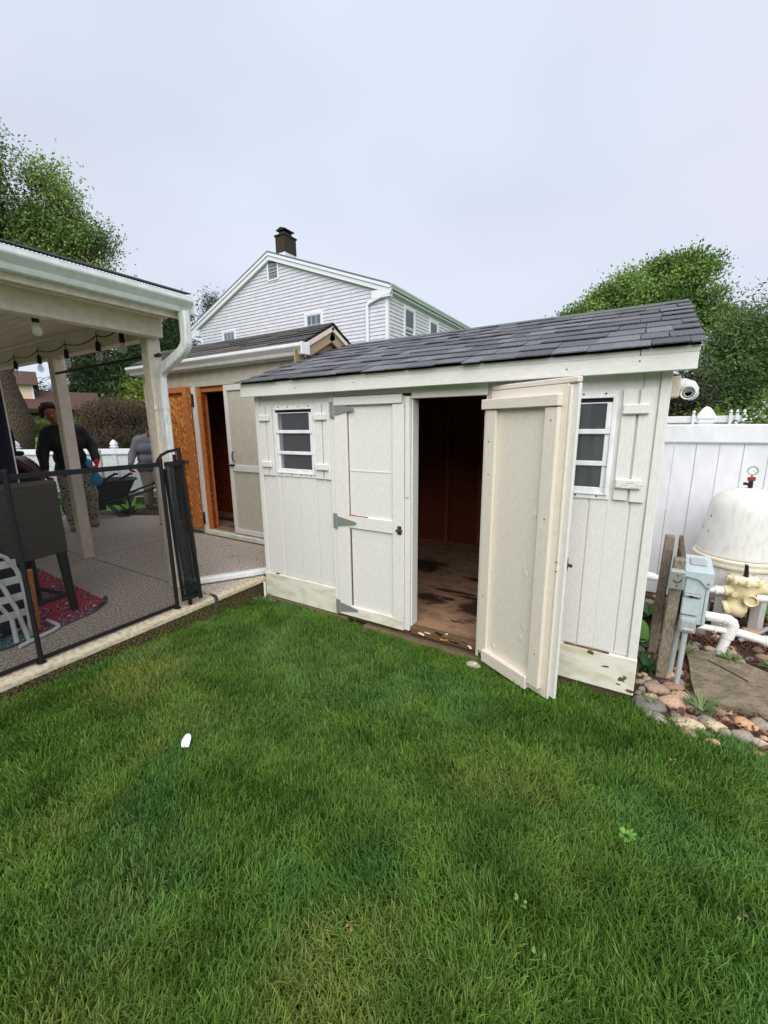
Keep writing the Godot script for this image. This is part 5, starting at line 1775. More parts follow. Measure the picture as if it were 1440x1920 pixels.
	for q in [[V(-3.42, .215, -.965), V(-3.415, .4, -.972), V(-3.41, .6, -.968), V(-3.41, .7, -.95), V(-3.41, .79, -.91), V(-3.41, .85, -.84), V(-3.41, .87, -.7), V(-3.41, .87, -.3)], [V(-3.36, .215, -.93), V(-3.37, .45, -.90), V(-3.39, .62, -.86), V(-3.395, .72, -.80), V(-3.4, .75, -.70), V(-3.4, .75, -.3)], [V(-3.33, .24, -.86), V(-3.34, .4, -.86), V(-3.35, .5, -.82), V(-3.35, .54, -.7), V(-3.35, .54, -.3)]]:
		b = MB.new()
		b.tube(q, .0135, 10)
		part(s, "tube_frame", b, M.alu_dirty)
	for k in 9:
		b = MB.new()
		var y := .31 + k * .058
		b.box(V(-3.43 + .002 * (k % 2), y, -.96 + (.06 if k > 7 else 0.0)), V(-3.426 + .002 * (k % 2), y + .05, -.3), .001)
		part(s, "webbing_strap", b, M.navy if k % 2 == 0 else M.white)
	b = MB.new()
	b.tube([V(-3.30, .218, -.86), V(-3.35, .216, -.98), V(-3.375, .216, -1.07), V(-3.405, .216, -1.115), V(-3.45, .216, -1.13), V(-3.6, .216, -1.12)], .0135, 10)
	part(s, "foot_tube", b, M.alu)
	b = MB.new()
	b.box(V(-.012, 0, -.035), V(.012, .46, .035), .004, Transform3D(Basis(V(0, 0, 1), -.1), V(-3.47, .215, -1.0)))
	solo("wooden_board", "narrow orange brown board leaning beside the folded lawn chair", "board", b, M.redwood)
	# navy hanging curtain
	rows = []
	for i in 13:
		var row := PackedVector3Array()
		for j in 49:
			var z := lerpf(-1.41, -.55, j / 48.0)
			row.append(V(-4.6 + .025 * sin(j * 1.1) + .008 * sin(j * .37 + i * .4), lerpf(2.28, .24, i / 12.0), z))
		rows.append(row)
	s = thing("outdoor_curtain", "dark navy outdoor curtain with pale piped edge at the far left", "curtain", V(-4.6, .2, -1.0))
	b = MB.new()
	b.grid(rows, false, true, V(1, 0, 0))
	part(s, "cloth", b, M.navy)
	b = MB.new()
	var pp := []
	for i in 13: pp.append(rows[i][0] + V(.004, 0, -.004))
	b.tube(pp, .006, 6)
	part(s, "piping", b, M.white)
	# barrel smoker
	s = thing("barrel_smoker", "brown barrel smoker partly hidden behind the dark curtain and the stool", "smoker", V(-6.0, .2, -1.75))
	var sm := Transform3D(Basis(V(.36, 0, -.93), Vector3.UP, V(.93, 0, .36)) * Basis(V(1, 0, 0), PI / 2), V(-6.0, .98, -1.72))
	b = MB.new()
	b.lathe([Vector2(.30, -.75), Vector2(.335, -.72), Vector2(.335, .30), Vector2(.345, .30), Vector2(.345, .33), Vector2(.29, .335), Vector2(.27, .33)], 36, sm)
	part(s, "barrel", b, M.smoker)
	b = MB.new()
	b.lathe([Vector2(.001, .27), Vector2(.28, .30), Vector2(.285, .315)], 32, sm)
	part(s, "end_plate", b, M.blackrough)
	b = MB.new()
	b.tube([V(-6.02, 1.30, -1.86), V(-6.02, 1.36, -1.87), V(-6.02, 1.50, -1.875), V(-6.02, 1.58, -1.87), V(-6.02, 1.60, -1.83), V(-6.02, 1.56, -1.80)], .014, 8)
	b.blob(V(-6.01, 1.33, -1.9), V(.03, .03, .05), Basis(), lump, .1)
	part(s, "handle", b, M.black)
	for q in [[-6.1, -1.95], [-5.75, -1.65], [-6.4, -1.7], [-6.15, -1.35]]:
		b = MB.new()
		b.tube([V(q[0], .2, q[1]), V(q[0], .8, q[1])], .02, 8)
		part(s, "leg", b, M.black)
	# wheelbarrow
	s = Node3D.new()
	put(s, self, "wheelbarrow")
	tag(s, "black wheelbarrow with tools in its tray, standing between the two workmen", "wheelbarrow")
	# local: x along the barrow (handles at +x), y up
	rows = []
	var ring := func(x0: float, x1: float, hw: float, hw2: float, y0: float, y1: float) -> PackedVector3Array:
		var row := PackedVector3Array()
		for j in 24:
			var a := TAU * j / 24.0
			var cx := signf(cos(a)) * pow(absf(cos(a)), .55)
			var cz := signf(sin(a)) * pow(absf(sin(a)), .55)
			var t := (cx + 1.0) * .5
			row.append(V(lerpf(x0, x1, t), lerpf(y0, y1, t), cz * lerpf(hw, hw2, t)))
		return row
	rows = [ring.call(-.02, .02, .02, .02, .28, .28), ring.call(-.2, .2, .14, .16, .27, .28), ring.call(-.24, .26, .17, .2, .30, .31), ring.call(-.46, .40, .26, .3, .60, .58), ring.call(-.49, .43, .28, .32, .615, .595), ring.call(-.49, .43, .28, .32, .60, .58), ring.call(-.44, .38, .25, .285, .59, .57), ring.call(-.22, .24, .15, .18, .315, .325), ring.call(-.02, .02, .02, .02, .32, .32)]
	b = MB.new()
	b.grid(rows, true)
	L.call(s, "tray", b, M.barrow)
	for sd in [-1, 1]:
		b = MB.new()
		b.tube([V(-.46, .2, sd * .05), V(-.1, .24, sd * .17), V(.35, .34, sd * .25), V(.82, .50, sd * .28)], .018, 8)
		var h: MeshInstance3D = L.call(s, "handle_bar", b, M.barrow)
		b = MB.new()
		b.tube([V(.66, .447, sd * .27), V(.86, .515, sd * .283)], .026, 10)
		L.call(h, "grip", b, M.black)
		b = MB.new()
		b.tube([V(-.05, .25, sd * .17), V(.10, .02, sd * .2), V(.15, .012, sd * .2), V(.25, .012, sd * .2), V(.28, .04, sd * .2), V(.27, .31, sd * .22)], .014, 8)
		L.call(s, "leg", b, M.barrow)
	b = MB.new()
	b.lathe([Vector2(.1, -.045), Vector2(.16, -.05), Vector2(.195, -.03), Vector2(.2, 0), Vector2(.195, .03), Vector2(.16, .05), Vector2(.1, .045)], 24, Transform3D(Basis(V(1, 0, 0), PI / 2), V(-.42, .2, 0)))
	var wh: MeshInstance3D = L.call(s, "wheel", b, M.black)
	b = MB.new()
	b.lathe([Vector2(.001, -.04), Vector2(.1, -.035), Vector2(.1, .035), Vector2(.001, .04)], 20, Transform3D(Basis(V(1, 0, 0), PI / 2), V(-.42, .2, 0)))
	L.call(wh, "hub", b, M.dark)
	b = MB.new()
	b.box(V(-.24, .2, -.17), V(.2, .27, .17), .01)
	b.box(V(-.24, .11, -.03), V(-.05, .2, .03), .005)
	L.call(s, "undercarriage", b, M.barrow)
	var barrow_at := Transform3D(Basis(V(.42, 0, -.907), Vector3.UP, V(.907, 0, .42)), V(-7.22, .2, -3.32))
	s.transform = barrow_at
	for q in [["spade_handle", "black D shaped tool grip rising from the wheelbarrow tray, the left one", .02, -.05], ["tool_handle", "straight black tool shaft rising from the wheelbarrow tray, the right one", .22, .08]]:
		b = MB.new()
		b.tube([barrow_at * V(q[2] - .3, .42, q[3]), barrow_at * V(q[2] + .03, .63, q[3]), barrow_at * V(q[2] + .11, .675, q[3]), barrow_at * V(q[2] + .15, .67, q[3])], .02, 8)
		solo(q[0], q[1], "tool", b, M.black)

# ---------------------------------------------------------------- bodies as smooth fields
# bones: [from, to, radius, radius]; one surface, joined with a smooth minimum, meshed as surface nets
func field(b: MB, bones: Array, cell: float, k: float) -> void:
	var lo := V(99, 99, 99)
	var hi := -lo
	for q in bones:
		var r: float = maxf(q[2], q[3]) + k
		lo = lo.min(q[0].min(q[1]) - V(r, r, r))
		hi = hi.max(q[0].max(q[1]) + V(r, r, r))
	lo -= Vector3.ONE * cell * 2.0
	var nx := int((hi.x - lo.x) / cell) + 3
	var ny := int((hi.y - lo.y) / cell) + 3
	var nz := int((hi.z - lo.z) / cell) + 3
	var f := PackedFloat32Array()
	f.resize(nx * ny * nz)
	f.fill(9.0)
	for q in bones:
		var a: Vector3 = q[0]
		var ab: Vector3 = q[1] - a
		var l2 := maxf(ab.length_squared(), 1e-9)
		var ra: float = q[2]
		var dr: float = q[3] - q[2]
		var r: float = maxf(q[2], q[3]) + k + cell * 2.0
		var l: Vector3 = ((q[0].min(q[1]) - V(r, r, r) - lo) / cell).floor()
		var h: Vector3 = ((q[0].max(q[1]) + V(r, r, r) - lo) / cell).ceil()
		for z in range(maxi(0, int(l.z)), mini(nz, int(h.z) + 1)):
			for y in range(maxi(0, int(l.y)), mini(ny, int(h.y) + 1)):
				var i := (z * ny + y) * nx + maxi(0, int(l.x))
				for x in range(maxi(0, int(l.x)), mini(nx, int(h.x) + 1)):
					var p := lo + V(x, y, z) * cell - a
					var t := clampf(p.dot(ab) / l2, 0.0, 1.0)
					var d := (p - ab * t).length() - (ra + dr * t)
					var o := f[i]
					var m := maxf(k - absf(o - d), 0.0) / k
					f[i] = minf(o, d) - m * m * k * .25
					i += 1
	var ids := {}
	var base := b.v.size()
	var off := [0, 1, nx, nx + 1, nx * ny, nx * ny + 1, nx * ny + nx, nx * ny + nx + 1]
	var edges := [[0, 1], [0, 2], [0, 4], [1, 3], [1, 5], [2, 3], [2, 6], [3, 7], [4, 5], [4, 6], [5, 7], [6, 7]]
	for z in nz - 1:
		for y in ny - 1:
			var row := (z * ny + y) * nx
			for x in nx - 1:
				var i := row + x
				var v0 := f[i]
				if v0 > cell * 2.5 or v0 < -cell * 2.5: continue
				var neg := 0
				for c in 8:
					if f[i + off[c]] < 0.0: neg += 1
				if neg == 0 or neg == 8: continue
				var s := Vector3.ZERO
				var n := 0
				for e in edges:
					var va := f[i + off[e[0]]]
					var vb := f[i + off[e[1]]]
					if (va < 0.0) != (vb < 0.0):
						var t := va / (va - vb)
						var pa := V(e[0] & 1, (e[0] >> 1) & 1, e[0] >> 2)
						var pb := V(e[1] & 1, (e[1] >> 1) & 1, e[1] >> 2)
						s += pa.lerp(pb, t)
						n += 1
				var g := V(f[i + 1] - v0, f[i + nx] - v0, f[i + nx * ny] - v0).normalized()
				ids[i] = b.vert(lo + (V(x, y, z) + s / n) * cell, g)
	for i in ids:
		for ax in 3:
			var st: int = [1, nx, nx * ny][ax]
			if (f[i] < 0.0) == (f[i + st] < 0.0): continue
			var u: int = [nx, nx * ny, 1][ax]
			var w: int = [nx * ny, 1, nx][ax]
			if not (ids.has(i - u) and ids.has(i - w) and ids.has(i - u - w)): continue
			var q := [ids[i], ids[i - u], ids[i - u - w], ids[i - w]]
			if f[i] < 0.0: q.reverse()
			for j in [0, 1, 2, 0, 2, 3]: b.ix.append(q[j])
	# smooth normals from the faces
	var acc := PackedVector3Array()
	acc.resize(b.v.size())
	for t in range(0, b.ix.size(), 3):
		if b.ix[t] < base: continue
		var m := (b.v[b.ix[t + 2]] - b.v[b.ix[t]]).cross(b.v[b.ix[t + 1]] - b.v[b.ix[t]])
		for j in 3: acc[b.ix[t + j]] += m
	var sg := 0.0
	for i in range(base, b.v.size()): sg += acc[i].dot(b.n[i])
	if sg < 0.0:
		for t in range(0, b.ix.size(), 3):
			if b.ix[t] >= base:
				var w := b.ix[t + 1]
				b.ix[t + 1] = b.ix[t + 2]
				b.ix[t + 2] = w
	for i in range(base, b.v.size()):
		if acc[i].length_squared() > 0.0: b.n[i] = acc[i].normalized() * (-1.0 if sg < 0.0 else 1.0)

# a hand: palm, four bent fingers and a thumb; grow > 0 makes the glove over it
func hand_bones(w: Vector3, dir: Vector3, side: Vector3, curl: Vector3, grow: float) -> Array:
	var o := []
	var palm := w + dir * .045
	o.append([w, w + dir * .03, .026 + grow, .03 + grow])
	for k in 4:
		var s := side * (.030 - .019 * k)
		var base := w + dir * .085 + s
		o.append([w + dir * .03 + s * .7, base, .015 + grow, .012 + grow])
		var len: float = [.036, .042, .040, .032][k]
		var j1 := base + (dir * .86 + curl * .5).normalized() * len
		var j2 := j1 + (dir * .45 + curl * .9).normalized() * len * .72
		var j3 := j2 + (dir * .1 + curl * 1.0).normalized() * len * .5
		o.append([base, j1, .0105 + grow, .0095 + grow])
		o.append([j1, j2, .0095 + grow, .009 + grow])
		o.append([j2, j3, .009 + grow, .0075 + grow])
	var tb := w + dir * .02 + side * .028
	var t1 := tb + (dir * .7 + side * .75 + curl * .3).normalized() * .04
	var t2 := t1 + (dir * .9 + side * .1 + curl * .5).normalized() * .034
	o.append([tb, t1, .0135 + grow, .0115 + grow])
	o.append([t1, t2, .0115 + grow, .009 + grow])
	return o

func head_mesh(b: MB, c: Vector3, up: Vector3, fwd: Vector3, left: Vector3) -> void:
	var P := func(s: float, u: float, f: float) -> Vector3: return c + left * s + up * u + fwd * f
	var bones := [[P.call(0, .035, -.025), P.call(0, .045, .02), .082, .078], [P.call(0, -.02, .0), P.call(0, -.01, .045), .068, .06], [P.call(-.03, -.055, .02), P.call(0, -.09, .062), .035, .026], [P.call(.03, -.055, .02), P.call(0, -.09, .062), .035, .026],
		[P.call(0, .025, .09), P.call(0, -.022, .112), .010, .0145], [P.call(-.013, -.025, .1), P.call(.013, -.025, .1), .010, .010], [P.call(-.04, .032, .083), P.call(.04, .032, .083), .012, .012], [P.call(-.02, -.052, .09), P.call(.02, -.052, .09), .0085, .0085], [P.call(-.017, -.064, .088), P.call(.017, -.064, .088), .009, .009],
		[P.call(-.045, -.012, .062), P.call(-.035, -.02, .07), .024, .022], [P.call(.045, -.012, .062), P.call(.035, -.02, .07), .024, .022]]
	for s in [-1, 1]:
		bones.append([P.call(s * .078, .012, -.012), P.call(s * .085, -.03, -.004), .014, .009])
		bones.append([P.call(s * .079, .02, -.02), P.call(s * .091, .018, -.024), .011, .008])
	field(b, bones, .0065, .018)

func inflate(bones: Array, g: float, from := 0, to := 99) -> Array:
	var o := []
	for i in range(from, mini(to, bones.size())):
		var q = bones[i]
		o.append([q[0], q[1], q[2] + g, q[3] + g])
	return o

# joints are given in the person's own frame: (to the person's left, up, forward)
func person(called_label: String, base: Vector3, fwd: Vector3, J: Dictionary, tops: Material, legs: Material, boots: Material, gl: Material, hood: bool, cap: bool) -> void:
	var fw := fwd.normalized()
	var lf := V(fw.z, 0, -fw.x)
	var W := {}
	for k in J: W[k] = base + lf * J[k].x + V(0, J[k].y, 0) + fw * J[k].z
	var s := thing("person", called_label, "person", base)
	var b := MB.new()
	var sh: Vector3 = (W.shR + W.shL) * .5
	var hp: Vector3 = (W.hipR + W.hipL) * .5
	var chest := sh.lerp(hp, .28) + fw * .02
	var belly := sh.lerp(hp, .66) + fw * .015
	var across: Vector3 = (W.shL - W.shR).normalized()
	var torso := [[W.shR.lerp(sh, .30), W.shL.lerp(sh, .30), .075, .075], [chest - across * .075, chest + across * .075, .112, .112], [belly - across * .06, belly + across * .06, .105, .105], [hp - across * .075, hp + across * .075, .105, .105], [W.neck, sh + V(0, -.02, 0), .05, .07], [sh - across * .12, chest - across * .08, .07, .09], [sh + across * .12, chest + across * .08, .07, .09]]
	var armR := [[W.shR, W.elR, .052, .042], [W.elR, W.wrR, .041, .027]]
	var armL := [[W.shL, W.elL, .052, .042], [W.elL, W.wrL, .041, .027]]
	var legR := [[W.hipR, W.knR, .082, .056], [W.knR, W.anR, .054, .036]]
	var legL := [[W.hipL, W.knL, .082, .056], [W.knL, W.anL, .054, .036]]
	var foot := []
	for q in [[W.anR, W.toR], [W.anL, W.toL]]:
		var f: Vector3 = q[1] - q[0]
		f.y = 0
		f = f.normalized()
		var heel: Vector3 = q[0] - f * .035
		heel.y = q[1].y
		foot.append([[q[0], heel + V(0, .01, 0), .038, .036], [heel, q[1].lerp(heel, .4), .034, .036], [q[1].lerp(heel, .4), q[1], .036, .028]])
	var neck := [[W.neck, W.head + V(0, -.05, 0), .052, .053]]
	field(b, torso + armR + armL + legR + legL + foot[0] + foot[1] + neck, .02, .035)
	var hup: Vector3 = (W.head - W.neck).normalized().lerp(Vector3.UP, .35).normalized()
	var hf: Vector3 = (fw * J.look.z + lf * J.look.x + V(0, J.look.y, 0)).normalized()
	hf = (hf - hup * hf.dot(hup)).normalized()
	var hl := hf.cross(hup) * -1.0
	head_mesh(b, W.head, hup, hf, hl)
	var hands := []
	for q in [["wrR", "haR", 1.0], ["wrL", "haL", -1.0]]:
		var d: Vector3 = (W[q[1]] - W[q[0]]).normalized()
		var sd := (fw - d * fw.dot(d)).normalized()
		hands.append([W[q[0]], d, sd, lf * q[2]])
		field(b, hand_bones(W[q[0]], d, sd, lf * q[2], 0.0), .006, .008)
	var body := part(s, "body", b, M.skin)
	var P := func(x: float, u: float, f: float) -> Vector3: return W.head + hl * x + hup * u + hf * f
	b = MB.new()
	for x in [-.032, .032]:
		b.blob(P.call(x, .012, .084), V(.012, .008, .008), Basis(hl, hup, hf), lump, 0.0)
	part(body, "eyes", b, M.white)
	b = MB.new()
	for x in [-.032, .032]:
		b.blob(P.call(x, .012, .0905), V(.0055, .0055, .003), Basis(hl, hup, hf), lump, 0.0)
		b.tube([P.call(x - .02, .036, .094), P.call(x + .018, .037, .094)], .0045, 6)
	part(body, "brows", b, M.hair)
	# hair or cap
	b = MB.new()
	var hb := [[P.call(0, .06, -.035), P.call(0, .075, .012), .082, .07], [P.call(-.045, .03, -.035), P.call(-.05, .055, .02), .05, .046], [P.call(.045, .03, -.035), P.call(.05, .055, .02), .05, .046], [P.call(0, -.01, -.05), P.call(0, .03, -.05), .06, .07]]
	if not cap:
		hb.append([P.call(-.05, .078, .055), P.call(.03, .088, .062), .03, .03])
		hb.append([P.call(-.08, .02, .02), P.call(-.085, -.02, .005), .02, .012])
		hb.append([P.call(.08, .03, .02), P.call(.085, .0, .005), .02, .012])
		for k in 46:
			var dv := V(rng.randfn(0, 1), absf(rng.randfn(.5, .7)), rng.randfn(-.1, 1)).normalized()
			if dv.z > .5 and dv.y < .55: continue
			var c0: Vector3 = P.call(dv.x * .083, .03 + dv.y * .088, dv.z * .092 - .01)
			hb.append([c0, c0 + V(rng.randfn(0, .008), rng.randfn(-.004, .01), rng.randfn(0, .008)) + (hl * dv.x + hup * dv.y + hf * dv.z) * .012, .019, .013])
		for sx in [-1, 1]:
			hb.append([P.call(sx * .085, .045, -.01), P.call(sx * .092, -.03, -.015), .022, .014])
			hb.append([P.call(sx * .07, .07, .055), P.call(sx * .082, .025, .05), .02, .012])
	field(b, hb, .007, .012)
	part(body, "hair", b, M.hair)
	# clothes
	b = MB.new()
	var wr1: Vector3 = W.elR.lerp(W.wrR, .97)
	var wl1: Vector3 = W.elL.lerp(W.wrL, .97)
	var top := inflate(torso, .026) + [[W.shR, W.elR, .078, .066], [W.elR, wr1, .066, .046], [W.shL, W.elL, .078, .066], [W.elL, wl1, .066, .046], [hp + V(0, .02, 0) - across * .06, hp + V(0, .02, 0) + across * .06, .142, .142]]
	if hood:
		top += [[W.neck + lf * .07 - fw * .01, W.neck - fw * .09, .04, .055], [W.neck - lf * .07 - fw * .01, W.neck - fw * .09, .04, .055], [W.neck + lf * .07, W.neck + fw * .06 - V(0, .06, 0), .035, .03], [W.neck - lf * .07, W.neck + fw * .06 - V(0, .06, 0), .035, .03]]
	else:
		top += [[W.neck + lf * .04, W.neck - lf * .04, .042, .042]]
	# folds across the sleeves
	for q in [[W.shR, W.elR, .07], [W.elR, wr1, .056], [W.shL, W.elL, .07], [W.elL, wl1, .056]]:
		for k in 4:
			var c: Vector3 = q[0].lerp(q[1], .3 + .2 * k)
			var d: Vector3 = V(rng.randfn(0, 1), rng.randfn(0, .4), rng.randfn(0, 1)).normalized() * q[2] * .45
			top.append([c - d, c + d + V(0, .02, 0), .028, .028])
	field(b, top, .017, .03)
	part(body, "hooded_sweatshirt" if hood else "jacket", b, tops)
	b = MB.new()
	var pants := [[hp - across * .07, hp + across * .07, .122, .122], [W.hipR, W.knR, .108, .088], [W.knR, W.anR + V(0, .035, 0), .086, .076], [W.hipL, W.knL, .108, .088], [W.knL, W.anL + V(0, .035, 0), .086, .076]]
	for q in [[W.hipR, W.knR, .09], [W.knR, W.anR, .075], [W.hipL, W.knL, .09], [W.knL, W.anL, .075]]:
		for k in 5:
			var c: Vector3 = q[0].lerp(q[1], .2 + .17 * k)
			var d: Vector3 = V(rng.randfn(0, 1), rng.randfn(0, .5), rng.randfn(0, 1)).normalized() * q[2] * .6
			pants.append([c - d, c + d, .026, .03])
	field(b, pants, .017, .03)
	part(body, "trousers", b, legs)
	for i in 2:
		b = MB.new()
		var a: Vector3 = [W.anR, W.anL][i]
		field(b, inflate(foot[i], .016) + [[a + V(0, .09, 0), a, .055, .055]], .011, .025)
		part(body, "boot", b, boots)
	for h in hands:
		b = MB.new()
		field(b, hand_bones(h[0], h[1], h[2], h[3], .005) + [[h[0] - h[1] * .05, h[0] + h[1] * .01, .036, .034]], .006, .008)
		part(body, "glove", b, gl)

func build_people() -> void:
	rng.seed = 60
	person("workman in black jacket and camouflage trousers behind the left patio post, wearing red gloves", V(-6.705, .2, -2.682), V(.93, 0, .36), {
		"head": V(-.145, 1.60, .16), "neck": V(-.075, 1.43, .09), "shR": V(-.225, 1.345, .06), "elR": V(-.295, 1.09, .10), "wrR": V(-.298, .87, .19), "haR": V(-.30, .77, .23), "shL": V(.145, 1.37, .03), "elL": V(.255, 1.15, .0), "wrL": V(.275, .965, .14), "haL": V(.272, .88, .20),
		"hipR": V(-.09, .84, -.02), "hipL": V(.095, .84, -.02), "knR": V(-.095, .47, .05), "knL": V(.155, .50, .05), "anR": V(-.085, .09, .04), "anL": V(.145, .13, -.10), "toR": V(-.09, .035, .21), "toL": V(.16, .04, .05), "look": V(.0, -.08, 1)}, M.jacket, M.camo, M.tanboot, M.redglove, false, false)
	person("workman in grey hooded sweatshirt and dark boots looking down beside the right patio post", V(-8.107, .03, -4.465), V(.95, 0, .1), {
		"head": V(.10, 1.545, .12), "neck": V(.06, 1.39, .03), "shR": V(-.10, 1.335, .0), "elR": V(-.20, 1.09, -.02), "wrR": V(-.30, .905, .09), "haR": V(-.325, .82, .11), "shL": V(.235, 1.32, .02), "elL": V(.30, 1.06, -.02), "wrL": V(.31, .85, .10), "haL": V(.31, .76, .13),
		"hipR": V(-.03, .81, 0), "hipL": V(.13, .81, .0), "knR": V(-.03, .44, .07), "knL": V(.14, .45, .22), "anR": V(-.015, .10, -.02), "anL": V(.13, .10, .18), "toR": V(-.03, .04, .15), "toL": V(.12, .04, .35), "look": V(.45, -.6, .7)}, M.hoodie, M.khaki, M.blackboot, M.redglove, true, true)
	# blue bag held by the first man
	var b := MB.new()
	var fw := V(.93, 0, .36).normalized()
	var lf := V(fw.z, 0, -fw.x)
	var at := V(-6.705, .2, -2.682) + lf * .24 + fw * .17
	lump.seed = 3
	b.blob(at + V(0, .70, 0), V(.06, .10, .05), Basis(lf, Vector3.UP, fw), lump, .55, 12, 18)
	b.blob(at - lf * .055 + V(0, .93, 0), V(.035, .065, .03), Basis(lf, Vector3.UP, fw), lump, .7, 10, 14)
	b.tube([at + V(0, .77, 0), at - lf * .01 + V(0, .84, 0), at - lf * .05 + V(0, .90, 0)], [.035, .022, .03], 10)
	lump.seed = 0
	var bm := mat(C8(70, 160, 225), .5, TN.soft, V(8, 8, 8), TN.nmid, .8)
	solo("blue_bag", "crumpled blue bag held in the left red glove of the workman in black", "bag", b, bm)

# ---------------------------------------------------------------- pool filter corner
func plant(called: String, label: String, at: Vector3, n: int, len: float, wid: float, droop: float, c: Color, group := "") -> void:
	var b := MB.new()
	for k in n:
		var a := TAU * k / n * 2.4 + rng.randf()
		var d := V(cos(a), 0, sin(a))
		var l := len * rng.randf_range(.6, 1.15)
		var g := rng.randf_range(.8, 1.2)
		b.col = Color(c.r * g, c.g * g, c.b * g)
		var p := at + d * .01
		var lift := rng.randf_range(.5, 1.1)
		var sd := d.cross(Vector3.UP)
		var prev := p
		var pw := 0.0015
		for i in range(1, 6):
			var t := i / 5.0
			var q := p + d * l * t * .8 + V(0, l * (lift * t - droop * t * t), 0)
			var w := wid * sin(PI * minf(t * .93 + .07, 1.0)) * .5 + .0008
			b.quad(prev - sd * pw, prev + sd * pw, q + sd * w, q - sd * w, V(0, 1, 0))
			prev = q
			pw = w
	solo(called, label, "plant", b, LM, group)

func near(x: float, z: float) -> String:
	var best := ""
	var bd := 9.0
	for q in [["below the shed corner", .15, -2.6], ["between the shed corner and the wooden posts", .18, -2.95], ["at the foot of the front wooden post", .28, -2.87], ["at the foot of the thin conduit", .36, -2.78], ["left of the flagstone under the stand", .37, -3.1], ["behind the far wooden post", .22, -3.4], ["against the front left corner of the flagstone", .46, -2.66], ["along the front edge of the flagstone", .62, -2.66], ["in front of the flagstone at the right edge", .80, -2.62], ["at the grass edge under the pale stones", .42, -2.5], ["at the grass edge near the right side", .68, -2.46], ["beyond the right end of the flagstone", 1.3, -2.7], ["by the foot of the white upright pipe", .66, -3.46], ["under the white pipe run", .85, -3.62], ["below the valve", .74, -3.8], ["beside the front leg of the filter tank", .95, -3.95], ["between the fence and the filter tank", .5, -4.3], ["left of the filter tank", .38, -3.9], ["behind the flagstone at the right edge", 1.0, -3.4], ["far right beyond the pipes", 1.35, -3.8]]:
		var d := Vector2(x - q[1], z - q[2]).length()
		if d < bd:
			bd = d
			best = q[0]
	return best

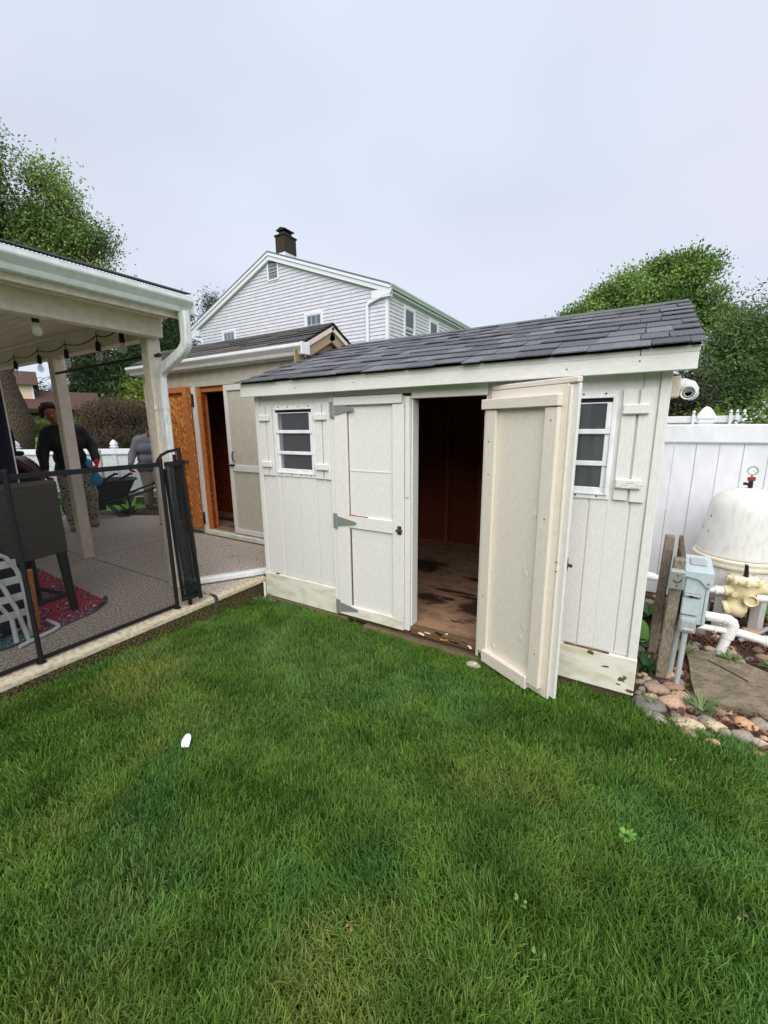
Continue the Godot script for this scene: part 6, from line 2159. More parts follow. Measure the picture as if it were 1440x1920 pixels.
func build_pool_corner() -> void:
	rng.seed = 91
	var b := MB.new()
	# sand filter
	var T := V(.765, 0, -4.1)
	var tx := Transform3D(Basis(), T)
	var s := thing("pool_filter", "big dome topped white pool filter tank with a pressure gauge beside the fence", "pool filter", T)
	b.lathe([Vector2(.268, .60), Vector2(.262, .66), Vector2(.252, .76), Vector2(.240, .88), Vector2(.229, .96), Vector2(.217, 1.005), Vector2(.19, 1.05), Vector2(.14, 1.085), Vector2(.08, 1.105), Vector2(.03, 1.112), Vector2(.001, 1.113)], 48, tx)
	part(s, "tank_lid", b, M.tank)
	b = MB.new()
	b.lathe([Vector2(.268, .596), Vector2(.288, .598), Vector2(.293, .588), Vector2(.293, .574), Vector2(.284, .564), Vector2(.289, .556), Vector2(.289, .535), Vector2(.28, .524), Vector2(.26, .522)], 48, tx)
	part(s, "clamp_band", b, M.ivory)
	var dirt := mat(C8(176, 164, 136), .7, TN.grime, V(6, 3, 6))
	for k in 16:
		var da := PI * 1.06 - .9 + k * .075 + rng.randfn(0, .03)
		var y0 := rng.randf_range(.64, .9)
		var hh := rng.randf_range(.03, .10)
		var rr := lerpf(.2655, .2305, (y0 - .6) / .36)
		b = MB.new()
		lump.seed = 300 + k
		b.blob(V(0, 0, 0), V(rng.randf_range(.006, .016), hh, .0012), Basis(), lump, 1.1, 10, 14)
		var bs := Basis(V(-sin(da), 0, cos(da)), V(cos(da) * -.106, .994, sin(da) * -.106), V(cos(da), .1, sin(da)))
		for i in b.v.size():
			b.v[i] = T + V(cos(da) * rr, y0, sin(da) * rr) + bs * b.v[i]
			b.n[i] = V(cos(da), .1, sin(da))
		if k % 2 == 0: part(s, "dirt_streak", b, dirt)
	b = MB.new()
	for k in 110:
		var a := TAU * k / 110.0
		var d := V(cos(a), 0, sin(a))
		b.box(V(-.0016, .6, .265), V(.0016, .618, .271), .0, tx * Transform3D(Basis(Vector3.UP, a), Vector3.ZERO))
	part(s, "thread_ribs", b, M.ivory)
	b = MB.new()
	b.lathe([Vector2(.262, .524), Vector2(.262, .46), Vector2(.255, .38), Vector2(.235, .31), Vector2(.20, .25), Vector2(.15, .205), Vector2(.09, .18), Vector2(.001, .17)], 48, tx)
	part(s, "tank_body", b, M.tank)
	for a in [.5, 2.0, 3.6, 5.2]:
		var o := T + V(cos(a) * .175, 0, sin(a) * .175)
		b = MB.new()
		var bs := Basis(Vector3.UP, -a)
		b.box(V(-.035, .02, -.045), V(.035, .30, .045), .008, Transform3D(bs, o))
		b.box(V(.03, .02, -.02), V(.042, .30, .02), .004, Transform3D(bs, o))
		part(s, "leg", b, M.tank)
	b = MB.new()
	b.tube([T + V(0, 1.10, 0), T + V(0, 1.165, 0)], [.016, .014], 12)
	b.tube([T + V(0, 1.14, 0), T + V(-.042, 1.145, .01)], .011, 10)
	part(s, "bleed_valve", b, M.black)
	b = MB.new()
	b.box(V(-.026, 1.166, -.010), V(.026, 1.196, .010), .004, Transform3D(Basis(Vector3.UP, .5), T))
	part(s, "red_knob", b, mat(C8(150, 40, 38), .5))
	b = MB.new()
	b.tube([T + V(0, 1.196, 0), T + V(0, 1.215, 0)], .007, 8)
	var gf := Transform3D(Basis(Vector3.UP, -.16) * Basis(V(1, 0, 0), PI / 2 - .15), T + V(0, 1.243, .0))
	b.lathe([Vector2(.001, -.016), Vector2(.032, -.014), Vector2(.034, .008), Vector2(.034, .014), Vector2(.028, .014), Vector2(.027, .009)], 24, gf)
	var ga := part(s, "gauge", b, M.steel)
	b = MB.new()
	b.lathe([Vector2(.0275, .0088), Vector2(.014, .0092), Vector2(.001, .0092)], 24, gf)
	part(ga, "dial", b, M.white)
	b = MB.new()
	b.box(V(-.001, .0094, -.003), V(.001, .0102, .02), .0, gf * Transform3D(Basis(Vector3.UP, .9), Vector3.ZERO))
	for k in 9:
		b.box(V(-.0008, .0094, .020), V(.0008, .0099, .025), .0, gf * Transform3D(Basis(Vector3.UP, -2.2 + k * .55), Vector3.ZERO))
	part(ga, "needle", b, M.black)
	# multiport valve
	var c := V(.766, 0, -3.77)
	var cx := Transform3D(Basis(), c)
	s = thing("multiport_valve", "yellowish six way valve with black handle on the front of the filter tank", "valve", c + V(0, .2, 0))
	b = MB.new()
	b.lathe([Vector2(.001, .50), Vector2(.09, .498), Vector2(.098, .488), Vector2(.098, .470), Vector2(.085, .462), Vector2(.08, .43), Vector2(.076, .38), Vector2(.07, .345), Vector2(.05, .325), Vector2(.001, .32)], 32, cx)
	part(s, "valve_body", b, M.valve)
	for k in 8:
		var a := TAU * k / 8.0
		b = MB.new()
		b.lathe([Vector2(.001, .504), Vector2(.014, .503), Vector2(.016, .49), Vector2(.016, .47), Vector2(.012, .46), Vector2(.001, .46)], 10, Transform3D(Basis(), c + V(cos(a) * .094, 0, sin(a) * .094)))
		part(s, "flange_bolt", b, M.valve)
	b = MB.new()
	b.lathe([Vector2(.001, .512), Vector2(.06, .508), Vector2(.078, .5)], 24, cx)
	part(s, "valve_lid", b, M.ivory)
	b = MB.new()
	b.tube([c + V(0, .505, 0), c + V(-.003, .54, .01), c + V(-.012, .60, .03)], [.026, .021, .017], 10, true, 1.0, .6)
	part(s, "handle", b, M.black)
	b = MB.new()
	b.tube([c + V(0, .40, 0), c + V(-.10, .39, .02), c + V(-.115, .388, .023)], [.042, .038, .042], 16)
	part(s, "side_port", b, M.valve)
	b = MB.new()
	b.tube([c + V(0, .42, 0), c + V(.12, .44, 0)], .04, 16)
	part(s, "side_port", b, M.valve)
	b = MB.new()
	b.tube([c + V(.02, .365, .02), c + V(.028, .365, .10)], .036, 18)
	b.lathe([Vector2(.03, -.01), Vector2(.043, -.01), Vector2(.043, .012), Vector2(.034, .014), Vector2(.031, .0)], 20, Transform3D(Basis(V(1, 0, 0), PI / 2), c + V(.028, .365, .10)))
	part(s, "front_port", b, M.valve)
	b = MB.new()
	b.tube([c + V(-.055, .385, .05), c + V(-.06, .385, .085)], .018, 12)
	part(s, "sight_glass", b, M.valve)
	b = MB.new()
	lump.seed = 2
	b.blob(c + V(-.035, .268, .03), V(.07, .062, .065), Basis(), lump, .03, 12, 18)
	b.tube([c + V(-.02, .33, 0), c + V(-.03, .28, .02)], .06, 16)
	b.lathe([Vector2(.03, -.012), Vector2(.05, -.012), Vector2(.05, .016), Vector2(.036, .018)], 20, Transform3D(Basis(V(0, 0, 1), PI / 2 + .3), c + V(-.09, .27, .05)))
	b.tube([c + V(-.03, .25, 0), c + V(-.01, .24, -.2)], .05, 14)
	part(s, "union_elbow", b, M.valve)
	lump.seed = 0
	# white pipes
	s = thing("pool_pipes", "white plastic pipes with elbows joining the valve and running along the rocks", "pipes", V(.7, 0, -3.6))
	var P := func(pts: Array, r: float, called := "pipe") -> void:
		var m := MB.new()
		m.tube(pts, r, 16)
		part(s, called, m, M.pvc)
	P.call([c + V(-.115, .388, .023), c + V(-.36, .372, .06)], .024)
	P.call([c + V(-.112, .388, .0225), c + V(-.17, .384, .031)], .031, "coupling")
	P.call([c + V(-.155, .385, .029), c + V(-.165, .3845, .030)], .035, "union_ring")
	P.call([c + V(.12, .44, 0), c + V(.6, .46, -.02)], .026)
	P.call([c + V(.12, .44, 0), c + V(.2, .443, -.003)], .034, "coupling")
	P.call([c + V(.07, .375, .04), c + V(.13, .38, .05), c + V(.6, .36, .05)], .026)
	P.call([c + V(.13, .38, .05), c + V(.21, .379, .05)], .034, "coupling")
	P.call([V(.628, -.02, -3.47), V(.655, .08, -3.485), V(.68, .18, -3.50)], .029)
	P.call([V(.668, .13, -3.495), V(.685, .20, -3.503), V(.688, .222, -3.504), V(.68, .245, -3.504), V(.66, .258, -3.503), V(.63, .262, -3.50)], .037, "elbow")
	P.call([V(.64, .262, -3.50), V(.50, .266, -3.49)], .033, "grey_sleeve")
	P.call([V(.33, .215, -3.42), V(.50, .19, -3.46), V(.69, .178, -3.50)], .021)
	P.call([V(.685, .185, -3.505), V(.78, .16, -3.53), V(.90, .13, -3.56)], .029)
	P.call([V(.87, .138, -3.553), V(.93, .122, -3.568), V(.97, .14, -3.58), V(.985, .2, -3.585)], .038, "elbow")
	P.call([V(.985, .17, -3.585), V(1.0, .42, -3.6)], .031)
	P.call([V(.585, .18, -3.475), V(.592, .179, -3.477)], .028, "coupling")
	P.call([V(.02, .372, -3.95), V(.285, .352, -3.9)], .026)
	P.call([V(.18, .360, -3.92), V(.23, .356, -3.91)], .034, "coupling")
	b = MB.new()
	b.tube([V(.40, .22, -3.40), V(.46, .245, -3.44), V(.53, .255, -3.48), V(.50, .22, -3.45), V(.43, .18, -3.40)], .022, 10)
	part(s, "cable_boot", b, M.blackrough)
	b = MB.new()
	b.tube([V(.78, .03, -3.72), V(.86, .07, -3.76), V(.94, .12, -3.82), V(1.06, .15, -3.9), V(1.2, .16, -3.95)], .015, 10)
	solo("grey_hose", "thin grey hose curving through the rocks below the valve", "hose", b, M.conduit)
	# wooden stand with its boxes
	s = thing("electrical_stand", "weathered wooden stand of posts and boards carrying the electrical boxes", "stand", V(.29, 0, -3.08))
	b = MB.new()
	var lean := Basis(V(0, 0, 1), .02)
	b.box(V(-.03, -.1, -.035), V(.028, .80, .035), .005, Transform3D(Basis(V(0, 0, 1), -.02), V(.274, 0, -2.965)))
	part(s, "post", b, M.postwood)
	b = MB.new()
	b.box(V(-.028, -.1, -.03), V(.026, .868, .03), .005, Transform3D(Basis(V(0, 0, 1), -.02), V(.232, 0, -3.265)))
	part(s, "post", b, M.postwood)
	for k in 4:
		b = MB.new()
		var y0 := .295 + k * .125
		var y1 := y0 + .119
		b.box(V(.300, y0, -3.29), V(.322, y1, -2.985), .004)
		part(s, "board", b, M.darkwood)
	b = MB.new()
	b.prism(PackedVector2Array([Vector2(2.985, .795), Vector2(3.29, .795), Vector2(3.29, .87), Vector2(2.985, .792)]), .3, .322, Transform3D(Basis(V(0, 0, -1), V(0, 1, 0), V(1, 0, 0)), Vector3.ZERO))
	part(s, "board", b, M.darkwood)
	b = MB.new()
	b.box(V(.244, .63, -2.928), V(.318, .745, -2.872), .005)
	var bo := solo("outlet_box", "small grey metal outlet box with a worn cover on the front post", "outlet box", b, M.greybox)
	b = MB.new()
	b.box(V(.248, .635, -2.872), V(.314, .741, -2.868), .002)
	part(bo, "cover_plate", b, M.steel)
	b = MB.new()
	for q in [[.281, .722], [.281, .712], [.281, .66], [.281, .652]]:
		b.tube([V(q[0], q[1], -2.868), V(q[0], q[1], -2.8665)], .0035, 8)
	b.tube([V(.262, .69, -2.867), V(.275, .678, -2.866), V(.292, .68, -2.866), V(.302, .698, -2.867)], .003, 6)
	part(bo, "slots", b, M.dark)
	# control panel
	b = MB.new()
	b.box(V(.326, .40, -3.14), V(.452, .722, -2.948), .008)
	s = solo("control_panel", "pale blue grey electrical control panel box with a stepped lid", "control box", b, M.bluebox)
	b = MB.new()
	b.prism(PackedVector2Array([Vector2(2.935, .70), Vector2(3.15, .77), Vector2(3.15, .782), Vector2(2.935, .735)]), .322, .46, Transform3D(Basis(V(0, 0, -1), V(0, 1, 0), V(1, 0, 0)), Vector3.ZERO))
	part(s, "lid", b, M.bluebox)
	b = MB.new()
	b.prism(PackedVector2Array([Vector2(.322, .735), Vector2(.46, .735), Vector2(.46, .652), Vector2(.43, .652), Vector2(.395, .69), Vector2(.322, .705)]), -2.947, -2.934, Transform3D())
	part(s, "lid_front", b, M.bluebox)
	b = MB.new()
	b.box(V(.352, -.003, -.055), V(.43, .0015, .03), .001, Transform3D(Basis(V(1, 0, 0), .235), V(0, .766, -3.045)))
	part(s, "notice", b, M.greybox)
	b = MB.new()
	b.tube([V(.437, .672, -2.933), V(.437, .672, -2.931)], .007, 10)
	part(s, "badge", b, mat(C8(150, 110, 140), .5))
	part(s, "seam", bx(V(.432, .405, -2.9479), V(.4345, .645, -2.9465), .0), M.dark)
	b = MB.new()
	b.box(V(.324, .468, -2.946), V(.408, .578, -2.915), .006)
	var cv := part(s, "receptacle_cover", b, M.bluebox)
	b = MB.new()
	b.box(V(.326, .575, -2.945), V(.41, .60, -2.912), .006)
	part(cv, "hinge_lug", b, M.steel)
	b = MB.new()
	b.tube([V(.365, .588, -2.912), V(.365, .588, -2.906)], .008, 10)
	b.tube([V(.35, .588, -2.91), V(.395, .586, -2.91)], .003, 6)
	part(cv, "hasp", b, M.dark)
	b = MB.new()
	b.box(V(.322, .366, -2.944), V(.404, .462, -2.878), .008)
	s = solo("socket_box", "grey weatherproof socket box with lifted flap below the control panel", "socket box", b, M.greybox)
	b = MB.new()
	b.box(V(.328, .382, -2.878), V(.398, .45, -2.868), .004)
	part(s, "flap", b, M.conduit)
	part(s, "pull_tab", bx(V(.345, .395, -2.868), V(.39, .402, -2.866), .0005), M.ivory)
	for q in [["thicker grey electrical conduit rising beside the front wooden post", V(.315, -.05, -2.985), V(.33, .40, -3.0), .0185], ["thinner grey electrical conduit rising into the socket box", V(.348, -.03, -2.86), V(.36, .365, -2.91), .0145]]:
		b = MB.new()
		b.tube([q[1], q[2]], q[3], 14)
		solo("conduit", q[0], "conduit", b, M.conduit)
	# pipe stub under the eave at the shed corner
	s = thing("vent_pipe", "grey plastic pipe elbow with open mouth under the eave at the shed corner", "pipe", V(.15, 1.73, -2.8))
	b = MB.new()
	b.box(V(.119, 1.735, -2.86), V(.166, 1.845, -2.77), .006)
	part(s, "mount_box", b, M.taupe)
	b = MB.new()
	b.tube([V(.14, 1.80, -2.81), V(.18, 1.80, -2.82), V(.21, 1.79, -2.84), V(.225, 1.77, -2.86)], [.034, .036, .036, .034], 18)
	part(s, "elbow", b, M.alu_dirty)
	var mt := Transform3D(Basis(V(0, 0, 1), -.5) * Basis(V(1, 0, 0), 0.0), V(.205, 1.757, -2.80))
	var ax := (V(0, 1.6, 0) - V(.205, 1.757, -2.80)).normalized().lerp(V(-.35, .1, .6), .35).normalized()
	var u := ax.cross(Vector3.UP).normalized()
	var mo := Transform3D(Basis(u, ax, u.cross(ax)), V(.205, 1.757, -2.79))
	b = MB.new()
	b.lathe([Vector2(.030, -.14), Vector2(.034, -.12), Vector2(.034, .0), Vector2(.036, .012), Vector2(.032, .014), Vector2(.027, .006), Vector2(.026, -.08)], 24, mo)
	part(s, "mouth", b, M.alu_dirty)
	b = MB.new()
	b.lathe([Vector2(.022, -.02), Vector2(.022, .004), Vector2(.0175, .004), Vector2(.0175, -.03)], 20, mo)
	part(s, "inner_ring", b, M.alu_dirty)
	b = MB.new()
	b.lathe([Vector2(.026, -.03), Vector2(.001, -.03)], 20, mo)
	part(s, "dark_inside", b, M.gap)
	# flagstone
	var po := [Vector2(.435, -3.41), Vector2(.53, -3.375), Vector2(.62, -3.352), Vector2(.75, -3.35), Vector2(.86, -3.28), Vector2(1.2, -3.2), Vector2(1.3, -2.9), Vector2(1.05, -2.79), Vector2(.76, -2.765), Vector2(.60, -2.755), Vector2(.435, -2.752), Vector2(.43, -2.95), Vector2(.437, -3.2)]
	var fs := flat_poly(po, .0, .04)
	s = solo("flagstone", "large flat grey brown flagstone lying among the rocks", "flagstone", fs, M.slate)
	b = MB.new()
	b.box(V(-.125, .0402, -.004), V(.125, .0445, .004), .001, Transform3D(Basis(Vector3.UP, -.76), V(.635, 0, -3.18)))
	part(s, "crack", b, M.soil)
	# river stones
	var names := ["pinkish tan", "brown", "grey tan", "dark grey", "cream", "orange tan", "red brown", "olive grey", "pale grey"]
	var special := {0: "large brown oval stone against the foot of the front wooden post", 1: "large pinkish tan oval stone with pitted face right of the thin conduit", 3: "long dark grey stone below the shed corner at the grass edge", 10: "long grey tan stone half buried along the grass edge", 11: "long cream stone lying beside the grass below the dark grey pebble", 9: "small blue grey pebble below the pitted pinkish stone", 22: "large orange tan stone at the front edge of the flagstone", 24: "angular tan stone with orange patch left of the round grey stone", 26: "round grey stone in the middle of the rock border", 28: "greenish grey flat stone nearly covered by grass", 27: "orange streaked stone at the grass edge left of the greenish flat stone", 31: "small orange stone lowest of all at the right edge", 16: "narrow pinkish stone touching the foot of the thin conduit", 20: "red tan stone wedged against the flagstone near the weed", 38: "small orange stone beyond the flagstone beside the white pipe foot"}
	var list := [
		[0.249, -2.774, 0.061, 0.035, 0.02, 1], [0.322, -2.661, 0.066, 0.044, 0.15, 0], [0.217, -2.663, 0.038, 0.026, 0.15, 0], [0.201, -2.565, 0.072, 0.044, -0.17, 3],
		[0.159, -2.805, 0.035, 0.025, 0.35, 7], [0.200, -2.866, 0.027, 0.024, 0.53, 1], [0.156, -2.891, 0.018, 0.019, 0.53, 1], [0.169, -2.719, 0.020, 0.029, 0.53, 3],
		[0.151, -2.676, 0.023, 0.019, 0.53, 3], [0.332, -2.559, 0.031, 0.019, 0.37, 3], [0.244, -2.456, 0.070, 0.031, -0.37, 2], [0.370, -2.486, 0.081, 0.034, 0.34, 4],
		[0.373, -2.414, 0.042, 0.030, -0.49, 1], [0.411, -2.675, 0.049, 0.033, 0.53, 7], [0.365, -2.597, 0.024, 0.013, 0.53, 2], [0.402, -2.563, 0.042, 0.021, 0.53, 6],
		[0.374, -2.782, 0.041, 0.026, -0.49, 0], [0.335, -2.850, 0.053, 0.030, 0.13, 6], [0.327, -2.964, 0.036, 0.037, 0.53, 0], [0.373, -2.947, 0.019, 0.018, -0.15, 0],
		[0.539, -2.709, 0.036, 0.027, -0.37, 6], [0.594, -2.731, 0.028, 0.016, -0.10, 8], [0.637, -2.653, 0.051, 0.034, -0.22, 5], [0.710, -2.678, 0.045, 0.036, -0.89, 2],
		[0.504, -2.549, 0.045, 0.033, 0.37, 4], [0.539, -2.511, 0.025, 0.035, -0.30, 2], [0.607, -2.525, 0.045, 0.040, 0.18, 2], [0.473, -2.386, 0.033, 0.034, -0.26, 5],
		[0.565, -2.400, 0.063, 0.024, 0.39, 7], [0.677, -2.516, 0.031, 0.029, -0.05, 8], [0.704, -2.575, 0.019, 0.020, 0.18, 0], [0.653, -2.408, 0.027, 0.028, -0.02, 5],
		[0.453, -2.450, 0.044, 0.020, 0.19, 7], [0.561, -2.641, 0.025, 0.026, 0.16, 6], [0.456, -2.555, 0.026, 0.031, 0.53, 3], [0.502, -2.709, 0.032, 0.022, 0.53, 7],
		[0.538, -3.390, 0.041, 0.030, 0.31, 3], [0.591, -3.434, 0.030, 0.034, 0.53, 3], [0.720, -3.599, 0.032, 0.021, 0.01, 5], [0.735, -3.392, 0.032, 0.032, 0.53, 2],
		[0.875, -3.646, 0.034, 0.031, 0.30, 6], [0.883, -3.549, 0.039, 0.030, 0.02, 6], [0.706, -3.501, 0.033, 0.034, 0.53, 2], [0.477, -3.441, 0.042, 0.034, 0.31, 3],
		[0.132, -2.960, 0.022, 0.029, 0.53, 7], [0.507, -3.525, 0.035, 0.028, 0.53, 3], [0.646, -3.579, 0.027, 0.021, 0.53, 1],
	]
	for i in list.size():
		var q: Array = list[i]
		b = MB.new()
		var h: float = q[3]
		var wd: float = minf(q[2] * .85, h * 1.6)
		h *= 1.12
		lump.seed = i
		b.blob(V(q[0], h * .35, q[1]), V(q[2] * 1.1, h * .8, wd), Basis(Vector3.UP, q[4]) * Basis(V(0, 0, 1), rng.randfn(0, .08)), lump, .34, 9, 14)
		solo("river_stone", special[i] if special.has(i) else names[q[5]] + " rounded river stone " + near(q[0], q[1]), "stone", b, M.sandstone[q[5]], "river stones around the flagstone")
	for k in 110:
		var x := rng.randf_range(.14, 1.5)
		var z := rng.randf_range(-4.4, -2.45)
		if z > -2.5 + .12 * (x - .1): continue
		if x > .4 and x < 1.3 and z > -3.42 and z < -2.72: continue
		if Vector2(x - .765, z + 4.1).length() < .2: continue
		var r := rng.randf_range(.02, .05)
		b = MB.new()
		lump.seed = 100 + k
		b.blob(V(x, r * .2, z), V(r * rng.randf_range(1, 1.5), r * .7, r), Basis(Vector3.UP, rng.randf() * 6.0), lump, .34, 7, 10)
		var ci := rng.randi() % 9
		solo("river_stone", "small " + names[ci] + " stone " + near(x, z), "stone", b, M.sandstone[ci], "small stones filling the rock bed")
	lump.seed = 0
	var br := bx(V(.79, .03, -3.79), V(.89, .12, -3.72), .012)
	solo("stone_block", "square pinkish paving block lying beneath the white pipe run", "block", br, M.sandstone[0])
	# bark chips
	var chip := MB.new()
	for k in 5:
		chip.box(V(-.016, -.002, -.005), V(.016, .002, .005), .001, Transform3D(Basis.from_euler(V(rng.randfn(0, .4), rng.randf() * 6.0, rng.randfn(0, .4))), V(rng.randfn(0, .03), rng.randf() * .01, rng.randfn(0, .03))))
	var xf := []
	var cols := []
	for k in 1500:
		var x := rng.randf_range(.15, 1.9)
		var z := rng.randf_range(-4.45, -2.5)
		if k > 900:
			x = rng.randf_range(-8.4, -6.0)
			z = rng.randf_range(-4.9, -3.5)
			if z > lerpf(-3.35, -3.86, (x + 7.3) / 1.3): continue
		elif x > .42 and x < 1.2 and z > -3.42 and z < -2.74: continue
		xf.append(Transform3D(Basis(Vector3.UP, rng.randf() * 6.0), V(x, .018 if k < 900 else .036, z)))
		cols.append(Color(.10, .04, .024).lerp(Color(.20, .10, .07), rng.randf()))
	var cm := StandardMaterial3D.new()
	cm.vertex_color_use_as_albedo = true
	cm.roughness = .95
	var ch := foliage(self, "bark_chips", chip.mesh(cm), xf, cols)
	tag(ch, "reddish bark chips scattered over the beds", "mulch", "", "stuff")
	var lit := MB.new()
	for k in 46:
		var p := V(rng.randf_range(-4.9, -3.1), .2025, rng.randf_range(-3.3, -2.15))
		if k > 30: p = V(rng.randf_range(-6.5, -5.2), .2025, rng.randf_range(-3.4, -2.2))
		lit.box(V(-.016, 0, -.004) * rng.randf_range(.4, 1.2), V(.016, .003, .004) * rng.randf_range(.4, 1.2), .0, Transform3D(Basis(Vector3.UP, rng.randf() * 6.0), p))
	solo("leaf_litter", "dark bits of leaf and bark scattered on the open concrete", "litter", lit, M.gap, "", "stuff")
	# plants between the stones
	plant("weed", "feathery green weed growing at the front left corner of the flagstone", V(.45, .02, -2.66), 70, .11, .006, .35, Color(.14, .22, .08))
	plant("weed", "small grassy weed on the dark grey stone by the shed corner", V(.20, .05, -2.56), 22, .07, .004, .3, Color(.16, .24, .09))
	plant("fern", "dark green ferny plant between the shed corner and the wooden posts", V(.19, .02, -2.98), 30, .13, .016, .4, Color(.03, .09, .03))
	plant("hosta", "broad leaved light green plant behind the wooden posts", V(.19, .03, -3.34), 11, .22, .06, .5, Color(.12, .26, .05))
	plant("ivy", "dark leafy plant at the back against the white fence", V(.2, .05, -3.75), 34, .26, .05, .4, Color(.035, .09, .025))
	plant("weed", "grassy weed at the foot of the white upright pipe", V(.675, .03, -3.37), 34, .09, .006, .4, Color(.13, .22, .07))
	plant("weed", "spreading weed at the right edge beyond the flagstone", V(.9, .03, -3.36), 40, .10, .007, .4, Color(.12, .22, .07))
	plant("leafy_plant", "light green leafy plant right of the filter tank foot", V(1.02, .03, -4.3), 16, .16, .05, .4, Color(.13, .26, .07))
	plant("weed", "yellow green weed under the socket box", V(.41, .02, -3.3), 30, .14, .007, .3, Color(.12, .2, .05))
	plant("shrub", "bright green young shrub in the mulch beside the workman in grey", V(-7.9, .03, -3.95), 40, .34, .07, .3, Color(.13, .25, .05))
	plant("weed", "pale leafy weed at the mossy patio edge by the shed corner", V(-2.86, .0, -2.47), 40, .08, .012, .4, Color(.2, .3, .12))
	plant("weed", "pale leafy weed under the white standpipe", V(-2.74, .0, -2.5), 30, .06, .010, .4, Color(.2, .3, .12))
	b = MB.new()
	b.tube([V(-2.885, -.02, -2.56), V(-2.887, .165, -2.565)], .013, 12)
	solo("standpipe", "short white plastic pipe stub at the left corner of the cream shed", "pipe", b, M.pvc)

# ---------------------------------------------------------------- grass
func lawn_edge(x: float) -> float:
	if x < .12: return -2.535
	return -2.50 + .14 * (x - .12) + .10 * maxf(0.0, x - .8)

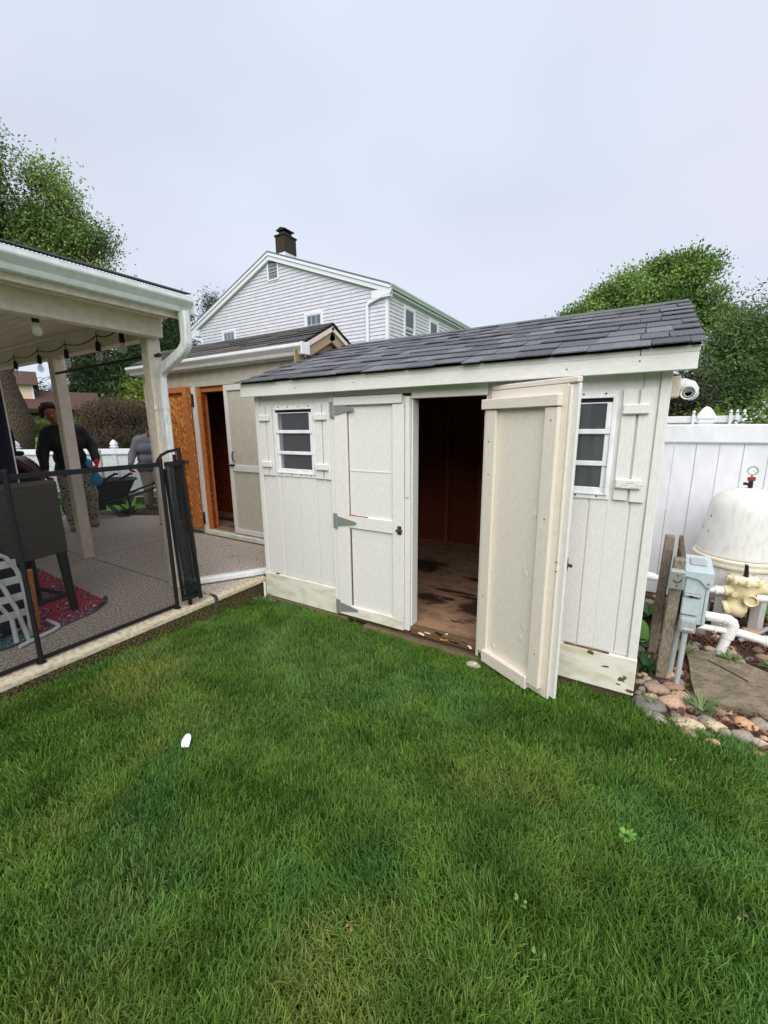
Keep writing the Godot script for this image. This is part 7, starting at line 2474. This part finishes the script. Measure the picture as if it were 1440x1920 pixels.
func build_lawn() -> void:
	rng.seed = 400
	var meshes := []
	for k in 6:
		var b := MB.new()
		for i in 15:
			var o := V(rng.randfn(0, .015), 0, rng.randfn(0, .015))
			var a := rng.randf() * TAU
			var d := V(cos(a), 0, sin(a))
			var l := rng.randf_range(.028, .070)
			var w := rng.randf_range(.0010, .0022)
			var bend := rng.randf_range(.15, .85)
			var g := rng.randf_range(.5, 1.45)
			b.col = Color(g, g, g * rng.randf_range(.8, 1.2))
			if rng.randf() < .09: b.col = Color(2.7, 1.45, 1.9) * g
			if rng.randf() < .10: b.col = Color(1.5, 1.35, 1.7) * g
			var sd := d.cross(Vector3.UP).rotated(Vector3.UP, rng.randfn(0, .5))
			var p0 := o
			var p1 := o + V(0, l * .45, 0) + d * l * bend * .18
			var p2 := o + V(0, l * (.8 - bend * .12), 0) + d * l * bend * .5
			var p3 := o + V(0, l * (1.0 - bend * .42), 0) + d * l * bend * .92
			var nm := (V(0, .75, 0) - d * .6).normalized()
			var q := b.v.size()
			for e in [[p0, .8], [p1, 1.0], [p2, .75]]:
				b.vert(e[0] - sd * w * e[1], (nm - sd * .35).normalized())
				b.vert(e[0] + sd * w * e[1], (nm + sd * .35).normalized())
			b.vert(p3, nm)
			for t in [0, 3, 1, 0, 2, 3, 2, 5, 3, 2, 4, 5, 4, 6, 5]: b.ix.append(q + t)
		meshes.append(b)
	var gm := leaf_mat(.9, .5)
	gm.metallic_specular = .3
	var f := FastNoiseLite.new()
	f.frequency = .55
	f.fractal_octaves = 3
	f.seed = 12
	var f2 := FastNoiseLite.new()
	f2.frequency = 2.2
	f2.fractal_octaves = 3
	f2.seed = 13
	var xf := [[], [], [], [], [], []]
	var cols := [[], [], [], [], [], []]
	var n := 0
	for k in 62000:
		var x := rng.randf_range(-2.945, 2.6)
		var z := rng.randf_range(-2.56, 1.0)
		if z < lawn_edge(x) + rng.randfn(0, .015): continue
		if x > -1.75 and x < -.72 and z < -2.50: continue
		if x < -2.90 and rng.randf() < .5: continue
		var ang := f.get_noise_2d(x * 1.3, z * 1.3) * 7.0 + .9
		var tilt := .22 + .3 * absf(f.get_noise_2d(x * 2.0 + 40.0, z * 2.0)) + rng.randfn(0, .22)
		ang += rng.randfn(0, .7)
		var ax := V(sin(ang), 0, -cos(ang))
		var hs := 1.0 + .45 * f2.get_noise_2d(x, z)
		if z < -2.35 or x < -2.8: hs *= .8
		var q := Basis(ax, tilt) * Basis(Vector3.UP, rng.randf() * TAU)
		q = q.scaled_local(V(1.05, hs, 1.05) * rng.randf_range(.8, 1.2))
		var i := rng.randi() % 6
		xf[i].append(Transform3D(q, V(x, gh(x, z) + .008 * f2.get_noise_2d(x * 2.0, z * 2.0), z)))
		var t := clampf(.5 + .75 * f2.get_noise_2d(x * 1.2 + 9.0, z * 1.2) + rng.randfn(0, .14), 0, 1)
		var c := Color(.090, .190, .030).lerp(Color(.205, .385, .062), t)
		var yl := smoothstep(.02, .36, f.get_noise_2d(x * 1.5 + 70.0, z * 1.5) + .13 * rng.randfn(0, 1)) * smoothstep(-2.2, -1.2, z)
		c = c.lerp(Color(.31, .37, .085), yl * .75)
		var bl := smoothstep(.1, .4, f.get_noise_2d(x * 1.7 - 50.0, z * 1.7))
		c = c.lerp(Color(.11, .29, .09), bl * .4)
		var lp := exp(-(pow((x + 1.75) / .55, 2.0) + pow((z + 1.9) / .45, 2.0)))
		c = c.lerp(Color(.20, .37, .10), lp * .6)
		cols[i].append(c)
		n += 1
	for i in 6:
		var o := foliage(self, "grass", meshes[i].mesh(gm), xf[i], cols[i])
		tag(o, "mown green lawn grass in front of the cream shed", "grass", "", "stuff")
	# rough grass strip beyond the patio
	for i in 6:
		xf[i] = []
		cols[i] = []
	for k in 5000:
		var x := rng.randf_range(-12.5, -7.4)
		var z := rng.randf_range(-6.2, -3.2)
		var s := V(x + 10.92, 0, z + 5.30).dot(V(.52, 0, .854))
		if s < .06 or s > 1.5: continue
		xf[k % 6].append(Transform3D(Basis(Vector3.UP, rng.randf() * 6.0).scaled(Vector3.ONE * 1.6), V(x, 0, z)))
		cols[k % 6].append(Color(.06, .13, .03).lerp(Color(.12, .2, .05), rng.randf()))
	var strip := foliage(self, "grass_strip", meshes[0].mesh(gm), xf[0] + xf[1] + xf[2] + xf[3] + xf[4] + xf[5], cols[0] + cols[1] + cols[2] + cols[3] + cols[4] + cols[5])
	tag(strip, "grass strip along the low back fence", "grass", "", "stuff")
	# small things on the lawn
	var b := MB.new()
	var sc := PackedVector2Array([Vector2(-.022, -.03), Vector2(-.008, -.036), Vector2(.008, -.028), Vector2(.018, -.012), Vector2(.026, .012), Vector2(.03, .026), Vector2(.012, .03), Vector2(-.006, .032), Vector2(-.016, .02), Vector2(-.024, .0)])
	b.prism(sc, -.002, .0, Transform3D(Basis.from_euler(V(PI / 2 + .35, 0.35, 0)), V(-1.765, .066 + gh(-1.765, -1.0), -1.0)))
	b.tri(V(-1.77, .07, -1.02), V(-1.745, .084, -1.0), V(-1.755, .074, -.98), V(0, 1, 0))
	solo("paper_scrap", "crumpled white scrap lying on the lawn", "litter", b, M.white)
	b = MB.new()
	lump.seed = 6
	b.blob(V(-.80, .02, -2.45), V(.055, .022, .035), Basis(), lump, .3, 8, 12)
	solo("pale_stone", "flat pale stone in the grass below the open doorway", "stone", b, M.sandstone[8])
	lump.seed = 0
	b = MB.new()
	b.box(V(-.79, .034, -2.435), V(-.772, .05, -2.425), .003)
	solo("white_chip", "tiny white chip on the pale stone by the doorway", "litter", b, M.white)
	for q in [[.11, -1.56, 24, .030, .0075, "bright lime weed with lobed leaves standing out on the right of the lawn"], [-.18, -1.13, 5, .018, .010, "small clover weed in the lower middle of the lawn"], [-.10, -1.02, 5, .015, .009, "tiny clover weed just below the other clover"]]:
		plant("lawn_weed", q[5], V(q[0], .075, q[1]), q[2], q[3], q[4], .5, Color(.15, .33, .065))
	for q in [[.42, -1.45, "brown dead leaf lying on the lawn at the right edge"], [-.62, -.80, "tan dead leaf on the lawn at the bottom centre"], [.28, -2.1, "small tan dead leaf on the lawn near the rock border"]]:
		plant("dead_leaf", q[2], V(q[0], .075, q[1]), 2, .018, .009, .8, Color(.26, .17, .09))
